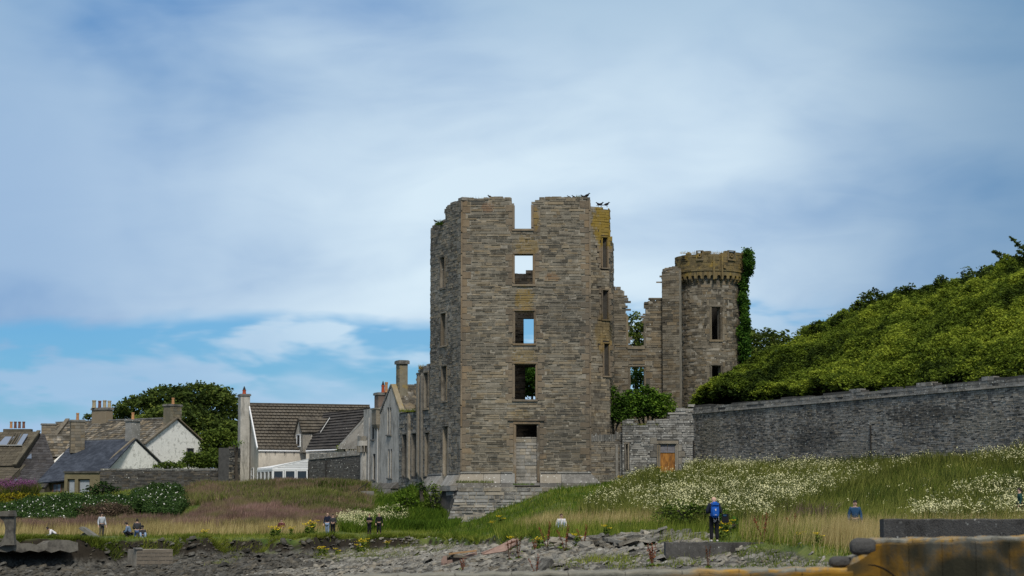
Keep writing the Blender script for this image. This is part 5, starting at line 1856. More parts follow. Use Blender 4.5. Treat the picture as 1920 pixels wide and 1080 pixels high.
mb = MB(); mb.hexa([zz(p, 1) for p in (q0, q1, q2, q3)] + [p - Vector((0, 0, 0.15)) for p in (q0, q1, q2, q3)]); mb.build('wall', M_BROWN, bl)
# ------------------------------------------------------------------ plants
def rand_dirs(n):
    v = nr.normal(size=(n, 3))
    return v / np.linalg.norm(v, axis=1, keepdims=True)


def leaf_cards(C, size, up=0.5, aspect=1.6):
    """one four-cornered leaf at each centre; up biases the leaf towards lying flat"""
    n = len(C)
    N = rand_dirs(n)
    N[:, 2] = np.abs(N[:, 2]) + up
    N /= np.linalg.norm(N, axis=1, keepdims=True)
    A = np.cross(N, rand_dirs(n))
    A /= np.linalg.norm(A, axis=1, keepdims=True) + 1e-9
    B = np.cross(N, A)
    s = (size if np.ndim(size) else np.full(n, size)) * nr.uniform(0.6, 1.3, n)
    A *= (s * aspect / 2)[:, None]
    B *= (s / 2)[:, None]
    V = np.stack([C - A, C - B * 1.0 + A * 0.1, C + A, C + B * 1.0 + A * 0.1], 1)
    return V.reshape(-1, 3)


def clumps(centres, per, spread, flat=0.45):
    n = len(centres)
    d = nr.normal(size=(n, per, 3)) * spread
    d[:, :, 2] *= flat
    return (centres[:, None, :] + d).reshape(-1, 3)


def ellipsoid_shell(c, r, n, inner=0.55, low=-0.3):
    d = rand_dirs(int(n * 1.6))
    d = d[d[:, 2] > low][:n]
    k = nr.uniform(inner, 1.0, len(d)) ** 0.6
    return np.array(c) + d * np.array(r) * k[:, None]


LM_SYC = leaf_mat('sycamore_leaf', (0.030, 0.050, 0.010), (0.12, 0.17, 0.020), (0.28, 0.335, 0.038), patch=0.75, ps=0.10)
LM_DARK = leaf_mat('dark_leaf', (0.028, 0.046, 0.013), (0.085, 0.125, 0.027), (0.20, 0.24, 0.044), patch=0.5, ps=0.15)
LM_ELDER = leaf_mat('elder_leaf', (0.03, 0.06, 0.012), (0.10, 0.19, 0.025), (0.24, 0.36, 0.04), patch=0.4, ps=0.3)
LM_IVY = leaf_mat('ivy_leaf', (0.018, 0.05, 0.01), (0.055, 0.13, 0.018), (0.12, 0.23, 0.03), patch=0.4, ps=0.5)
LM_HEDGE = leaf_mat('rose_leaf', (0.014, 0.030, 0.010), (0.035, 0.070, 0.020), (0.08, 0.13, 0.034), patch=0.3, ps=0.4)
LM_SHRUB = leaf_mat('shrub_leaf', (0.04, 0.07, 0.014), (0.11, 0.16, 0.028), (0.23, 0.28, 0.05), patch=0.4, ps=0.3)
LM_GOLD = leaf_mat('golden_leaf', (0.10, 0.09, 0.01), (0.22, 0.19, 0.015), (0.38, 0.32, 0.02), patch=0.3)
M_BARK = flat_mat('grey_bark', (0.06, 0.052, 0.042), 0.95, 0.4, 4)
M_PETAL = flat_mat('white_petal', (0.75, 0.74, 0.68), 0.7, 0.1, 4, 0)


def crown_tree(name, label, cat, base, blobs, leaf, mat, dens=3.2, per=7, spread=0.22, group=None, trunk=True, spiky=0, inner=0.6, up=0.5, low=-0.4, sparse_edge=0):
    """trunk with limbs reaching into every lobe of the crown"""
    t = empty(name, base, label, cat, group)
    b = Vector(base)
    if trunk:
        top = sum((Vector(c) for c, r in blobs), Vector()) / len(blobs)
        k = b.lerp(top, 0.45)
        k.z = b.z + (top.z - b.z) * 0.5
        mb = MB()
        mb.tube([b - Vector((0, 0, 0.3)), b.lerp(k, 0.5) + Vector((0.1, 0, 0)), k], [0.3, 0.22, 0.17], 8)
        tr = mb.build('trunk', M_BARK, t)
        for c, r in blobs:
            mb = MB()
            c = Vector(c)
            m_ = k.lerp(c, 0.5) + Vector((0, 0, 0.2))
            mb.tube([k, m_, c + Vector((0, 0, r[2] * 0.5))], [0.13, 0.08, 0.03], 6)
            for q in range(3):
                e = c + Vector((rng.uniform(-1, 1) * r[0], rng.uniform(-1, 1) * r[1], rng.uniform(0, 1) * r[2])) * 0.8
                mb.tube([m_, m_.lerp(e, 0.5) + Vector((0, 0, 0.1)), e], [0.05, 0.035, 0.012], 5)
            mb.build('limb', M_BARK, t)
    pts = []
    for c, r in blobs:
        area = 4 * math.pi * ((r[0] * r[1]) ** 1.6 + (r[0] * r[2]) ** 1.6 + (r[1] * r[2]) ** 1.6) ** (1 / 1.6) / 3 ** (1 / 1.6)
        n = int(area * dens)
        p = ellipsoid_shell(c, r, n, inner, low)
        # bulges: push groups of leaves in and out
        q = vnoise(p[:, 0] * 1.3 + p[:, 2], p[:, 1] * 1.3 + p[:, 2] * 0.7, 9)
        p = np.array(c) + (p - np.array(c)) * (0.86 + 0.3 * q)[:, None]
        pts.append(p)
    P_ = np.concatenate(pts)
    C = clumps(P_, per, spread)
    if sparse_edge:
        e = np.concatenate([ellipsoid_shell(c, np.array(r) * 1.18, sparse_edge, 0.9, 0.0) for c, r in blobs])
        C = np.concatenate([C, clumps(e, 5, spread * 0.9)])
    tn = np.repeat(nr.random(len(C) // per + 1), per)[:len(C)] * 0.6 + nr.random(len(C)) * 0.4
    np_mesh('crown', leaf_cards(C, leaf, up), 4, tn, mat, t)
    return t


# ---- the wind-pruned wood above the curtain wall
def wood():
    # top of the canopy, as height over ground for columns along the wall (a) and distance behind it (b)
    keys = [(1302, 752, 744), (1345, 738, 712), (1400, 733, 684), (1450, 728, 660), (1500, 722, 638), (1560, 716, 610), (1620, 716, 577), (1700, 712, 554), (1760, 708, 541), (1820, 705, 526), (1880, 703, 506), (1960, 700, 488), (2080, 695, 476)]
    kp = np.array([k[0] for k in keys], float)
    lo = np.array([k[1] for k in keys], float)
    hi = np.array([k[2] for k in keys], float)
    DEP = 46.0
    n = 60000
    px = nr.uniform(1303, 2080, n)
    s = nr.random(n) ** 0.85
    wallD = []
    sl = (W9.x - W0.x), (W9.y - W0.y)
    u = (px - 960) / F
    k = (u * W0.y - W0.x) / (sl[0] - u * sl[1])
    wd = W0.y + sl[1] * k
    D = wd + 2.0 + s * DEP * np.clip((px - 1290) / 260, 0.25, 1)
    bump = (vnoise(px / 70, D / 6.5, 15) - 0.5) * 1.8 + (vnoise(px / 30, D / 3.2, 5) - 0.5) * 1.3 + (vnoise(px / 11, D / 1.1, 6) - 0.5) * 1.0 + (vnoise(px / 4.5, D / 0.6, 7) - 0.5) * 0.6
    ylo, yhi = np.interp(px, kp, lo), np.interp(px, kp, hi)
    # the canopy climbs from the wall and rounds over at the skyline
    y = ylo + (yhi - ylo) * np.sin(np.clip(s, 0, 1) * math.pi / 2) ** 0.9
    z = (985 - y) * D / F
    z = z + bump * 0.8
    x = (px - 960) / F * D
    # under-layer of leaves hides the inside
    C0 = np.stack([x, D, z], 1)
    C = clumps(C0, 9, 0.17, 0.4)
    crest = vnoise(C0[:, 0] / 1.1, C0[:, 1] / 1.1, 8)
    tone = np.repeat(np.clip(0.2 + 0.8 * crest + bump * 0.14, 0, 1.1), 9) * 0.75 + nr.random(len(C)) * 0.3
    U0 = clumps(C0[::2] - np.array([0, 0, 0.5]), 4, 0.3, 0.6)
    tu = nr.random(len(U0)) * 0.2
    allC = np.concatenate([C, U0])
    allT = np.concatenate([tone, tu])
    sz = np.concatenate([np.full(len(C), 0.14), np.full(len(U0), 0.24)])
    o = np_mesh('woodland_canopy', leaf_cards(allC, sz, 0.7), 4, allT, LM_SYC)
    tag(o, 'wind-pruned wood of low green trees rising behind the curtain wall', None, None, 'stuff')
    return C0


WOODP = wood()
mb = MB()
m_shade, t_ = new_mat('canopy_shade')
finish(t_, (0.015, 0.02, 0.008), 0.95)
# dark sheet just under the leaves, painted as the shade inside the canopy
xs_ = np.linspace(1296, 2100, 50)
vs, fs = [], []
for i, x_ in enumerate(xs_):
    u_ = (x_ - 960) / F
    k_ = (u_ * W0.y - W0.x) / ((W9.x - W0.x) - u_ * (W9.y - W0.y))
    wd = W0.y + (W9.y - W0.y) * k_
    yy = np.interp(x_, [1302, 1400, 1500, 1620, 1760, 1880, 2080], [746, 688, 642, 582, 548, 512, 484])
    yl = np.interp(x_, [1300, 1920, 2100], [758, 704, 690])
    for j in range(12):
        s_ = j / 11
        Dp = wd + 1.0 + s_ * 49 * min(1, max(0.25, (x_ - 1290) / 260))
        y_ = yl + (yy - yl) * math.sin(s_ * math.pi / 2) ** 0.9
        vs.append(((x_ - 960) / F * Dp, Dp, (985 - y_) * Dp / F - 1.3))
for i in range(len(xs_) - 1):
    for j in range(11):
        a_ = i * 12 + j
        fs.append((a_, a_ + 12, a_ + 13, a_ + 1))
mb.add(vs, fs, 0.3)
bank = tag(mb.build('canopy_shade_sheet', m_shade), 'dark sheet under the leaves standing in for the shade inside the wood', None, None, 'structure')
# trees that stand out on its skyline
def sky_tree(px, py, D, w, h, label, mat=LM_SYC, leaf=0.2, name='wind_pruned_tree'):
    q = P(px, py, D)
    sc = D / F
    W_, H_ = w * sc / 2, h * sc / 2
    base = (q.x + W_ * 0.2, D, q.z - H_ * 2 - 2.5)
    blobs = [((q.x, D, q.z - H_), (W_ * 0.75, W_ * 0.7, H_)), ((q.x + W_ * 0.5, D + 0.5, q.z - H_ * 1.3), (W_ * 0.55, W_ * 0.5, H_ * 0.7)), ((q.x - W_ * 0.55, D - 0.3, q.z - H_ * 1.45), (W_ * 0.5, W_ * 0.5, H_ * 0.6))]
    return crown_tree(name, label, 'tree', base, blobs, leaf, mat, 4.5, 7, 0.2, 'trees standing out of the wood', inner=0.3, sparse_edge=14)
sky_tree(1528, 606, 214, 46, 30, 'small round treetop nearest the round tower on the sloping wood skyline')
sky_tree(1575, 588, 213, 40, 30, 'treetop with a light green crown where the wood starts to climb')
sky_tree(1636, 546, 214, 76, 48, 'broad treetop standing highest in the middle of the wood skyline')
sky_tree(1700, 535, 212, 60, 34, 'low rounded treetop just right of the broad middle one')
sky_tree(1763, 514, 211, 22, 36, 'thin dark upright treetop like a knob on the skyline', LM_DARK)
sky_tree(1816, 503, 208, 30, 34, 'small dark tuft of a treetop left of the conifer', LM_DARK)
sky_tree(1860, 496, 206, 70, 46, 'wide dark treetop under the conifer branches', LM_DARK)
# conifer with bare reaching branches, top right
cf = empty('conifer_tree', tuple(P(1935, 620, 204)), 'dark conifer reaching long drooping branches out at the upper photo edge', 'tree')
bq, tq = P(1938, 620, 204), P(1934, 425, 204)
mb = MB(); mb.tube([bq, tq], [0.35, 0.06], 8); mb.build('trunk', M_BARK, cf)
nc, tc_ = [], []
for (x0, y0, x1, y1) in ((1936, 470, 1893, 442), (1936, 482, 1860, 470), (1936, 500, 1875, 484), (1936, 470, 1908, 470), (1938, 500, 1890, 496), (1938, 515, 1865, 504), (1938, 450, 1975, 430), (1938, 480, 1990, 465), (1938, 510, 2000, 500), (1936, 495, 1905, 478), (1938, 530, 1880, 520)):
    p0, p1 = P(x0, y0, 204), P(x1, y1, 204 + rng.uniform(-1.5, 1))
    m_ = p0.lerp(p1, 0.55) + Vector((0, 0, -0.35))
    mb = MB(); mb.tube([p0, m_, p1], [0.07, 0.05, 0.02], 5); mb.build('branch', M_BARK, cf)
    for i in range(90):
        s_ = rng.random() ** 0.8
        q = p0.lerp(m_, s_ * 2) if s_ < 0.5 else m_.lerp(p1, s_ * 2 - 1)
        w_ = 0.30 * (1.05 - s_)
        nc.append((q.x + rng.gauss(0, w_), q.y + rng.gauss(0, w_), q.z - abs(rng.gauss(0, 0.12)) + 0.05))
np_mesh('crown', leaf_cards(clumps(np.array(nc), 3, 0.06), 0.14, 0.2, 2.2), 4, nr.random(len(nc) * 3) * 0.4, LM_DARK, cf)

def blob_px(px, py, D, w, h, d=None):
    q = P(px, py, D)
    s_ = D / F / 2
    return ((q.x, D, q.z), (w * s_, (d or w) * s_, h * s_))
# tree right of the round tower
crown_tree('broad_tree', 'dark rounded tree close behind the ivy side of the round tower', 'tree', tuple(P(1440, 760, 232)),
           [blob_px(1430, 650, 232, 66, 62), blob_px(1405, 655, 231, 40, 70), blob_px(1465, 656, 233, 56, 66), blob_px(1440, 690, 230, 100, 80)], 0.24, LM_DARK, 4.5, 7, 0.25, sparse_edge=30)
crown_tree('broad_tree', 'dark tree seen through the gap of the ruined wall', 'tree', tuple(P(1192, 760, 236)),
           [blob_px(1190, 622, 236, 44, 66), blob_px(1205, 640, 237, 44, 60), blob_px(1180, 650, 235, 40, 60), blob_px(1192, 705, 234, 60, 90)], 0.22, LM_DARK, 4.2, 7, 0.22, sparse_edge=30)
crown_tree('broad_tree', 'green tree glimpsed through the third window of the keep', 'tree', tuple(P(995, 800, 220)),
           [blob_px(1000, 725, 220, 90, 90), blob_px(1000, 705, 222, 70, 70)], 0.24, LM_IVY, 11, 7, 0.2)
# big tree behind the white cottages
crown_tree('spreading_tree', 'large dark wind-swept tree spreading behind the white cottages', 'tree', tuple(P(350, 850, 262)),
           [blob_px(265, 768, 262, 90, 46), blob_px(320, 756, 261, 110, 58), blob_px(375, 750, 260, 110, 58), blob_px(408, 768, 259, 80, 74), blob_px(232, 782, 263, 60, 32), blob_px(340, 790, 257, 150, 60), blob_px(420, 798, 258, 60, 60), blob_px(390, 812, 256, 120, 56), blob_px(300, 800, 259, 120, 50), blob_px(425, 820, 255, 60, 50)], 0.26, LM_DARK, 5.5, 7, 0.27, sparse_edge=45, inner=0.7)
crown_tree('small_tree', 'little dark treetop peeping above the roof ridge beside the four-pot stack', 'tree', tuple(P(172, 830, 262)), [blob_px(168, 784, 262, 24, 14), blob_px(180, 780, 262, 18, 14)], 0.22, LM_DARK, 6, 6, 0.15)
def bush(name, label, px, py, D, w, h, mat, leaf=0.2, dens=5, n=4, cat='bush', sp=0.2, group=None, per=7):
    q = P(px, py, D)
    g = gz(q.x, D)
    s_ = D / F / 2
    blobs = []
    for i in range(n):
        f_ = (i + 0.5) / n * 2 - 1
        blobs.append(((q.x + f_ * w * s_ * 0.7, D + rng.uniform(-0.3, 0.3), q.z - abs(f_) * h * s_ * 0.35 + rng.uniform(-1, 1) * h * s_ * 0.12), (w * s_ * (0.95 / n + 0.18), w * s_ * 0.4, h * s_ * rng.uniform(0.8, 1.0))))
    return crown_tree(name, label, cat, (q.x, D, min(g, q.z - h * s_)), blobs, leaf, mat, dens, per, sp, group, inner=0.6)
bush('leafy_shrub', 'light green shrub mass behind the pillar and white cottage gable', 408, 838, 250, 110, 76, LM_SHRUB, 0.2, 9, 4)
bush('leafy_shrub', 'bright green bush on the wall below the gable window', 388, 864, 240, 110, 48, LM_SHRUB, 0.18, 9, 4)
bush('leafy_shrub', 'low green bush at the foot of the small white gable', 318, 874, 232, 60, 16, LM_SHRUB, 0.15, 9, 3)
bush('leafy_shrub', 'tuft of green leaves on the pillar top', 443, 832, 228, 18, 14, LM_ELDER, 0.14, n=2)
bush('leafy_shrub', 'yellow-green bush spilling over the garden wall by the harled house', 655, 836, 234, 46, 22, LM_SHRUB, 0.15, n=3)
bush('elder_bush', 'bright green elder bush against the ruined wall below the round tower', 1215, 762, 207, 110, 84, LM_ELDER, 0.17, 11, 5, sp=0.22)
bush('elder_bush', 'darker green elder bush tucked behind the keep corner', 1146, 768, 206.0, 80, 86, LM_ELDER, 0.17, 10, 3, sp=0.22)
bush('elder_bush', 'leafy bush filling the lower window of the ruined wall', 1196, 715, 214.5, 36, 60, LM_IVY, 0.17, 6, 2)
bush('dark_shrub', 'dark green dome-shaped shrub in front of the bay windows', 192, 924, 219, 72, 42, LM_HEDGE, 0.16, 7, 3)
# ivy on the round tower
iv = empty('ivy', (RC[0] + 2.6, RC[1], 3), 'glossy green ivy hanging down the right side of the round tower', 'ivy')
def ivy_leaves():
    n = 5200
    z0_, z1_ = ZY(676, 213), ZY(468, 213)
    z = nr.uniform(z0_, z1_, n)
    f_ = (z - z0_) / (z1_ - z0_)
    left = np.interp(f_, [0, 0.1, 0.3, 0.5, 0.7, 0.8, 1.0], [56, 50, 52, 62, 58, 60, 55]) + (vnoise(z * 1.5, z * 0, 3) - 0.5) * 12
    ang = np.radians(left + nr.random(n) ** 1.0 * (125 - left))
    rr = 2.86 + (z > zc1) * 0.45 + nr.random(n) * 0.6 * np.interp(f_, [0, 0.15, 0.5, 1], [0.9, 1.2, 0.9, 0.9]) + (vnoise(z * 1.1, ang * 4, 8) * 0.45)
    C = np.stack([RC[0] + np.sin(ang) * rr, RC[1] - np.cos(ang) * rr, z], 1)
    C = clumps(C, 3, 0.1, 0.8)
    return C
C = ivy_leaves()
np_mesh('leaves', leaf_cards(C, 0.17, 0.2, 1.2), 4, nr.random(len(C)), LM_IVY, iv)
mb = MB()
for k in range(5):
    a_ = R(68 + k * 9)
    zs = np.linspace(2, ztop, 12)
    mb.tube([(RC[0] + math.sin(a_ + 0.03 * math.sin(z_)) * 2.86, RC[1] - math.cos(a_ + 0.03 * math.sin(z_)) * 2.86, z_) for z_ in zs], [0.06 - 0.003 * i for i in range(12)], 5)
mb.build('stem', M_BARK, iv)

# ---- ground cover: blades and stalks sown over the slope
def inpoly(x, y, poly):
    c = np.zeros(len(x), bool)
    j = len(poly) - 1
    for i in range(len(poly)):
        xi, yi = poly[i]; xj, yj = poly[j]
        hit = ((yi > y) != (yj > y)) & (x < (xj - xi) * (y - yi) / (yj - yi + 1e-9) + xi)
        c ^= hit
        j = i
    return c

def sow(n, x0, x1, d0, d1, bias=1.0):
    """random ground points spread evenly over the view, with the column and row each falls on"""
    px = nr.uniform(x0, x1, n)
    D = d0 + (d1 - d0) * nr.random(n) ** bias
    X = (px - 960) / F * D
    c, z, b = zone(X, D)
    y = 985 - z / D * F
    return px, X, D, z, y, b

def blades(X, D, z, h, w, lean=0.35):
    n = len(X)
    an = nr.uniform(0, 2 * math.pi, n)
    dx, dy = np.cos(an) * w / 2, np.sin(an) * w / 2
    lx, ly = nr.normal(size=n) * lean * h + 0.12 * h, nr.normal(size=n) * lean * h
    base = np.stack([X, D, z - 0.05], 1)
    V = np.stack([base + np.stack([-dx, -dy, 0 * dx], 1), base + np.stack([dx, dy, 0 * dx], 1), base + np.stack([lx, ly, h], 1)], 1)
    return V.reshape(-1, 3)

GR_A = leaf_mat('meadow_grass', (0.055, 0.088, 0.012), (0.15, 0.19, 0.026), (0.31, 0.32, 0.065), 0.3, patch=0.6, ps=0.09)
GR_L = leaf_mat('lush_grass', (0.030, 0.062, 0.008), (0.080, 0.145, 0.016), (0.17, 0.24, 0.03), 0.3, patch=0.5, ps=0.2)
GR_T = leaf_mat('dry_grass_stalk', (0.20, 0.155, 0.06), (0.42, 0.33, 0.14), (0.62, 0.50, 0.24), 0.25, patch=0.5, ps=0.18)
GR_P = leaf_mat('pink_grass_head', (0.12, 0.085, 0.06), (0.25, 0.16, 0.125), (0.37, 0.24, 0.20), 0.25, patch=0.6, ps=0.10, third=(0.20, 0.19, 0.07))
GR_O = leaf_mat('olive_herb', (0.055, 0.075, 0.018), (0.14, 0.165, 0.04), (0.26, 0.26, 0.08), 0.25, patch=0.7, ps=0.12, third=(0.25, 0.18, 0.11))
GR_F = flat_mat('meadowsweet_head', (0.56, 0.54, 0.30), 0.8, 0.2, 6, 0)
GR_M = leaf_mat('meadow_herb', (0.045, 0.062, 0.014), (0.13, 0.15, 0.03), (0.27, 0.27, 0.07), 0.3, patch=0.6, ps=0.12)

# plots of the slope, in rows and columns of the photograph's ground
GREENPATCH = [(1420, 1000), (1480, 975), (1560, 935), (1640, 905), (1720, 878), (1790, 872), (1880, 885), (1960, 880), (1960, 900), (1850, 925), (1760, 950), (1700, 975), (1650, 1000)]
MEADOW = [(1085, 962), (1130, 935), (1180, 905), (1240, 880), (1290, 868), (1500, 862), (1700, 850), (2000, 820), (2000, 990), (1650, 990), (1450, 990), (1330, 1000), (1240, 985), (1150, 980)]
TANR = [(1385, 985), (1480, 980), (1700, 985), (2000, 975), (2000, 1075), (1500, 1075), (1430, 1050), (1385, 1012)]
TANC = [(960, 990), (1010, 984), (1090, 978), (1200, 975), (1250, 985), (1190, 996), (1060, 1000), (980, 998)]
TANL = [(-50, 996), (150, 994), (330, 991), (480, 989), (620, 989), (640, 998), (500, 1005), (300, 1006), (100, 1006), (-50, 1007)]
PINKL = [(-50, 992), (130, 990), (150, 984), (250, 980), (300, 984), (345, 984), (370, 965), (430, 948), (520, 957), (640, 968), (690, 978), (660, 988), (480, 991), (330, 993), (150, 997), (-50, 999)]
MOUND = [(300, 962), (350, 925), (430, 900), (560, 885), (640, 890), (690, 915), (700, 965), (640, 970), (520, 957), (420, 942), (330, 952)]
WEEDS = [(640, 990), (690, 950), (760, 925), (840, 905), (860, 985), (830, 1002), (700, 1000)]

def veg(name, label, mat, n, sel, h, w, x0=-200, x1=2350, d0=75, d1=226, bias=0.9, lean=0.3, hvar=0.35, dscale=True):
    px, X, D, z, y, b = sow(n, x0, x1, d0, d1, bias)
    k = sel(px, y, b, D, X)
    # nothing grows inside the keep or past the walls
    X, D, z, px, y = X[k], D[k], z[k], px[k], y[k]
    hh_ = h * nr.uniform(1 - hvar, 1 + hvar, len(X)) * (0.62 + 0.5 * vnoise(X / 0.9, D / 1.5, 91) + 0.32 * vnoise(X / 3.1, D / 4.0, 92))
    ww = w * (D / 150 if dscale else 1)
    V = blades(X, D, z, hh_, ww, lean)
    o = np_mesh(name, V, 3, nr.random(len(X)), mat)
    tag(o, label, None, None, 'stuff')
    return X, D, z, hh_, px, y

def behind_wall(px, D):
    u_ = (px - 960) / F
    k_ = (u_ * W0.y - W0.x) / ((W9.x - W0.x) - u_ * (W9.y - W0.y))
    wd = np.where(px > 1300, W0.y + (W9.y - W0.y) * k_, np.where(px > 1100, 202.3, np.where(px > 835, 198.4, np.where(px > 690, 205 + (835 - px) * 0.12, 226))))
    return D > wd - 0.2
ok = lambda px, y, b, D: (b < 0.35) & ~behind_wall(px, D) & ~((px > 150) & (px < 300) & (D > 146) & (D < 152.8) & (nr.random(len(px)) < 0.85)) & ~((px > 596) & (px < 735) & (D > 165) & (D < 178.5) & (nr.random(len(px)) < 0.8))
def patchy(X, D, s, seed, lo): return vnoise(X / s, D / s, seed) > lo

veg('grass', 'short green grass along the top of the bank and over the slope', GR_A, 300000, lambda px, y, b, D, X: ok(px, y, b, D), 0.26, 0.045, bias=0.8)
veg('lush_grass', 'deep green grass on the slope below the keep', GR_L, 110000,
    lambda px, y, b, D, X: ok(px, y, b, D) & (((px > 620) & (px < 1180) & (y < np.where(px < 820, 998, 1010))) | inpoly(px, y, GREENPATCH)), 0.45, 0.05)
TAN = veg('dry_grass', 'tall pale dry grass in bands across the slope', GR_T, 420000,
    lambda px, y, b, D, X: ok(px, y, b, D) & (inpoly(px, y, TANL) | inpoly(px, y, TANC) | (inpoly(px, y, TANR) & (nr.random(len(px)) < np.interp(y, [975, 1005, 1030, 1070], [0.8, 0.65, 0.3, 0.3])))), 0.74, 0.03, lean=0.16)
veg('tall_green_grass', 'tall green blades at the edge of the pale grass', GR_A, 200000,
    lambda px, y, b, D, X: ok(px, y, b, D) & (((y > 994) & (y < 1016) & (px > 930) & (px < 1320)) | ((y > 985) & (px > 1380) & patchy(X, D, 2.5, 21, 0.5))), 0.72, 0.05, lean=0.25)
veg('pink_grass', 'brownish pink grass heads in front of the hedges and on the mound', GR_P, 520000,
    lambda px, y, b, D, X: ok(px, y, b, D) & (inpoly(px, y, PINKL) | (inpoly(px, y, MOUND) & (nr.random(len(px)) < 0.35))), 0.75, 0.06, x1=720, d0=160, d1=226, lean=0.18, bias=1)
veg('mound_herbs', 'olive green herbs over the mound by the conservatory', GR_O, 260000,
    lambda px, y, b, D, X: ok(px, y, b, D) & inpoly(px, y, MOUND), 0.7, 0.10, x1=720, d0=180, d1=226, lean=0.35, bias=1)
veg('green_weeds', 'rank green weeds below the harled house and the keep', GR_L, 120000,
    lambda px, y, b, D, X: ok(px, y, b, D) & ((inpoly(px, y, WEEDS) & (y < 994)) | (inpoly(px, y, MOUND) & (px > 590))), 0.6, 0.09, x0=560, x1=880, d0=165, d1=215, lean=0.4, bias=1)
MD = veg('meadow_herbs', 'dense dark green meadow herbs on the slope below the curtain wall', GR_M, 340000,
    lambda px, y, b, D, X: ok(px, y, b, D) & inpoly(px, y, MEADOW) & ~((px > 1226) & (px < 1282) & (y < 906)) & ~(inpoly(px, y, GREENPATCH) & (nr.random(len(px)) < 0.8)), 0.85, 0.07, x0=1080, d0=95, d1=204, lean=0.3, bias=1)
veg('tall_tufts', 'tall tufts of pale grass around the blue-shirted man', GR_T, 26000, lambda px, y, b, D, X: (((px - 1600) / 75) ** 2 + ((y - 1024) / 12) ** 2 < 1) & (nr.random(len(px)) < 0.6 * (1.1 - np.abs(px - 1600) / 75)), 0.86, 0.028, x0=1530, x1=1670, d0=84, d1=104, lean=0.14)
# cream flower heads over the herbs, in drifts
def heads(src, keep, size, name, label, mat, per=4, spread=0.07):
    X, D, z, h, px, y = src
    k = keep(X, D, px, y)
    X, D, z, h = X[k], D[k], z[k], h[k]
    C = np.stack([X, D, z + h * nr.uniform(0.9, 1.1, len(X))], 1)
    C = clumps(C, per, spread, 0.9)
    V = leaf_cards(C, size, 0.3, 1.1)
    o = np_mesh(name, V, 4, nr.random(len(C)), mat)
    return tag(o, label, None, None, 'stuff')
heads(MD, lambda X, D, px, y: (nr.random(len(X)) < 0.2 * np.clip((vnoise(X / 2.4, D / 5, 31) - 0.30) * 3, 0.16, 1) * np.clip((vnoise(X / 0.7, D / 1.6, 32) - 0.25) * 2.5, 0.05, 1.3) * np.interp(px, [1080, 1200, 1300, 2000], [0.35, 0.6, 1, 1]) * (1 - 0.93 * inpoly(px, y, GREENPATCH))), 0.07,
      'flower_drifts', 'cream meadowsweet flower heads in drifts below the curtain wall', GR_F)
WS = veg('meadowsweet', 'creamy flowered herbs by the path left of the women in black', GR_L, 60000,
    lambda px, y, b, D, X: ok(px, y, b, D) & ((((px - 668) / 34) ** 2 + ((y - 990) / 9) ** 2 < 1) | (((px - 735) / 34) ** 2 + ((y - 980) / 12) ** 2 < 1)), 0.8, 0.06, x0=620, x1=780, d0=170, d1=205, bias=1)
heads(WS, lambda X, D, px, y: nr.random(len(X)) < 0.14 * (0.3 + 1.4 * vnoise(X / 0.8, D / 1.5, 33)), 0.075, 'flower_drift', 'cream flower heads beside the path near the couple', GR_F)
mpk = flat_mat('magenta_flower', (0.17, 0.05, 0.15), 0.8, 0.3, 5, 0)
PK = veg('willowherb', 'stalks of rosebay willowherb under the far left roofs', GR_M, 14000, lambda px, y, b, D, X: (px < 72), 1.1, 0.07, x0=-60, x1=72, d0=221, d1=226, bias=1)
heads(PK, lambda X, D, px, y: nr.random(len(X)) < 0.35, 0.07, 'willowherb_flowers', 'magenta spikes of willowherb under the far left roofs', mpk, 3, 0.12)
GR_PU = leaf_mat('purple_grass_head', (0.11, 0.05, 0.07), (0.20, 0.10, 0.13), (0.30, 0.17, 0.2), 0.25, patch=0.5)
veg('purple_grass', 'patches of purplish pink grass before the blue-shirted man and the couple', GR_PU, 120000,
    lambda px, y, b, D, X: ok(px, y, b, D) & (((px > 1440) & (px < 1560) & (y > 968) & (y < 985)) | ((px > 450) & (px < 640) & (y > 962) & (y < 985) & patchy(X, D, 2, 41, 0.45)) | ((px > 1405) & (px < 1440) & (y > 962) & (y < 975))), 0.7, 0.04, x0=440, x1=1600, d0=100, d1=205)

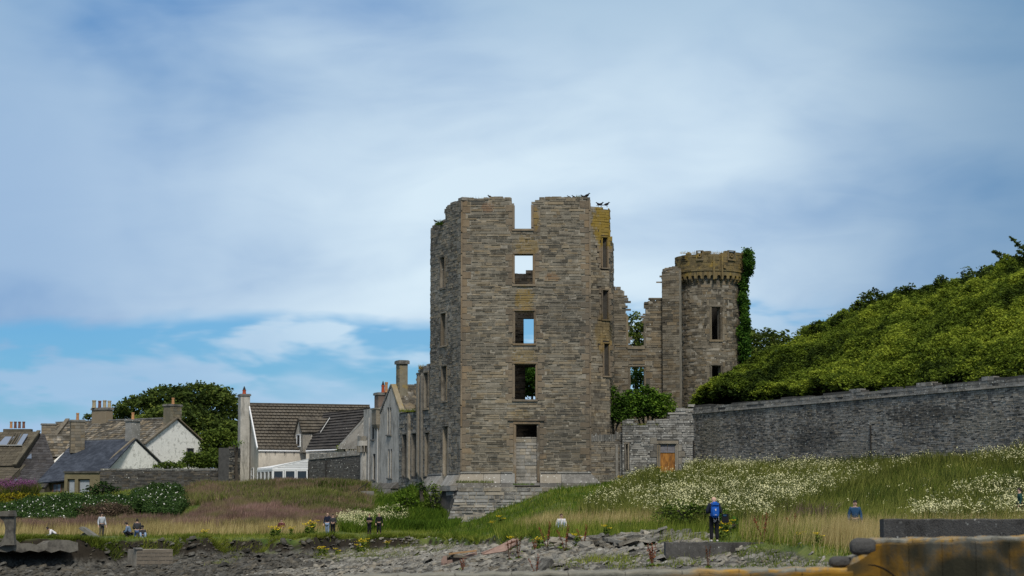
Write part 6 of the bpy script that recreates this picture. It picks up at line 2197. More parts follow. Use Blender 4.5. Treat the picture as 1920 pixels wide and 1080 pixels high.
# ---- hedges of white roses
def rose_hedge(label, poly, hgt, n=9000, white=0.02):
    """a thicket standing on the plot of ground under poly"""
    xs = [p[0] for p in poly]
    px, X, D, z, y, b = sow(n * 6, min(xs), max(xs), 180, 224, 1)
    k = inpoly(px, y, poly)
    px, X, D, z, y = px[k][:n], X[k][:n], D[k][:n], z[k][:n], y[k][:n]
    cx = (min(xs) + max(xs)) / 2
    t = empty('rose_hedge', (float(X.mean()), float(D.mean()), float(z.mean())), label, 'hedge', 'white-flowered rose hedges')
    bump = vnoise(X / 1.0, D / 1.4, 61) * 0.5 + vnoise(X / 2.7, D / 3, 62) * 0.5
    zt = hgt * (0.55 + 0.75 * bump) * np.clip(np.minimum(px - min(xs), max(xs) - px) / 30 + 0.25, 0.2, 1)
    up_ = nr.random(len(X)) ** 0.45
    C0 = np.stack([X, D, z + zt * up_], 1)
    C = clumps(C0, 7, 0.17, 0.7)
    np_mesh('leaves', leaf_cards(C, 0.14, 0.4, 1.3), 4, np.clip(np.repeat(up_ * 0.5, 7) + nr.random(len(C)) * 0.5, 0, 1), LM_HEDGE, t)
    kk = np.where((nr.random(len(C0)) < white * 4) & (up_ > 0.85))[0]
    Fc = C0[kk] + np.array([0, -0.12, 0.12])
    Fc = clumps(Fc, 2, 0.04, 1)
    np_mesh('blossom', leaf_cards(Fc, 0.12, 0.1, 1.0), 4, nr.random(len(Fc)), M_PETAL, t)
    for i in range(0, len(X), max(1, len(X) // 6)):
        mb = MB(); mb.tube([(X[i], D[i], z[i] - 0.2), (X[i] + 0.1, D[i], z[i] + zt[i] * 0.5), (X[i], D[i], z[i] + zt[i] * 0.9)], [0.05, 0.04, 0.02], 5)
        mb.build('stem', M_BARK, t)
    return t
rose_hedge('long dark hedge dotted with white roses below the bay windows', [(10, 968), (60, 950), (180, 946), (262, 952), (262, 966), (120, 975)], 0.95, 9000)
rose_hedge('dark rose hedge in front of the long garden wall, fullest beside the mound', [(236, 945), (290, 930), (350, 928), (354, 950), (328, 978), (285, 976), (262, 962)], 1.1, 9000)
rose_hedge('lower rose hedge at the left edge, below the golden shrub', [(-30, 976), (0, 962), (150, 967), (140, 984), (-30, 985)], 0.9, 6000)
rose_hedge('lowest small rose bush behind the pale grass at far left', [(36, 997), (55, 988), (122, 986), (142, 996), (100, 999)], 1.0, 4000, 0.03)
bush('golden_shrub', 'low golden yellow shrub under the far left roofs', 40, 934, 217, 84, 22, LM_GOLD, 0.15, 6, 4)
HEATH = leaf_mat('heather_sprig', (0.06, 0.05, 0.03), (0.13, 0.095, 0.065), (0.21, 0.145, 0.115), patch=0.6, ps=0.3, third=(0.10, 0.11, 0.04))
bush('heather_mound', 'brownish pink rounded bush mass behind the man with the rucksack', 198, 960, 193, 115, 42, HEATH, 0.10, 12, 5, 'bush')
bush('leafy_shrub', 'small dark shrub where the mound meets the garden wall', 435, 917, 219, 30, 14, LM_HEDGE, 0.14, 6, 2)
bush('bramble', 'yellow-green bramble bank in front of the meadow beside the rucksack man', 1290, 965, 112, 150, 60, LM_SHRUB, 0.10, 9, 5, sp=0.12)
bush('bramble', 'dark bramble on the right of the rucksack man', 1362, 985, 104, 60, 64, LM_IVY, 0.10, 8, 3, sp=0.12)
bush('bramble', 'dim olive bramble behind the heap of beach stones', 1200, 990, 113, 110, 26, LM_SHRUB, 0.10, 9, 5, sp=0.12)
for i, (x_, y_, w_, h_, D_, l_, m_) in enumerate(((765, 945, 46, 70, 202, 'green ivy-like scrub on the steep bank left of the foundation', GR_L), (812, 935, 26, 60, 201.5, 'brown-green scrub hanging beside the battered corner of the keep', LM_SHRUB), (790, 915, 20, 26, 203, 'dark round plant growing from the foot of the side wall', LM_HEDGE), (745, 970, 60, 40, 199, 'weedy green clump right of the women in black', GR_L))):
    bush('bank_scrub', l_, x_, y_, D_, w_, h_, m_, 0.15, 7, 3)
# small plants on wall tops
def tuft(px, py, D, w, h, name='wall_grass', label=None, mat=GR_T, n=220, dd=0.5):
    q = P(px, py, D)
    s_ = D / F
    X = q.x + nr.uniform(-w / 2, w / 2, n) * s_
    Dv = D + nr.uniform(0, dd, n)
    hh_ = h * s_ * nr.uniform(0.4, 1.2, n)
    o = np_mesh(name, blades(X, Dv, np.full(n, q.z), hh_, 0.035, 0.3), 3, nr.random(n), mat)
    return tag(o, label, None, None, 'stuff')
tuft(900, 374, 200.2, 70, 7, label='dry grass growing on the left top of the keep')
tuft(1040, 374, 200.2, 50, 5, label='dry grass growing on the right top of the keep')
tuft(1085, 373, 200.2, 12, 9, label='green tuft at the right top of the keep', mat=GR_A)
tuft(1320, 474, 211.6, 90, 6, label='grass along the parapet of the round tower')
tuft(824, 420, 204, 14, 10, label='leafy tuft on the broken side wall of the keep', mat=GR_L)
tuft(791, 691, 209, 12, 9, label='dry grass on the ruined wing')
tuft(764, 771, 210.5, 32, 7, label='green growth along the eaves of the diamond slate roof', mat=GR_A, n=260)
tuft(1200, 796, 202.6, 70, 5, label='green growth on the low wall', mat=GR_A)
tuft(982, 908, 198.2, 40, 4, label='grass on the door step of the keep', mat=GR_L)
tuft(890, 904, 198.0, 70, 6, label='grass on the foundation ledge', mat=GR_A, n=500, dd=0.7)

def lip():
    n = 26000
    px = nr.uniform(-60, 1000, n)
    e = np.interp(px, [p[0] for p in EDGE], [p[1] for p in EDGE])
    D = e + 0.1 + np.abs(nr.normal(0, 0.5, n))
    X = (px - 960) / F * D
    c, z, b = zone(X, D)
    k = b < 0.75
    X, D, z = X[k], D[k], z[k]
    V = blades(X, D, z, nr.uniform(0.15, 0.42, len(X)), 0.045, 0.6)
    o = np_mesh('bank_grass', V, 3, nr.random(len(X)), GR_A)
    tag(o, 'shaggy green grass overhanging the eroded bank', None, None, 'stuff')
lip()

SHOREGREEN = [[(1000, 1072), (1080, 1050), (1180, 1036), (1250, 1033), (1290, 1064), (1250, 1072)], [(1240, 1072), (1265, 1040), (1330, 1036), (1400, 1030), (1440, 1016), (1620, 1010), (1620, 1075)], [(560, 1036), (640, 1026), (740, 1018), (860, 1012), (850, 1030), (760, 1046), (660, 1056), (600, 1052)], [(380, 1060), (400, 1040), (470, 1034), (440, 1060)]]
def shore_grass():
    px, X, D, z, y, b = sow(150000, 360, 1640, 62, 170, 0.8)
    k = np.zeros(len(px), bool)
    for p in SHOREGREEN: k |= inpoly(px, y, p)
    k &= vnoise(X / 1.0, D / 1.8, 71) > np.where(px < 900, 0.42, 0.30)
    X, D, z = X[k], D[k], z[k]
    V = blades(X, D, z, nr.uniform(0.10, 0.34, len(X)) * (0.5 + vnoise(X / 1.3, D / 2, 72)), 0.035, 0.5)
    o = np_mesh('shore_grass', V, 3, nr.random(len(X)), GR_A)
    tag(o, 'patchy green grass growing among the beach stones', None, None, 'stuff')
shore_grass()
# ------------------------------------------------------------------ shore stones
M_SH = stone_mat('shore_flagstone', (0.05, 0.047, 0.040), (0.20, 0.192, 0.168), (0.52, 0.505, 0.45), 'attr', patch=0.4, sat_noise=0.15, scale=2)
M_SHO = stone_mat('shore_flagstone_slab', (0.05, 0.047, 0.040), (0.20, 0.192, 0.168), (0.52, 0.505, 0.45), 'obj', patch=0.4, sat_noise=0.15, scale=2)
M_CONC = flat_mat('old_concrete', (0.17, 0.165, 0.15), 0.95, 0.3, 2, 0.5, stain=(0.075, 0.072, 0.065), stain_amt=0.8)
M_CONCD = stone_mat('dark_concrete', (0.035, 0.034, 0.033), (0.075, 0.073, 0.070), (0.15, 0.147, 0.14), 'attr', white=0.5, patch=0.8, sat_noise=0.05, scale=2.5)

M_SHD = stone_mat('dark_shore_stone', (0.022, 0.021, 0.018), (0.075, 0.071, 0.061), (0.21, 0.205, 0.185), 'attr', patch=0.7, sat_noise=0.2, scale=2)
M_SHDO = stone_mat('dark_shore_slab', (0.022, 0.021, 0.018), (0.075, 0.071, 0.061), (0.21, 0.205, 0.185), 'obj', patch=0.7, sat_noise=0.2, scale=2)


def shore():
    n = 90000
    px, X, D, z, y, b = sow(n, -120, 1650, 60, 172, 0.85)
    green = inpoly(px, y, [(1005, 1072), (1080, 1052), (1180, 1038), (1250, 1035), (1290, 1062), (1250, 1068)]) | inpoly(px, y, [(1180, 1100), (1230, 1060), (1500, 1012), (1620, 1012), (1620, 1100)])
    k = (b > 0.45) | ((b > 0.04) & (px < 860) & (nr.random(n) < 0.9)) | ((y > 1003) & (px > 1060) & (px < 1330) & (nr.random(n) < 0.8) & (D < 106)) | ((px > 1400) & (y > 1018) & (nr.random(n) < 0.03))
    k &= ~(green & (nr.random(n) < 0.6))
    X, D, z, px = X[k], D[k], z[k], px[k]
    n = len(X)
    # flat slabs, all dipping much the same way, with a few thrown about
    L = np.exp(nr.normal(math.log(0.27), 0.42, n)) * np.interp(px, [-100, 350, 700, 1650], [1.25, 1.0, 0.85, 0.75])
    L = np.clip(L, 0.1, 0.85)
    Wd = L * nr.uniform(0.5, 0.9, n)
    H = L * nr.uniform(0.09, 0.24, n)
    yaw = nr.normal(0.4, 0.9, n)
    dip = nr.normal(0.26, 0.2, n)
    roll = nr.normal(0.0, 0.17, n)
    order = np.argsort(-L * (120 / D))
    tones = (nr.random(n) * 0.75 + 0.25 * (vnoise(X / 3, D / 3, 77))) 
    darkk = (px + (vnoise(X / 3, D / 4, 55) - 0.5) * 260) < np.interp(D, [70, 110, 150], [420, 520, 640])
    def mat3(i):
        return Matrix.Rotation(yaw[i], 3, 'Z') @ Matrix.Rotation(-dip[i], 3, 'Y') @ Matrix.Rotation(roll[i], 3, 'X')
    for i in order[:300]:
        o = link(bpy.data.objects.new('stone', unit_mesh(rng.randrange(10), M_SHDO if darkk[i] else M_SHO)))
        o.matrix_world = Matrix.Translation((X[i], D[i], z[i] + H[i] * 0.55)) @ mat3(i).to_4x4() @ Matrix.Diagonal((L[i], Wd[i], H[i], 1))
        o.parent = GROUND
    rest = order[300:]
    cy, sy = np.cos(yaw[rest]), np.sin(yaw[rest]); cd, sdp = np.cos(dip[rest]), np.sin(dip[rest]); cr_, sr_ = np.cos(roll[rest]), np.sin(roll[rest])
    ax = np.stack([cy * cd, sy * cd, sdp], 1)
    ay0 = np.stack([-sy, cy, 0 * cy], 1)
    az0 = np.cross(ax, ay0)
    ay = ay0 * cr_[:, None] + az0 * sr_[:, None]
    az = np.cross(ax, ay)
    c = np.stack([X[rest], D[rest], z[rest] + H[rest] * 0.4], 1)
    m = len(rest)
    # six-sided slab: top and skirt
    ang = np.linspace(0, 2 * math.pi, 7)[:-1]
    rad = nr.uniform(0.75, 1.15, (m, 6))
    ring = lambda s, hh: c[:, None, :] + (ax * (L[rest] / 2)[:, None])[:, None, :] * (np.cos(ang) * rad * s)[:, :, None] + (ay * (Wd[rest] / 2)[:, None])[:, None, :] * (np.sin(ang) * rad * s)[:, :, None] + (az * (H[rest] * hh)[:, None])[:, None, :]
    T_, Bt = ring(0.93, 0.5), ring(1.05, -0.5)
    verts = np.concatenate([T_, Bt], 1).reshape(-1, 3)
    faces_t = np.arange(6)[None, :] + (np.arange(m) * 12)[:, None]
    side = np.array([[k2 + 6, (k2 + 1) % 6 + 6, (k2 + 1) % 6, k2] for k2 in range(6)])
    faces_s = (side[None] + (np.arange(m) * 12)[:, None, None])
    me = bpy.data.meshes.new('shore_stones')
    me.vertices.add(len(verts)); me.vertices.foreach_set('co', verts.astype(np.float32).ravel())
    idx = np.concatenate([faces_t.ravel(), faces_s.ravel()]).astype(np.int32)
    me.loops.add(len(idx)); me.loops.foreach_set('vertex_index', idx)
    starts = np.concatenate([np.arange(m) * 6, m * 6 + np.arange(m * 6) * 4]).astype(np.int32)
    me.polygons.add(len(starts)); me.polygons.foreach_set('loop_start', starts)
    tn = np.concatenate([tones[rest], np.repeat(tones[rest], 6)]).astype(np.float32)
    at = me.attributes.new('tone', 'FLOAT', 'FACE'); at.data.foreach_set('value', tn)
    me.materials.append(M_SH); me.materials.append(M_SHD)
    dk = darkk[rest]
    me.polygons.foreach_set('material_index', np.concatenate([dk, np.repeat(dk, 6)]).astype(np.int32))
    me.update(); me.validate()
    o = link(bpy.data.objects.new('shore_stones', me))
    tag(o, 'thousands of flat grey stones thrown up along the shore', None, None, 'stuff')


shore()
# piled slabs behind the concrete block
def heap(label, x0, x1, ytop, D, n, base_y):
    q = gpx((x0 + x1) / 2, D)
    t = empty('stone_heap', tuple(q), label, 'stone heap')
    for i in range(n):
        px_ = rng.uniform(x0, x1)
        f_ = rng.random()
        edge = 1 - abs((px_ - (x0 + x1) / 2) / ((x1 - x0) / 2)) ** 2 * 0.7
        py_ = base_y - (base_y - ytop) * f_ * edge
        p = P(px_, py_, D + f_ * 1.5 + rng.uniform(-0.3, 0.3))
        L = rng.uniform(0.3, 0.85)
        o = link(bpy.data.objects.new('stone', unit_mesh(rng.randrange(10), M_SHO)))
        o.location = p
        o.rotation_euler = (rng.gauss(0, 0.2), rng.gauss(-0.18, 0.22), rng.uniform(-0.6, 0.9))
        o.scale = (L, L * rng.uniform(0.5, 0.9), L * rng.uniform(0.12, 0.22))
        adopt(o, t)
        KIDS.setdefault(t.name, []).append(o)
heap('ridge of heaped flat grey stones behind the concrete block', 1150, 1330, 997, 95, 190, 1016)
heap('spread of heaped flat stones running left from the ridge', 1030, 1180, 1006, 98, 90, 1024)

# ------------------------------------------------------------------ concrete pieces
def block(name, label, cat, x0, x1, ytop, D0, D1, thick, zbot, mat, cap=None):
    a, b = P(x0, ytop, D0), P(x1, ytop, D1)
    t = empty(name, ((a.x + b.x) / 2, (D0 + D1) / 2, zbot), label, cat)
    n = Vector((0, thick, 0))
    mb = MB()
    N = 12
    for i in range(N):
        s, e = i / N, (i + 1) / N
        p, q = a.lerp(b, s), a.lerp(b, e)
        j0, j1 = math.sin(i * 2.1) * 0.008, math.sin((i + 1) * 2.1) * 0.008
        mb.add([(p.x, p.y, zbot), (q.x, q.y, zbot), (q.x, q.y + thick, zbot), (p.x, p.y + thick, zbot), (p.x, p.y, p.z - 0.02 + j0), (q.x, q.y, q.z - 0.02 + j1), (q.x, q.y + thick, q.z - 0.02 + j1), (p.x, p.y + thick, p.z - 0.02 + j0),
                (p.x, p.y + 0.02, p.z + j0), (q.x, q.y + 0.02, q.z + j1), (q.x, q.y + thick - 0.02, q.z + j1), (p.x, p.y + thick - 0.02, p.z + j0)],
               [(0, 1, 5, 4), (2, 3, 7, 6), (4, 5, 9, 8), (8, 9, 10, 11), (6, 7, 11, 10)] + ([(3, 0, 4, 7), (7, 4, 8, 11)] if i == 0 else []) + ([(1, 2, 6, 5), (5, 6, 10, 9)] if i == N - 1 else []), 0.5)
    mb.build('concrete_body', mat, t)
    return t, a, b
slab, sa, sb = block('concrete_block', 'long low dark concrete block the man with the blue rucksack stands on', 'concrete block', 1248, 1432, 1017, 86, 86.8, 1.0, -2.4, M_CONCD)
tb, ta_, tb_ = block('concrete_wall', 'dark lichen-spotted concrete wall behind the orange wall', 'wall', 1657, 1990, 973, 44, 41, 0.5, -2.2, M_CONCD)

# orange-lichened sea wall in the foreground
m_or, t = new_mat('orange_lichen_wall')
pos = t.n('ShaderNodeNewGeometry').outputs['Position']
sepz = t.n('ShaderNodeSeparateXYZ', {0: pos}).outputs
n1 = t.noise(pos, 1.3, 5, 0.65, 0.6); n2 = t.noise(pos, 6, 5, 0.7); n3 = t.noise(pos, 0.9, 3, 0.6, 0.2)
gry = t.mix(n2, (0.035, 0.037, 0.03), (0.12, 0.115, 0.095))
ora = t.mix(n2, (0.08, 0.042, 0.006), (0.29, 0.15, 0.012))
sxo = t.ramp(sepz[0], 1.1, 2.2)
c = t.mix(t.math('MULTIPLY', sxo, t.ramp(t.math('ADD', t.math('MULTIPLY', n1, 0.7), t.math('MULTIPLY', n2, 0.35)), 0.44, 0.60)), gry, ora)
c = t.mix(t.ramp(n3, 0.62, 0.5), (0.03, 0.028, 0.016), c)
finish(t, c, 0.95, n2, 0.7, 0.02)
m_top, t = new_mat('pale_wall_top')
pos = t.n('ShaderNodeNewGeometry').outputs['Position']
n1 = t.noise(pos, 2.0, 5, 0.7, 0.5); n2 = t.noise(pos, 9, 4, 0.7)
sx = t.n('ShaderNodeSeparateXYZ', {0: pos}).outputs[0]
c = t.mix(n2, (0.06, 0.058, 0.045), (0.32, 0.31, 0.26))
amt = t.math('MULTIPLY', t.ramp(n1, 0.45, 0.6), t.ramp(sx, 1.3, 2.0, 0.03, 0.85))
c = t.mix(amt, c, t.mix(n2, (0.30, 0.15, 0.008), (0.50, 0.28, 0.03)))
finish(t, c, 0.95, n2, 0.7, 0.02)
fw = empty('sea_wall', tuple(P(1750, 1080, 20.5)), 'thick foreground sea wall blotched with orange lichen, stepping down to a low pale coping', 'wall')
def slabrow(x0, x1, y0, y1, D0, D1, dep, hgt, mat, name, nseg, parent, over=0.0, zb=None, rough_=0.006):
    """a run of coping stones or wall from one end to the other"""
    for i in range(nseg):
        s, e = i / nseg, (i + 1) / nseg
        p = P(x0 + (x1 - x0) * s, y0 + (y1 - y0) * s, D0 + (D1 - D0) * s)
        q = P(x0 + (x1 - x0) * e, y0 + (y1 - y0) * e, D0 + (D1 - D0) * e)
        mb = MB()
        M_ = 6
        for k in range(M_):
            a, b = p.lerp(q, k / M_ + (0.006 if k == 0 else 0)), p.lerp(q, (k + 1) / M_ - (0.006 if k == M_ - 1 else 0))
            r_ = lambda v: Vector((0, 0, math.sin(v.x * 23) * rough_ + math.sin(v.x * 61) * rough_ * 0.6))
            fr_ = lambda v: Vector((0, math.sin(v.x * 31) * rough_ * 2, 0))
            z_ = (zb if zb is not None else None)
            A0, B0 = a + r_(a), b + r_(b)
            lo = lambda v: Vector((v.x, v.y, zb if zb is not None else v.z - hgt))
            ov = Vector((0, -over, 0))
            V8 = [lo(A0) + ov + fr_(a), lo(B0) + ov + fr_(b), lo(B0) + Vector((0, dep, 0)), lo(A0) + Vector((0, dep, 0)), A0 + ov + fr_(a) - Vector((0, 0, 0.015)), B0 + ov + fr_(b) - Vector((0, 0, 0.015)), B0 + Vector((0, dep, 0)), A0 + Vector((0, dep, 0))]
            mb.add(V8 + [A0 + ov + Vector((0, 0.02, 0)), B0 + ov + Vector((0, 0.02, 0))], [(0, 1, 5, 4), (4, 5, 9, 8), (8, 9, 6, 7), (2, 3, 7, 6), (0, 4, 8, 7, 3), (1, 2, 6, 9, 5)], rng.random())
        mb.build(name, mat, parent)
# upper wall
slabrow(1641, 2080, 1019, 1009, 20.3, 18.6, 0.7, 1, m_or, 'wall_body', 7, fw, zb=-2.6)
slabrow(1636, 2080, 1010.5, 1003, 20.4, 18.7, 0.75, 0.036, m_top, 'coping_slab', 6, fw, over=0.04)
# lower strip
slabrow(640, 1600, 1088, 1071, 20.6, 20.2, 0.6, 1, m_or, 'wall_body', 10, fw, zb=-2.6)
slabrow(640, 1598, 1079, 1064, 20.7, 20.3, 0.65, 0.035, m_top, 'coping_slab', 9, fw, over=0.03)
# rough step between them
stp = [(1590, 1063), (1598, 1058), (1608, 1054), (1620, 1046), (1634, 1036), (1650, 1031), (1650, 1100), (1585, 1100)]
mb = MB(); mb.prism([P(x, y, 20.25) for x, y in stp], (0, 0.6, 0)); mb.build('broken_step', m_or, fw)
mb = MB(); mb.prism([P(x, y, 20.27) for x, y in [(1600, 1046), (1618, 1040), (1640, 1041), (1634, 1047), (1618, 1056), (1604, 1061), (1594, 1063)]], (0, 0.55, 0)); mb.build('broken_step', m_top, fw)
ck = [(1627, 1059), (1640, 1060), (1655, 1065), (1668, 1073), (1680, 1082)]
mb = MB(); mb.tube([P(x, y, 20.16) for x, y in ck], [0.004, 0.007, 0.009, 0.008, 0.006], 5); mb.build('crack', flat_mat('crack_shade', (0.008, 0.007, 0.006), 1.0, 0.1), fw)  # near-black tube painted as the shade in the crack
# rounded boulders on the wall ends
def boulder(label, px0, px1, py0, py1, D, mat):
    c = P((px0 + px1) / 2, (py0 + py1) / 2, D)
    s_ = D / F
    rx, rz_ = (px1 - px0) / 2 * s_, (py1 - py0) / 2 * s_
    t = empty('cope_stone', (c.x, c.y, c.z - rz_), label, 'stone')
    mb = MB()
    vs, fs = [], []
    NU, NV = 20, 12
    for j in range(NV + 1):
        th = math.pi * j / NV
        for i in range(NU):
            ph = 2 * math.pi * i / NU
            d = Vector((math.cos(ph) * math.sin(th), math.sin(ph) * math.sin(th), math.cos(th)))
            sup = lambda v, e: math.copysign(abs(v) ** e, v)
            k = 1 + 0.03 * math.sin(5 * d.x + 3 * d.z) + 0.02 * math.sin(9 * d.y + 6 * d.x)
            vs.append((c.x + sup(d.x, 0.6) * rx * k, c.y + sup(d.y, 0.6) * rx * 0.9 * k, c.z + sup(d.z, 0.6) * rz_ * k))
    for j in range(NV):
        for i in range(NU):
            fs.append((j * NU + i, (j + 1) * NU + i, (j + 1) * NU + (i + 1) % NU, j * NU + (i + 1) % NU))
    mb.add(vs, fs, 0.4)
    mb.build('stone_body', mat, t, smooth=True)
boulder('larger rounded dark stone on the end of the orange wall', 1594, 1642, 1009, 1041, 20.35, M_CONCD)
boulder('smaller rounded dark stone on the low step of the orange wall', 1555, 1598, 1043, 1064, 20.45, M_CONCD)

# ruined concrete at the far left
rc = empty('ruined_concrete_wall', tuple(P(20, 1030, 138)), 'broken pale concrete wall with an upright post at its left end', 'wall')
RWl = Plane(XY(-60, 133.2, 1000), XY(150, 136.6, 1000))
def rq(px, py): return RWl.px(px, py)
prof = [(-60, 1022), (0, 1026), (12, 1022), (24, 1010), (30, 1012), (40, 1020), (55, 1018), (72, 1022), (84, 1020), (96, 1013), (112, 1012), (130, 1013), (146, 1018)]
mb = MB()
for i in range(len(prof) - 1):
    (x0, y0), (x1, y1) = prof[i], prof[i + 1]
    a0, z0 = rq(x0, y0); a1, z1 = rq(x1, y1)
    zb_b = rq(x1, 1034 + 2.5 * math.sin(x1 * 0.21))[1]; zb_a = rq(x0, 1034 + 2.5 * math.sin(x0 * 0.21))[1]
    mb.hexa([RWl.at(a0, zb_a, 0.1), RWl.at(a1, zb_b, 0.1), RWl.at(a1, zb_b, -3.4), RWl.at(a0, zb_a, -3.4), RWl.at(a0, z0, 0), RWl.at(a1, z1, 0), RWl.at(a1, z1 - 0.1, -3.2), RWl.at(a0, z0 - 0.1, -3.2)])
M_CONCR = flat_mat('brown_concrete', (0.12, 0.112, 0.095), 0.95, 0.3, 2, 0.6, stain=(0.05, 0.046, 0.04), stain_amt=0.85)
mb.build('wall_body', M_CONCR, rc)
post = [(-6, 1022), (2, 1015), (8, 1005), (10, 990), (7, 978), (-4, 968), (-4, 960), (6, 958), (24, 958), (26, 965), (26, 990), (25, 1000), (27, 1022)]
mb = MB(); mb.prism([P(x, y, 133.9) for x, y in post[::-1]], (0, 0.6, 0)); mb.build('post', M_CONCR, rc)
mb = MB(); mb.prism([P(x, y, 133.75) for x, y in [(-2, 968), (0, 959), (24, 957), (26, 968)]], (0, 0.9, 0)); mb.build('post_head', M_CONCR, rc)
ls = empty('leaning_slab', tuple(P(165, 1010, 150)), 'weathered slab tilted on a block beside the young man with the rucksack', 'stone slab')
mb = MB(); mb.prism([P(x, y, 149) for x, y in [(147, 991), (151, 987.5), (156, 989), (187, 1010), (184, 1013), (176, 1012)]], (0, 1.2, 0)); mb.build('slab', M_CONC, ls)
mb = MB(); mb.prism([P(x, y, 149.2) for x, y in [(150, 1004), (156, 999), (170, 1004), (178, 1013), (147, 1013)]], (0, 0.9, 0)); mb.build('support', M_CONCD, ls)
ll = empty('long_slab', tuple(P(210, 1009, 153)), 'long flat slab lying in the grass under the standing young man', 'stone slab')
mb = MB()
a, b = P(178, 1009, 153), P(236, 1008.5, 153)
mb.hexa([a + Vector((0, 0, -0.25)), b + Vector((0, 0, -0.25)), b + Vector((0, 2.5, -0.25)), a + Vector((0, 2.5, -0.25)), a, b, b + Vector((0, 2.5, 0)), a + Vector((0, 2.5, 0))]); mb.build('slab', M_CONC, ll)
# block wall set in the bank
bw = empty('blockwork_wall', tuple(P(290, 1066, 137)), 'square of pale concrete blocks set into the eroded bank', 'wall')
BWp = Plane(XY(256, 136.5, 1040), XY(324, 137.5, 1040))
mb = MB(); a_, z1 = BWp.px(290, 1030); z0 = BWp.px(290, 1076)[1]
core(BWp, 0, BWp.L, z0 - 0.3, [(-1, z1)], [], 1.8, mb, drop=0); mb.build('wall_core', M_MORTAR, bw)
m_blk = flat_mat('concrete_block_face', (0.165, 0.14, 0.11), 0.95, 0.15, 3, 0.4, tone=0.12, src='obj')
nr_, zz0 = 7, z0 - 0.1
hb = (z1 - zz0) / nr_
for r_ in range(nr_):
    a = -0.22 if r_ % 2 else 0
    while a < BWp.L - 0.02:
        s, e = max(a, 0), min(a + 0.45, BWp.L)
        if e - s > 0.05:
            piece('block', BWp, s + 0.008, e - 0.008, zz0 + r_ * hb + 0.008, zz0 + (r_ + 1) * hb - 0.008, -0.1, 0.03, m_blk, bw)
        a += 0.45
piece('coping', BWp, -0.1, 0.35, z1, z1 + 0.1, -0.4, 0.1, M_COPE_O, bw)
# wooden debris on the shore
m_wr = flat_mat('weathered_pink_wood', (0.27, 0.185, 0.15), 0.85, 0.2, 5, 0.4, stain=(0.15, 0.09, 0.07), stain_amt=0.6)
m_wo = flat_mat('bare_yellow_wood', (0.36, 0.22, 0.11), 0.85, 0.2, 5)
m_hole = flat_mat('hollow_shade', (0.012, 0.01, 0.009), 1, 0.1)  # near-black colour stands in for shade in the hollow and holes
def gpt(px, py, D): return P(px, py, D)
d1 = empty('wooden_trough', tuple(P(860, 1050, 100)), 'broken pinkish wooden trough lying tilted on the beach stones', 'driftwood')
A_ = [P(828, 1062, 98), P(880, 1047, 99.5), P(884, 1036, 99.7), P(829, 1046, 98.2)]
b0, b1 = P(829, 1060, 98), P(893, 1040, 99.5)
beam(b0, b1, 0.12, 0.12, m_wr, 'board', d1)
mb = MB(); mb.prism([P(x, y, 98) for x, y in [(828, 1058), (827, 1050), (832, 1042), (838, 1043), (838, 1056)]], (0, 0.35, 0)); mb.build('end_board', m_wr, d1)
mb = MB(); mb.prism([P(x, y, 98.4) for x, y in [(836, 1052), (836, 1042), (846, 1038), (868, 1042), (880, 1044)]], (0, 0.08, 0)); mb.build('back_board', flat_mat('grey_wood', (0.14, 0.12, 0.09), 0.9, 0.3, 4), d1)
mb = MB(); mb.prism([P(x, y, 98.36) for x, y in [(838, 1054), (839, 1048), (850, 1045), (872, 1046), (862, 1050)]], (0, 0.03, 0)); mb.build('hollow_shade_plate', m_hole, d1)
beam(P(842, 1040, 98.2), P(893, 1034, 99.2), 0.06, 0.07, m_wo, 'batten', d1)
for x, y in ((839, 1047), (843, 1046), (848, 1043)):
    mb = MB(); q = P(x, y, 98.37); mb.tube([q, q + Vector((0, 0.03, 0))], [0.045, 0.045], 8); mb.build('bolt_hole_shade', m_hole, d1)
d2 = empty('driftwood_board', tuple(P(935, 1040, 100)), 'wide pinkish wooden board propped at a slant on the beach stones', 'driftwood')
mb = MB(); mb.prism([P(905, 1040, 99), P(948, 1033, 99), P(971, 1019, 100.6), P(973, 1012, 100.8), P(962, 1009.5, 100.6), P(945, 1018, 99.6)], (0, 0.12, -0.03)); mb.build('panel', m_wr, d2)
beam(P(947, 1024, 99.5), P(971, 1013, 100.6), 0.05, 0.05, M_POTD, 'iron_strap', d2)
beam(P(903, 1040, 99.0), P(972, 1013.5, 100.5), 0.07, 0.09, m_wr, 'edge_board', d2)

# stairs and handrail below the harled house
hr = empty('handrail', tuple(P(660, 940, 208)), 'thin dark handrail slanting up the mound to the harled house', 'handrail')
ptsr = [P(612, 948, 203), P(650, 932, 206), P(690, 905, 210)]
mb = MB(); mb.tube(ptsr, [0.035] * 3, 6); mb.build('rail', m_iron, hr)
for x_, y_, D_ in ((662, 924, 207), (672, 917, 208), (685, 908, 209.5)):
    q = P(x_, y_, D_); mb = MB(); mb.tube([(q.x, q.y, q.z - 1.3), q], [0.03, 0.03], 6); mb.build('post', m_iron, hr)
st_ = empty('stone_steps', tuple(P(665, 955, 205)), 'rough stone steps climbing beside the apron of the harled house', 'steps')
for i in range(11):
    f_ = i / 10
    q = P(650 + 36 * f_, 968 - 42 * f_, 202 + 7 * f_)
    mb = MB(); mb.box(q, (1.3, 0.8, 0.5), 0.35, rng.random()); mb.build('step', M_RUB, st_)

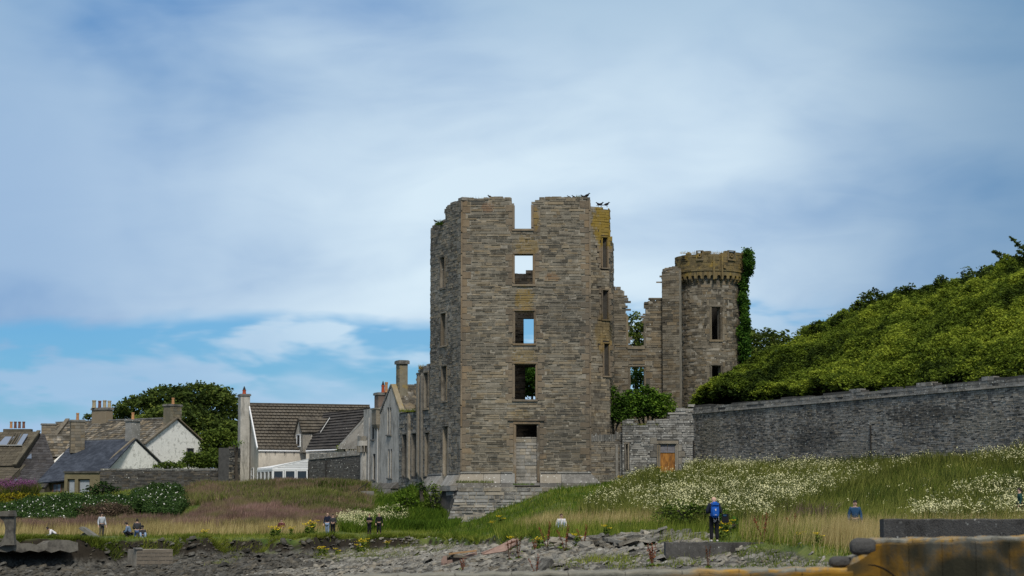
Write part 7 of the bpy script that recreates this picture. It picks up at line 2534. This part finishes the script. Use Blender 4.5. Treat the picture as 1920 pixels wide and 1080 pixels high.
# ------------------------------------------------------------------ dock and ragwort plants
m_dock = flat_mat('rust_seed', (0.19, 0.055, 0.026), 0.9, 0.35, 8, 0)
m_dockb = flat_mat('brown_seed', (0.10, 0.045, 0.022), 0.9, 0.35, 8, 0)
m_rag = flat_mat('ragwort_yellow', (0.62, 0.46, 0.01), 0.8, 0.15, 8, 0)
def dock_proto(mat, H=0.9, spikes=5, seed=1):
    r = np.random.default_rng(seed)
    t = empty('dock_plant', (0, 0, 0), 'x', 'plant', 'red dock plants')
    mb = MB()
    tops = []
    for i in range(spikes):
        a = r.uniform(0, 6.28); l = r.uniform(0.05, 0.28) * H
        top_ = Vector((math.cos(a) * l, math.sin(a) * l, H * r.uniform(0.65, 1.0)))
        mb.tube([(0, 0, -0.1), (top_.x * 0.4, top_.y * 0.4, top_.z * 0.5), top_], [0.012, 0.01, 0.005], 5)
        tops.append(top_)
    mb.build('stem', m_dockb, t)
    c = []
    for tp in tops:
        for k in range(34):
            s_ = r.uniform(0.35, 1.0)
            q = Vector((0, 0, 0)).lerp(tp, s_); w = 0.026 * (1.15 - s_) + 0.008
            c.append((q.x + r.normal() * w, q.y + r.normal() * w, q.z + r.normal() * 0.02))
    tagk = np_mesh('seed_head', leaf_cards(np.array(c), 0.042, 0.1, 1.2), 4, r.random(len(c)), mat, t); tagk['kind'] = 'stuff'
    C = np.array([(r.normal() * 0.12, r.normal() * 0.12, abs(r.normal()) * 0.1) for _ in range(16)])
    np_mesh('leaves', leaf_cards(C, 0.10, 0.3, 2.0), 4, r.random(16), LM_SHRUB, t)
    return t
def rag_proto(H=0.8, seed=1, n=9):
    r = np.random.default_rng(seed)
    t = empty('ragwort', (0, 0, 0), 'x', 'flower', 'yellow ragwort plants')
    mb = MB(); fl = []
    for i in range(n):
        a = r.uniform(0, 6.28); l = r.uniform(0.03, 0.32) * H
        tp = Vector((math.cos(a) * l, math.sin(a) * l, H * r.uniform(0.75, 1.0)))
        mb.tube([(0, 0, -0.1), (tp.x * 0.3, tp.y * 0.3, tp.z * 0.5), tp], [0.012, 0.009, 0.005], 5)
        for k in range(16):
            fl.append((tp.x + r.normal() * 0.06, tp.y + r.normal() * 0.06, tp.z + r.normal() * 0.02))
    mb.build('stem', M_BARK if False else LM_SHRUB, t)
    tagk = np_mesh('flower_head', leaf_cards(np.array(fl), 0.055, 1.2, 1.0), 4, r.random(len(fl)), m_rag, t); tagk['kind'] = 'stuff'
    C = np.array([(r.normal() * 0.1, r.normal() * 0.1, r.uniform(0.05, 0.75) * H) for _ in range(90)])
    np_mesh('leaves', leaf_cards(C, 0.09, 0.2, 2.2), 4, r.random(90), LM_SHRUB, t)
    return t
dp = [dock_proto(m_dock, 0.95, 3, 1), dock_proto(m_dock, 0.8, 6, 2), dock_proto(m_dockb, 0.9, 3, 3)]
rp_ = [rag_proto(0.8, 1), rag_proto(0.7, 2, 6)]
used = {}
def plant(proto, px, ybase, D, label, s=1.0):
    t = proto if not used.get(proto.name) else copy_tree(proto)
    used[proto.name] = True
    q = P(px, ybase, D)
    t.location = (q.x, D, gz(q.x, D))
    if t.name != proto.name:
        pass
    t.scale = (s, s, s)
    t.rotation_euler = (0, 0, 0)
    t['label'] = label
    return t
DOCKS = [(1223, 1034, 82, 1, 1.15, 'bushy red dock plant low on the stones left of the concrete block'), (1432, 1035, 88, 0, 1.4, 'tall red dock at the right end of the concrete block'),
 (1328, 1064, 79, 2, 1.0, 'brown dock in front of the concrete block'), (1005, 1068, 80, 0, 1.0, 'slender red dock on the beach below the propped board'), (1003, 1026, 97, 1, 0.75, 'short red dock right of the propped board'),
 (1026, 1030, 97, 0, 1.35, 'tall pair of red dock spikes on the stone bank'), (1060, 1034, 96, 0, 1.35, 'tallest red dock before the tan grass'), (972, 1042, 93, 2, 1.2, 'brown dock stalk across the right end of the propped board'),
 (868, 1048, 94, 1, 0.8, 'red dock growing through the wooden trough'), (1095, 1020, 98, 0, 1.2, 'narrow red dock where the heap of stones begins'), (1487, 980, 103, 0, 1.1, 'lone dark red dock in the grass left of the blue-shirted man'),
 (1602, 992, 90, 1, 1.1, 'red dock just in front of the blue-shirted man'), (1418, 1005, 98, 2, 1.1, 'dark red dock among tan grass, second right of the rucksack man'), (1402, 1000, 99, 2, 0.9, 'dark red dock among tan grass, nearest the rucksack man'),
 (1427, 1003, 97, 0, 1.0, 'reddish dock spike at the edge of the tan patch'), (1456, 1000, 100, 2, 0.7, 'small brown dock in open grass'), (955, 1040, 93.5, 2, 1.1, 'brown dock stalk crossing the middle of the propped board')]
for (x, y, D_, k, s_, l_) in DOCKS: plant(dp[k], x, y, D_, l_, s_)
RAGS = [(1362, 1003, 92, 1.1, 'ragwort with a broad yellow head right of the rucksack man'), (1352, 1012, 90, 0.9, 'low ragwort at the feet of the rucksack man'), (1498, 1005, 88, 0.7, 'small ragwort in grass above the boulder'), (1535, 1012, 84, 0.7, 'small ragwort nearest the boulders'),
 (585, 995, 158, 1.5, 'largest ragwort between the hidden man and the couple'), (577, 1000, 156, 1.3, 'ragwort leaning against the largest one'), (521, 1000, 154, 1.2, 'ragwort just below the man hidden in grass'), (513, 1004, 153, 1.3, 'ragwort left of the man hidden in grass'), (546, 992, 160, 0.9, 'small ragwort right of the man hidden in grass'),
 (609, 1030, 150, 1.0, 'ragwort on the bank face, left one of the first cluster'), (600, 1031, 149, 0.9, 'ragwort on the bank face, low left'), (632, 1028, 151, 0.9, 'lone ragwort on the bank face'), (680, 1032, 150, 1.3, 'ragwort on the lower bank, bigger head'), (672, 1038, 148, 0.9, 'ragwort on the lower bank, lowest'), (726, 1030, 156, 0.8, 'ragwort on the bank below the women in black'),
 (939, 970, 168, 1.2, 'ragwort on the green slope before the foundation'), (922, 976, 166, 0.8, 'small ragwort left of that on the green slope'), (961, 1000, 112, 1.0, 'ragwort in grass above the propped board'), (1010, 1020, 99, 0.8, 'ragwort at the edge of the stones'), (1082, 1020, 98, 0.8, 'ragwort between the tall docks and the heap'),
 (1162, 910, 196, 1.0, 'ragwort by the corner of the keep plinth'), (1186, 908, 195, 1.0, 'ragwort below the low ruined wall'), (1235, 888, 199, 1.0, 'ragwort left of the boarded door'), (1137, 1002, 104, 0.8, 'ragwort above the heap of stones'), (383, 1010, 150, 1.0, 'lone ragwort on the left bank top')]
for i, (x, y, D_, s_, l_) in enumerate(RAGS): plant(rp_[i % 2], x, y, D_, l_, s_)
# ------------------------------------------------------------------ people
def cloth(name, c, var=0.15): return flat_mat(name, c, 0.9, var, 9, 0.2)
M_SKIN = flat_mat('skin', (0.52, 0.33, 0.25), 0.6, 0.06, 5, 0.05)
M_HAIR = flat_mat('dark_hair', (0.018, 0.014, 0.012), 0.7, 0.2, 9)
M_HAIRB = flat_mat('brown_hair', (0.07, 0.04, 0.022), 0.7, 0.2, 9)
M_BLACK = cloth('black_cloth', (0.010, 0.010, 0.013))
M_NAVY = cloth('navy_cloth', (0.012, 0.016, 0.034))
M_GREYT = cloth('charcoal_cloth', (0.04, 0.04, 0.045))
M_JEAN = cloth('blue_denim', (0.06, 0.10, 0.20))
M_PALEJ = cloth('pale_denim', (0.20, 0.27, 0.38))
M_HOOD = cloth('pale_grey_cloth', (0.42, 0.44, 0.48))
M_WHT = cloth('white_cloth', (0.66, 0.64, 0.66))
M_BLUEG = cloth('slate_blue_cloth', (0.13, 0.18, 0.26))
M_PETR = cloth('petrol_blue_cloth', (0.018, 0.06, 0.13))
M_REDD = cloth('dark_red_cloth', (0.10, 0.025, 0.03))
M_GRNP = cloth('dark_green_print', (0.012, 0.05, 0.045), 0.6)
M_SOLE = cloth('light_sole', (0.5, 0.48, 0.45))
M_RUCK = flat_mat('blue_rucksack_cloth', (0.008, 0.085, 0.38), 0.75, 0.2, 6, 0.3)
M_EYE = flat_mat('dark_eye', (0.02, 0.015, 0.012), 0.4, 0.1)


def stand():
    j = dict(pelvis=(0, 0, .95), spine=(0, -.01, 1.12), chest=(0, 0, 1.30), neck=(0, 0, 1.46), jaw=(0, .015, 1.545), head=(0, .015, 1.635), crown=(0, .0, 1.70))
    for s, n in ((-1, 'L'), (1, 'R')):
        j['sho' + n] = (.18 * s, 0, 1.40); j['elb' + n] = (.25 * s, -.03, 1.12); j['wri' + n] = (.27 * s, .09, .88)
        j['hip' + n] = (.09 * s, 0, .90); j['kne' + n] = (.10 * s, .02, .49); j['ank' + n] = (.11 * s, -.02, .09); j['toe' + n] = (.13 * s, .15, .04)
    return j

def hold(j, dz=0.0, w=.12):
    top_ = Vector(j['chest'])
    for s, n in ((-1, 'L'), (1, 'R')):
        j['elb' + n] = (.27 * s, top_.y - .02, top_.z - .2); j['wri' + n] = (w * s, top_.y + .27, top_.z - .12 + dz)
    return j

def walk(j, a=.22):
    j['kneL'] = (-.10, a * .7, .50); j['ankL'] = (-.11, a, .10); j['toeL'] = (-.12, a + .17, .06)
    j['kneR'] = (.10, -a * .1, .49); j['ankR'] = (.11, -a * 1.1, .12); j['toeR'] = (.12, -a * 1.1 + .15, .03)
    j['elbL'] = (-.26, -.1, 1.13); j['wriL'] = (-.27, -.08, .89); j['elbR'] = (.26, -.02, 1.12); j['wriR'] = (.26, .16, .9)
    return j

def lowered(dz, dy=0.0, lean=0.0):
    """upper body brought down by dz and leant forward"""
    j = stand()
    up_ = [k for k in j if k[:3] in ('pel', 'spi', 'che', 'nec', 'jaw', 'hea', 'cro', 'sho', 'elb', 'wri', 'hip')]
    for k in up_:
        x, y, z = j[k]
        r_ = z - .95
        if r_ > 0:
            y, z = y + math.sin(lean) * r_, .95 + math.cos(lean) * r_
        j[k] = (x, y + dy, z - dz)
    return j

def kneel(lean=.1):
    j = lowered(.47, -.05, lean)
    for s, n in ((-1, 'L'), (1, 'R')):
        j['kne' + n] = (.12 * s, .05, .07); j['ank' + n] = (.11 * s, -.36, .08); j['toe' + n] = (.11 * s, -.50, .04)
    return hold(j, -.1)

def squat(lean=.5):
    j = lowered(.62, -.22, lean)
    for s, n in ((-1, 'L'), (1, 'R')):
        j['kne' + n] = (.16 * s, .22, .50); j['ank' + n] = (.13 * s, -.03, .09); j['toe' + n] = (.14 * s, .15, .04)
    c = Vector(j['chest'])
    for s, n in ((-1, 'L'), (1, 'R')):
        j['elb' + n] = (.25 * s, c.y + .08, c.z - .22); j['wri' + n] = (.10 * s, c.y + .34, c.z - .26)
    return j

def sit(lean=.15):
    j = lowered(.83, -.1, lean)
    for s, n in ((-1, 'L'), (1, 'R')):
        j['kne' + n] = (.17 * s, .32, .42); j['ank' + n] = (.15 * s, .55, .08); j['toe' + n] = (.16 * s, .72, .05)
    c = Vector(j['chest'])
    for s, n in ((-1, 'L'), (1, 'R')):
        j['elb' + n] = (.26 * s, c.y + .06, c.z - .25); j['wri' + n] = (.08 * s, c.y + .32, c.z - .2)
    return j


RAD = dict(pelvis=(.155, .115), spine=(.135, .10), chest=(.165, .115), neck=(.055, .055), jaw=(.066, .075), head=(.078, .095), crown=(.05, .062),
           sho=(.068, .07), elb=(.045, .045), wri=(.030, .026), hip=(.098, .10), kne=(.062, .064), ank=(.042, .045), toe=(.038, .028))
CHAIN = [('pelvis', 'spine'), ('spine', 'chest'), ('chest', 'neck'), ('neck', 'jaw'), ('jaw', 'head'), ('head', 'crown')]
for n in 'LR': CHAIN += [('chest', 'sho' + n), ('sho' + n, 'elb' + n), ('elb' + n, 'wri' + n), ('pelvis', 'hip' + n), ('hip' + n, 'kne' + n), ('kne' + n, 'ank' + n), ('ank' + n, 'toe' + n)]


def skin_mesh(name, verts, edges, radii, mat, parent, root=0, level=1):
    me = bpy.data.meshes.new(name)
    me.from_pydata([tuple(v) for v in verts], edges, [])
    o = link(bpy.data.objects.new(name, me))
    o.modifiers.new('skin', 'SKIN')
    for i, r_ in enumerate(radii):
        me.skin_vertices[0].data[i].radius = r_
        me.skin_vertices[0].data[i].use_root = (i == root)
    sb = o.modifiers.new('sub', 'SUBSURF'); sb.levels = level; sb.render_levels = level
    dg = bpy.context.evaluated_depsgraph_get()
    m2 = bpy.data.meshes.new_from_object(o.evaluated_get(dg))
    o.modifiers.clear()
    o.data = m2
    bpy.data.meshes.remove(me)
    m2.name = name
    m2.materials.clear(); m2.materials.append(mat)
    m2.polygons.foreach_set('use_smooth', [True] * len(m2.polygons))
    o.parent = parent
    KIDS.setdefault(parent.name, []).append(o)
    return o


def person(label, px, D, yaw, joints, h=1.75, top=M_NAVY, legs=M_BLACK, hair=M_HAIR, bald=False, shoe=M_BLACK, z=None, py=None, slim=1.0, face=False, long_hair=False, sleeves=True, cap=None):
    x = (px - 960) / F * D
    g = gz(x, D) if z is None else z
    t = empty('person', (x, D, g), label, 'person')
    t.rotation_euler = (0, 0, R(yaw))
    sc = h / 1.78
    t.scale = (sc, sc, sc)
    j = joints
    names = list(j)
    vs, rs, idx, ed = [], [], {}, []
    for k in names:
        idx[k] = len(vs); vs.append(Vector(j[k]))
        rr = RAD.get(k) or RAD[k[:3]]
        rs.append((rr[0] * (slim if k in ('pelvis', 'spine', 'chest') else 1), rr[1]))
    for a, b in CHAIN: ed.append((idx[a], idx[b]))
    for n, s in (('L', -1), ('R', 1)):        # palm and five fingers
        w, e = Vector(j['wri' + n]), Vector(j['elb' + n])
        d = (w - e).normalized()
        side = d.cross(Vector((0, 0, 1)))
        side = side.normalized() if side.length > .1 else Vector((1, 0, 0))
        palm = w + d * .075
        pi_ = len(vs); vs.append(palm); rs.append((.036, .018)); ed.append((idx['wri' + n], pi_))
        for q, (off, L) in enumerate(((-.030, .072), (-.010, .082), (.012, .078), (.031, .060))):
            a = len(vs); vs.append(palm + side * off + d * .035); rs.append((.0095, .0095)); ed.append((pi_, a))
            b = len(vs); vs.append(palm + side * off * 1.15 + d * (.035 + L * .8) + Vector((0, 0, -.018))); rs.append((.0075, .0075)); ed.append((a, b))
        a = len(vs); vs.append(w + d * .04 - side * .045 * -s * 1.0); rs.append((.011, .011)); ed.append((pi_, a))
        b = len(vs); vs.append(w + d * .085 - side * .065 * -s); rs.append((.009, .009)); ed.append((a, b))
    # nose and ears
    hd = Vector(j['head'])
    for off, r_ in (((0, .105, -.02), .014), ((-.088, -.005, -.015), .017), ((.088, -.005, -.015), .017)):
        a = len(vs); vs.append(hd + Vector(off)); rs.append((r_, r_)); ed.append((idx['head'], a))
    body = skin_mesh('body', vs, ed, rs, M_SKIN, t, idx['pelvis'])

    def wear(name, keys, grow, mat, extra=None, sc_=None):
        ks = [k for k in keys]
        im = {k: i for i, k in enumerate(ks)}
        v = [Vector(j[k]) for k in ks]
        r_ = []
        for k in ks:
            b = RAD.get(k) or RAD[k[:3]]
            m_ = (sc_ or {}).get(k[:3], 1)
            r_.append((b[0] * m_ * (slim if k in ('pelvis', 'spine', 'chest') else 1) + grow, b[1] * m_ + grow))
        e_ = [(im[a], im[b]) for a, b in CHAIN if a in im and b in im]
        return skin_mesh(name, v, e_, r_, mat, t, 0)
    j['coll'] = tuple(Vector(j['chest']).lerp(Vector(j['neck']), .75))
    RAD['coll'] = (.085, .08)
    CHAIN.append(('chest', 'coll'))
    wear('trousers', ['pelvis', 'hipL', 'hipR', 'kneL', 'kneR', 'ankL', 'ankR'], .014, legs, sc_={'ank': 1.25, 'kne': 1.12})
    wear('jacket', ['chest', 'spine', 'pelvis', 'coll', 'shoL', 'shoR', 'elbL', 'elbR', 'wriL', 'wriR'] if sleeves else ['chest', 'spine', 'pelvis', 'coll', 'shoL', 'shoR', 'elbL', 'elbR'], .022, top, sc_={'wri': 1.2, 'elb': 1.15})
    CHAIN.pop()
    for n in 'LR':
        a, b = Vector(j['ank' + n]), Vector(j['toe' + n])
        d = (b - a); d.normalize()
        heel = Vector((a.x, a.y, a.z)) - Vector((d.x, d.y, 0)) * .05 + Vector((0, 0, -.03))
        skin_mesh('shoe', [heel, a.lerp(b, .5), b + Vector((0, 0, .005))], [(0, 1), (1, 2)], [(.046, .045), (.05, .045), (.046, .034)], shoe, t, 0)
    # hair: cap over the crown and back of the head
    if not bald:
        mb = MB()
        NU, NV = 16, 9
        vs_, grid = [], {}
        rx, ry, rz = .092, .112, .122
        c = hd + Vector((0, -.005, -.005))
        for a in range(NV + 1):
            th = math.pi * .62 * a / NV
            for b in range(NU):
                ph = 2 * math.pi * b / NU
                lim = .42 if math.sin(ph) > .25 else (.62 if not long_hair else .8)
                th2 = min(th, math.pi * lim)
                k = 1 + .04 * math.sin(b * 5 + a * 3)
                vs_.append(c + Vector((math.cos(ph) * math.sin(th2) * rx * k, math.sin(ph) * math.sin(th2) * ry * k, math.cos(th2) * rz * k)))
        fs = [(a * NU + b, (a + 1) * NU + b, (a + 1) * NU + (b + 1) % NU, a * NU + (b + 1) % NU) for a in range(NV) for b in range(NU)]
        mb.add(vs_, fs, .5)
        o = mb.build('hair', hair, None, smooth=True); o.parent = t
        if long_hair:
            skin_mesh('ponytail', [hd + Vector((0, -.1, .02)), hd + Vector((0, -.15, -.08)), hd + Vector((0, -.14, -.24))], [(0, 1), (1, 2)], [(.035, .035), (.04, .035), (.015, .015)], hair, t)
        if cap:
            mb = MB(); mb.tube([c + Vector((0, 0, .03)), c + Vector((0, 0, .10)), c + Vector((0, 0, .135))], [.108, .10, .05], 14)
            mb.box(c + Vector((0, .13, .045)), (.14, .10, .015))
            o = mb.build('cap', cap, None, smooth=False); o.parent = t
    if face:
        for s in (-1, 1):
            mb = MB(); q = hd + Vector((s * .032, .088, .012)); mb.tube([q, q + Vector((0, .012, 0))], [.012, .008], 8)
            o = mb.build('eye', M_EYE, None); o.parent = t
        mb = MB(); mb.box(hd + Vector((0, .088, -.062)), (.05, .012, .01)); o = mb.build('mouth', M_REDD, None); o.parent = t
    return t


def rucksack(man, j, mat, label, big=True, h=.52, w=.32):
    """a pack on the back: its own thing, following the wearer"""
    c = Vector(j['chest']).lerp(Vector(j['spine']), .45)
    sc = man.scale.x
    M_ = Matrix.Translation(man.location) @ Matrix.Rotation(man.rotation_euler.z, 4, 'Z')
    base = M_ @ ((c + Vector((0, -.24, -h / 2))) * sc)
    t = empty('rucksack', tuple(base), label, 'rucksack')
    t.rotation_euler = man.rotation_euler
    t.scale = man.scale
    def add(mb, name, m):
        o = mb.build(name, m, None, smooth=name == 'pack'); o.parent = t; return o
    mb = MB()
    NU, NV = 16, 10
    vs_ = []
    for a in range(NV + 1):
        f_ = a / NV
        wz = (math.sin(math.pi * (0.06 + f_ * .88))) ** .35 * (1.06 - .28 * f_)
        for b in range(NU):
            ph = 2 * math.pi * b / NU
            sx = math.copysign(abs(math.cos(ph)) ** .55, math.cos(ph)); sy = math.copysign(abs(math.sin(ph)) ** .6, math.sin(ph))
            vs_.append((sx * w / 2 * wz, sy * .12 * wz, h * f_))
    fs = [(a * NU + b, a * NU + (b + 1) % NU, (a + 1) * NU + (b + 1) % NU, (a + 1) * NU + b) for a in range(NV) for b in range(NU)]
    fs += [tuple(range(NU))[::-1], tuple(NV * NU + b for b in range(NU))]
    mb.add(vs_, fs, .5)
    add(mb, 'pack', mat)
    mb = MB(); mb.box((0, -.115, h * .33), (w * .62, .07, h * .42)); add(mb, 'pocket', mat)
    mb = MB(); mb.box((0, -.09, h * .86), (w * .72, .12, h * .14)); add(mb, 'lid', mat)
    for s in (-1, 1):
        mb = MB(); mb.tube([(s * .09, .1, h * .8), (s * .11, .20, h * .92), (s * .11, .30, h * .84), (s * .12, .33, h * .55), (s * .14, .20, h * .2), (s * .12, .08, h * .08)], [.02] * 6, 6); add(mb, 'strap', mat)
    if big:
        mb = MB(); mb.box((0, -.155, h * .52), (.05, .012, .045)); mb.box((0, -.155, h * .45), (.035, .012, .02)); mb.box((0.0, -.155, h * .18), (.07, .012, .015)); add(mb, 'logo_patch', M_WHT)
        for s, e in (((-.06, -.02, -.0), (-.05, -.06, -.17)), ((.04, -.02, 0), (.0, -.05, -.15)), ((.13, .0, .1), (.12, -.04, -.10))):
            mb = MB(); mb.tube([s, (Vector(s) + Vector(e)) / 2 + Vector((.01, -.02, 0)), e], [.006] * 3, 5); add(mb, 'cord', M_HOOD)
    return t


zsl = sa.z if 'sa' in globals() else -0.63
j = hold(stand(), 0.0, .10)
man1 = person('bald man in navy jacket and black trousers standing on the concrete block, seen from behind', 1337, 86.9, 4, j, 1.80, M_NAVY, M_BLACK, bald=True, shoe=M_SOLE, z=P(1337, 1017, 86.9).z)
rucksack(man1, j, M_RUCK, 'bright blue rucksack on the back of the bald man', True, .60, .34)
sb = empty('shoulder_bag', tuple(man1.location + Vector((.42, 0, .72))), 'dark camera bag hanging at the right hip of the bald man', 'bag')
mb = MB(); mb.box((0, 0, .17), (.24, .18, .30)); mb.box((0, 0, .335), (.26, .20, .04)); o = mb.build('bag_body', M_BLACK, None); o.parent = sb
mb = MB(); mb.tube([(-.1, 0, .34), (-.2, -.02, .55), (-.42, 0, .72)], [.012] * 3, 5); o = mb.build('strap', M_BLACK, None); o.parent = sb
mb = MB(); mb.box((-.02, -.1, .3), (.12, .02, .06)); o = mb.build('blue_flap', M_PETR, None); o.parent = sb
j = stand(); j['head'] = (.01, .05, 1.62); j['crown'] = (.01, .06, 1.69); j['ankR'] = (.2, .08, .09); j['toeR'] = (.24, .25, .04)
man2 = person('young man in pale grey hooded top and dark trousers standing on the long slab', 195, 153.6, 212, j, 1.74, M_HOOD, M_GREYT, face=True, z=P(195, 1009, 153.6).z)
rucksack(man2, j, M_BLACK, 'black rucksack worn by the young man in the pale top', False, .5, .32)
person('person in slate-blue jacket crouching and reaching left beside the man in the grey sweater', 243, 151, 80, squat(.45), 1.75, M_BLUEG, M_BLACK)
person('kneeling man in dark grey sweater and blue jeans seen from behind', 261, 153, 15, kneel(.02), 1.78, M_GREYT, M_JEAN)
person('person in cap and dark jacket sitting right of the kneeling man', 271, 151, 195, sit(.15), 1.72, M_GREYT, M_PALEJ, face=True, cap=M_BLACK)
person('person in white shirt bent low over the ruined concrete wall', 104, 141, 100, squat(.95), 1.7, M_WHT, M_GREYT)
person('dark-haired person in dark red top half hidden in the pale grass', 530, 166, 175, kneel(.05), 1.75, M_REDD, M_BLACK, M_HAIRB, face=True)
j = walk(stand(), .15)
man3 = person('grey-haired man in navy top and light jeans walking beside the woman with dark hair', 616, 170, 172, j, 1.76, M_NAVY, M_PALEJ, bald=True, face=True)
person('dark-haired woman in black walking close to the man in light jeans', 626, 169.5, 182, hold(stand(), -.1), 1.62, M_GREYT, M_BLACK, slim=.88, face=True, long_hair=True)
rucksack(man3, j, M_BLUEG, 'grey-blue rucksack of the walking grey-haired man', False, .45, .3)
person('brown-haired woman in black with folded arms, left of the pair in black', 694, 178.5, 150, hold(stand(), -.06, .05), 1.62, M_BLACK, M_BLACK, M_HAIRB, slim=.92, face=True, sleeves=False)
person('fair woman in long black coat, right of the pair in black', 712, 178, 185, walk(stand(), .12), 1.68, M_BLACK, M_BLACK, flat_mat('fair_hair', (0.35, 0.25, 0.14), .7), slim=.95, face=True)
person('fair person in white top low among the pale grass in mid slope', 1052, 121, 178, sit(.05), 1.72, M_WHT, M_PALEJ, M_HAIRB, face=True, z=gz((1052 - 960) / F * 121, 121) + .25)
person('dark-haired man in blue sweatshirt standing waist-deep in grass', 1600, 96, 178, stand(), 1.78, M_PETR, M_GREYT, face=True)
person('dark-haired woman in green patterned top at the photo edge, facing left', 1908, 106, 88, stand(), 1.66, M_GRNP, M_BLACK, slim=.9, long_hair=True)

# ------------------------------------------------------------------ birds
def bird_proto():
    t = empty('jackdaw', (0, 0, 0), 'x', 'bird', 'black birds on the tower tops')
    mb = MB(); mb.tube([(0, -.16, .10), (0, -.11, .12), (0, -.03, .14), (0, .05, .18), (0, .09, .23)], [.02, .055, .075, .062, .035], 10)
    mb.tube([(0, .085, .22), (0, .11, .255), (0, .14, .255)], [.036, .042, .025], 10)
    mb.tube([(0, .15, .255), (0, .20, .245)], [.014, .003], 6)
    mb.hexa([(-.03, -.32, .055), (.03, -.32, .055), (.025, -.14, .10), (-.025, -.14, .10), (-.03, -.32, .065), (.03, -.32, .065), (.025, -.14, .125), (-.025, -.14, .125)])
    b = mb.build('body', M_BLACK, None, smooth=True); b.parent = t; KIDS.setdefault(t.name, []).append(b)
    for s in (-1, 1):
        mb = MB(); mb.hexa([(s * .055, -.20, .09), (s * .075, -.20, .09), (s * .085, .05, .13), (s * .06, .05, .13), (s * .055, -.20, .12), (s * .07, -.20, .12), (s * .08, .05, .20), (s * .055, .05, .20)])
        w = mb.build('wing', M_BLACK, None); w.parent = t; KIDS[t.name].append(w)
        mb = MB(); mb.tube([(s * .025, .0, .10), (s * .028, .01, 0)], [.008, .006], 5); mb.tube([(s * .028, -.02, .004), (s * .028, .05, .004)], [.006, .004], 5)
        w = mb.build('leg', M_GREYT, None); w.parent = t; KIDS[t.name].append(w)
    return t
bp = bird_proto()
BIRDS = [(918, 372.5, 200.3, 60, 1.0, 'lone black bird among the grass on the left top of the keep'), (1067, 373, 200.3, 90, .9, 'black bird on the right top of the keep, leftmost there'), (1076, 373, 200.3, 100, .95, 'black bird on the right top of the keep, second along'), (1093, 373, 200.3, 80, 1.1, 'black bird near the right corner of the keep top'), (1101, 371.5, 200.2, 250, 1.3, 'largest black bird right on the corner of the keep top'),
         (1122, 387.5, 204.2, 70, 1.2, 'black bird on the ochre turret top, nearest the keep'), (1127, 387.5, 204.3, 250, 1.2, 'black bird on the ochre turret top, middle of three'), (1138, 388, 204.5, 280, 1.3, 'black bird at the outer edge of the ochre turret top'), (816, 418, 205.4, 60, .9, 'black bird on the broken left side top of the keep')]
for i, (x, y, D_, yw, s_, l_) in enumerate(BIRDS):
    t = bp if i == 0 else copy_tree(bp)
    t.location = P(x, y, D_); t.rotation_euler = (0, 0, R(yw)); t.scale = (s_ * 1.25,) * 3; t['label'] = l_
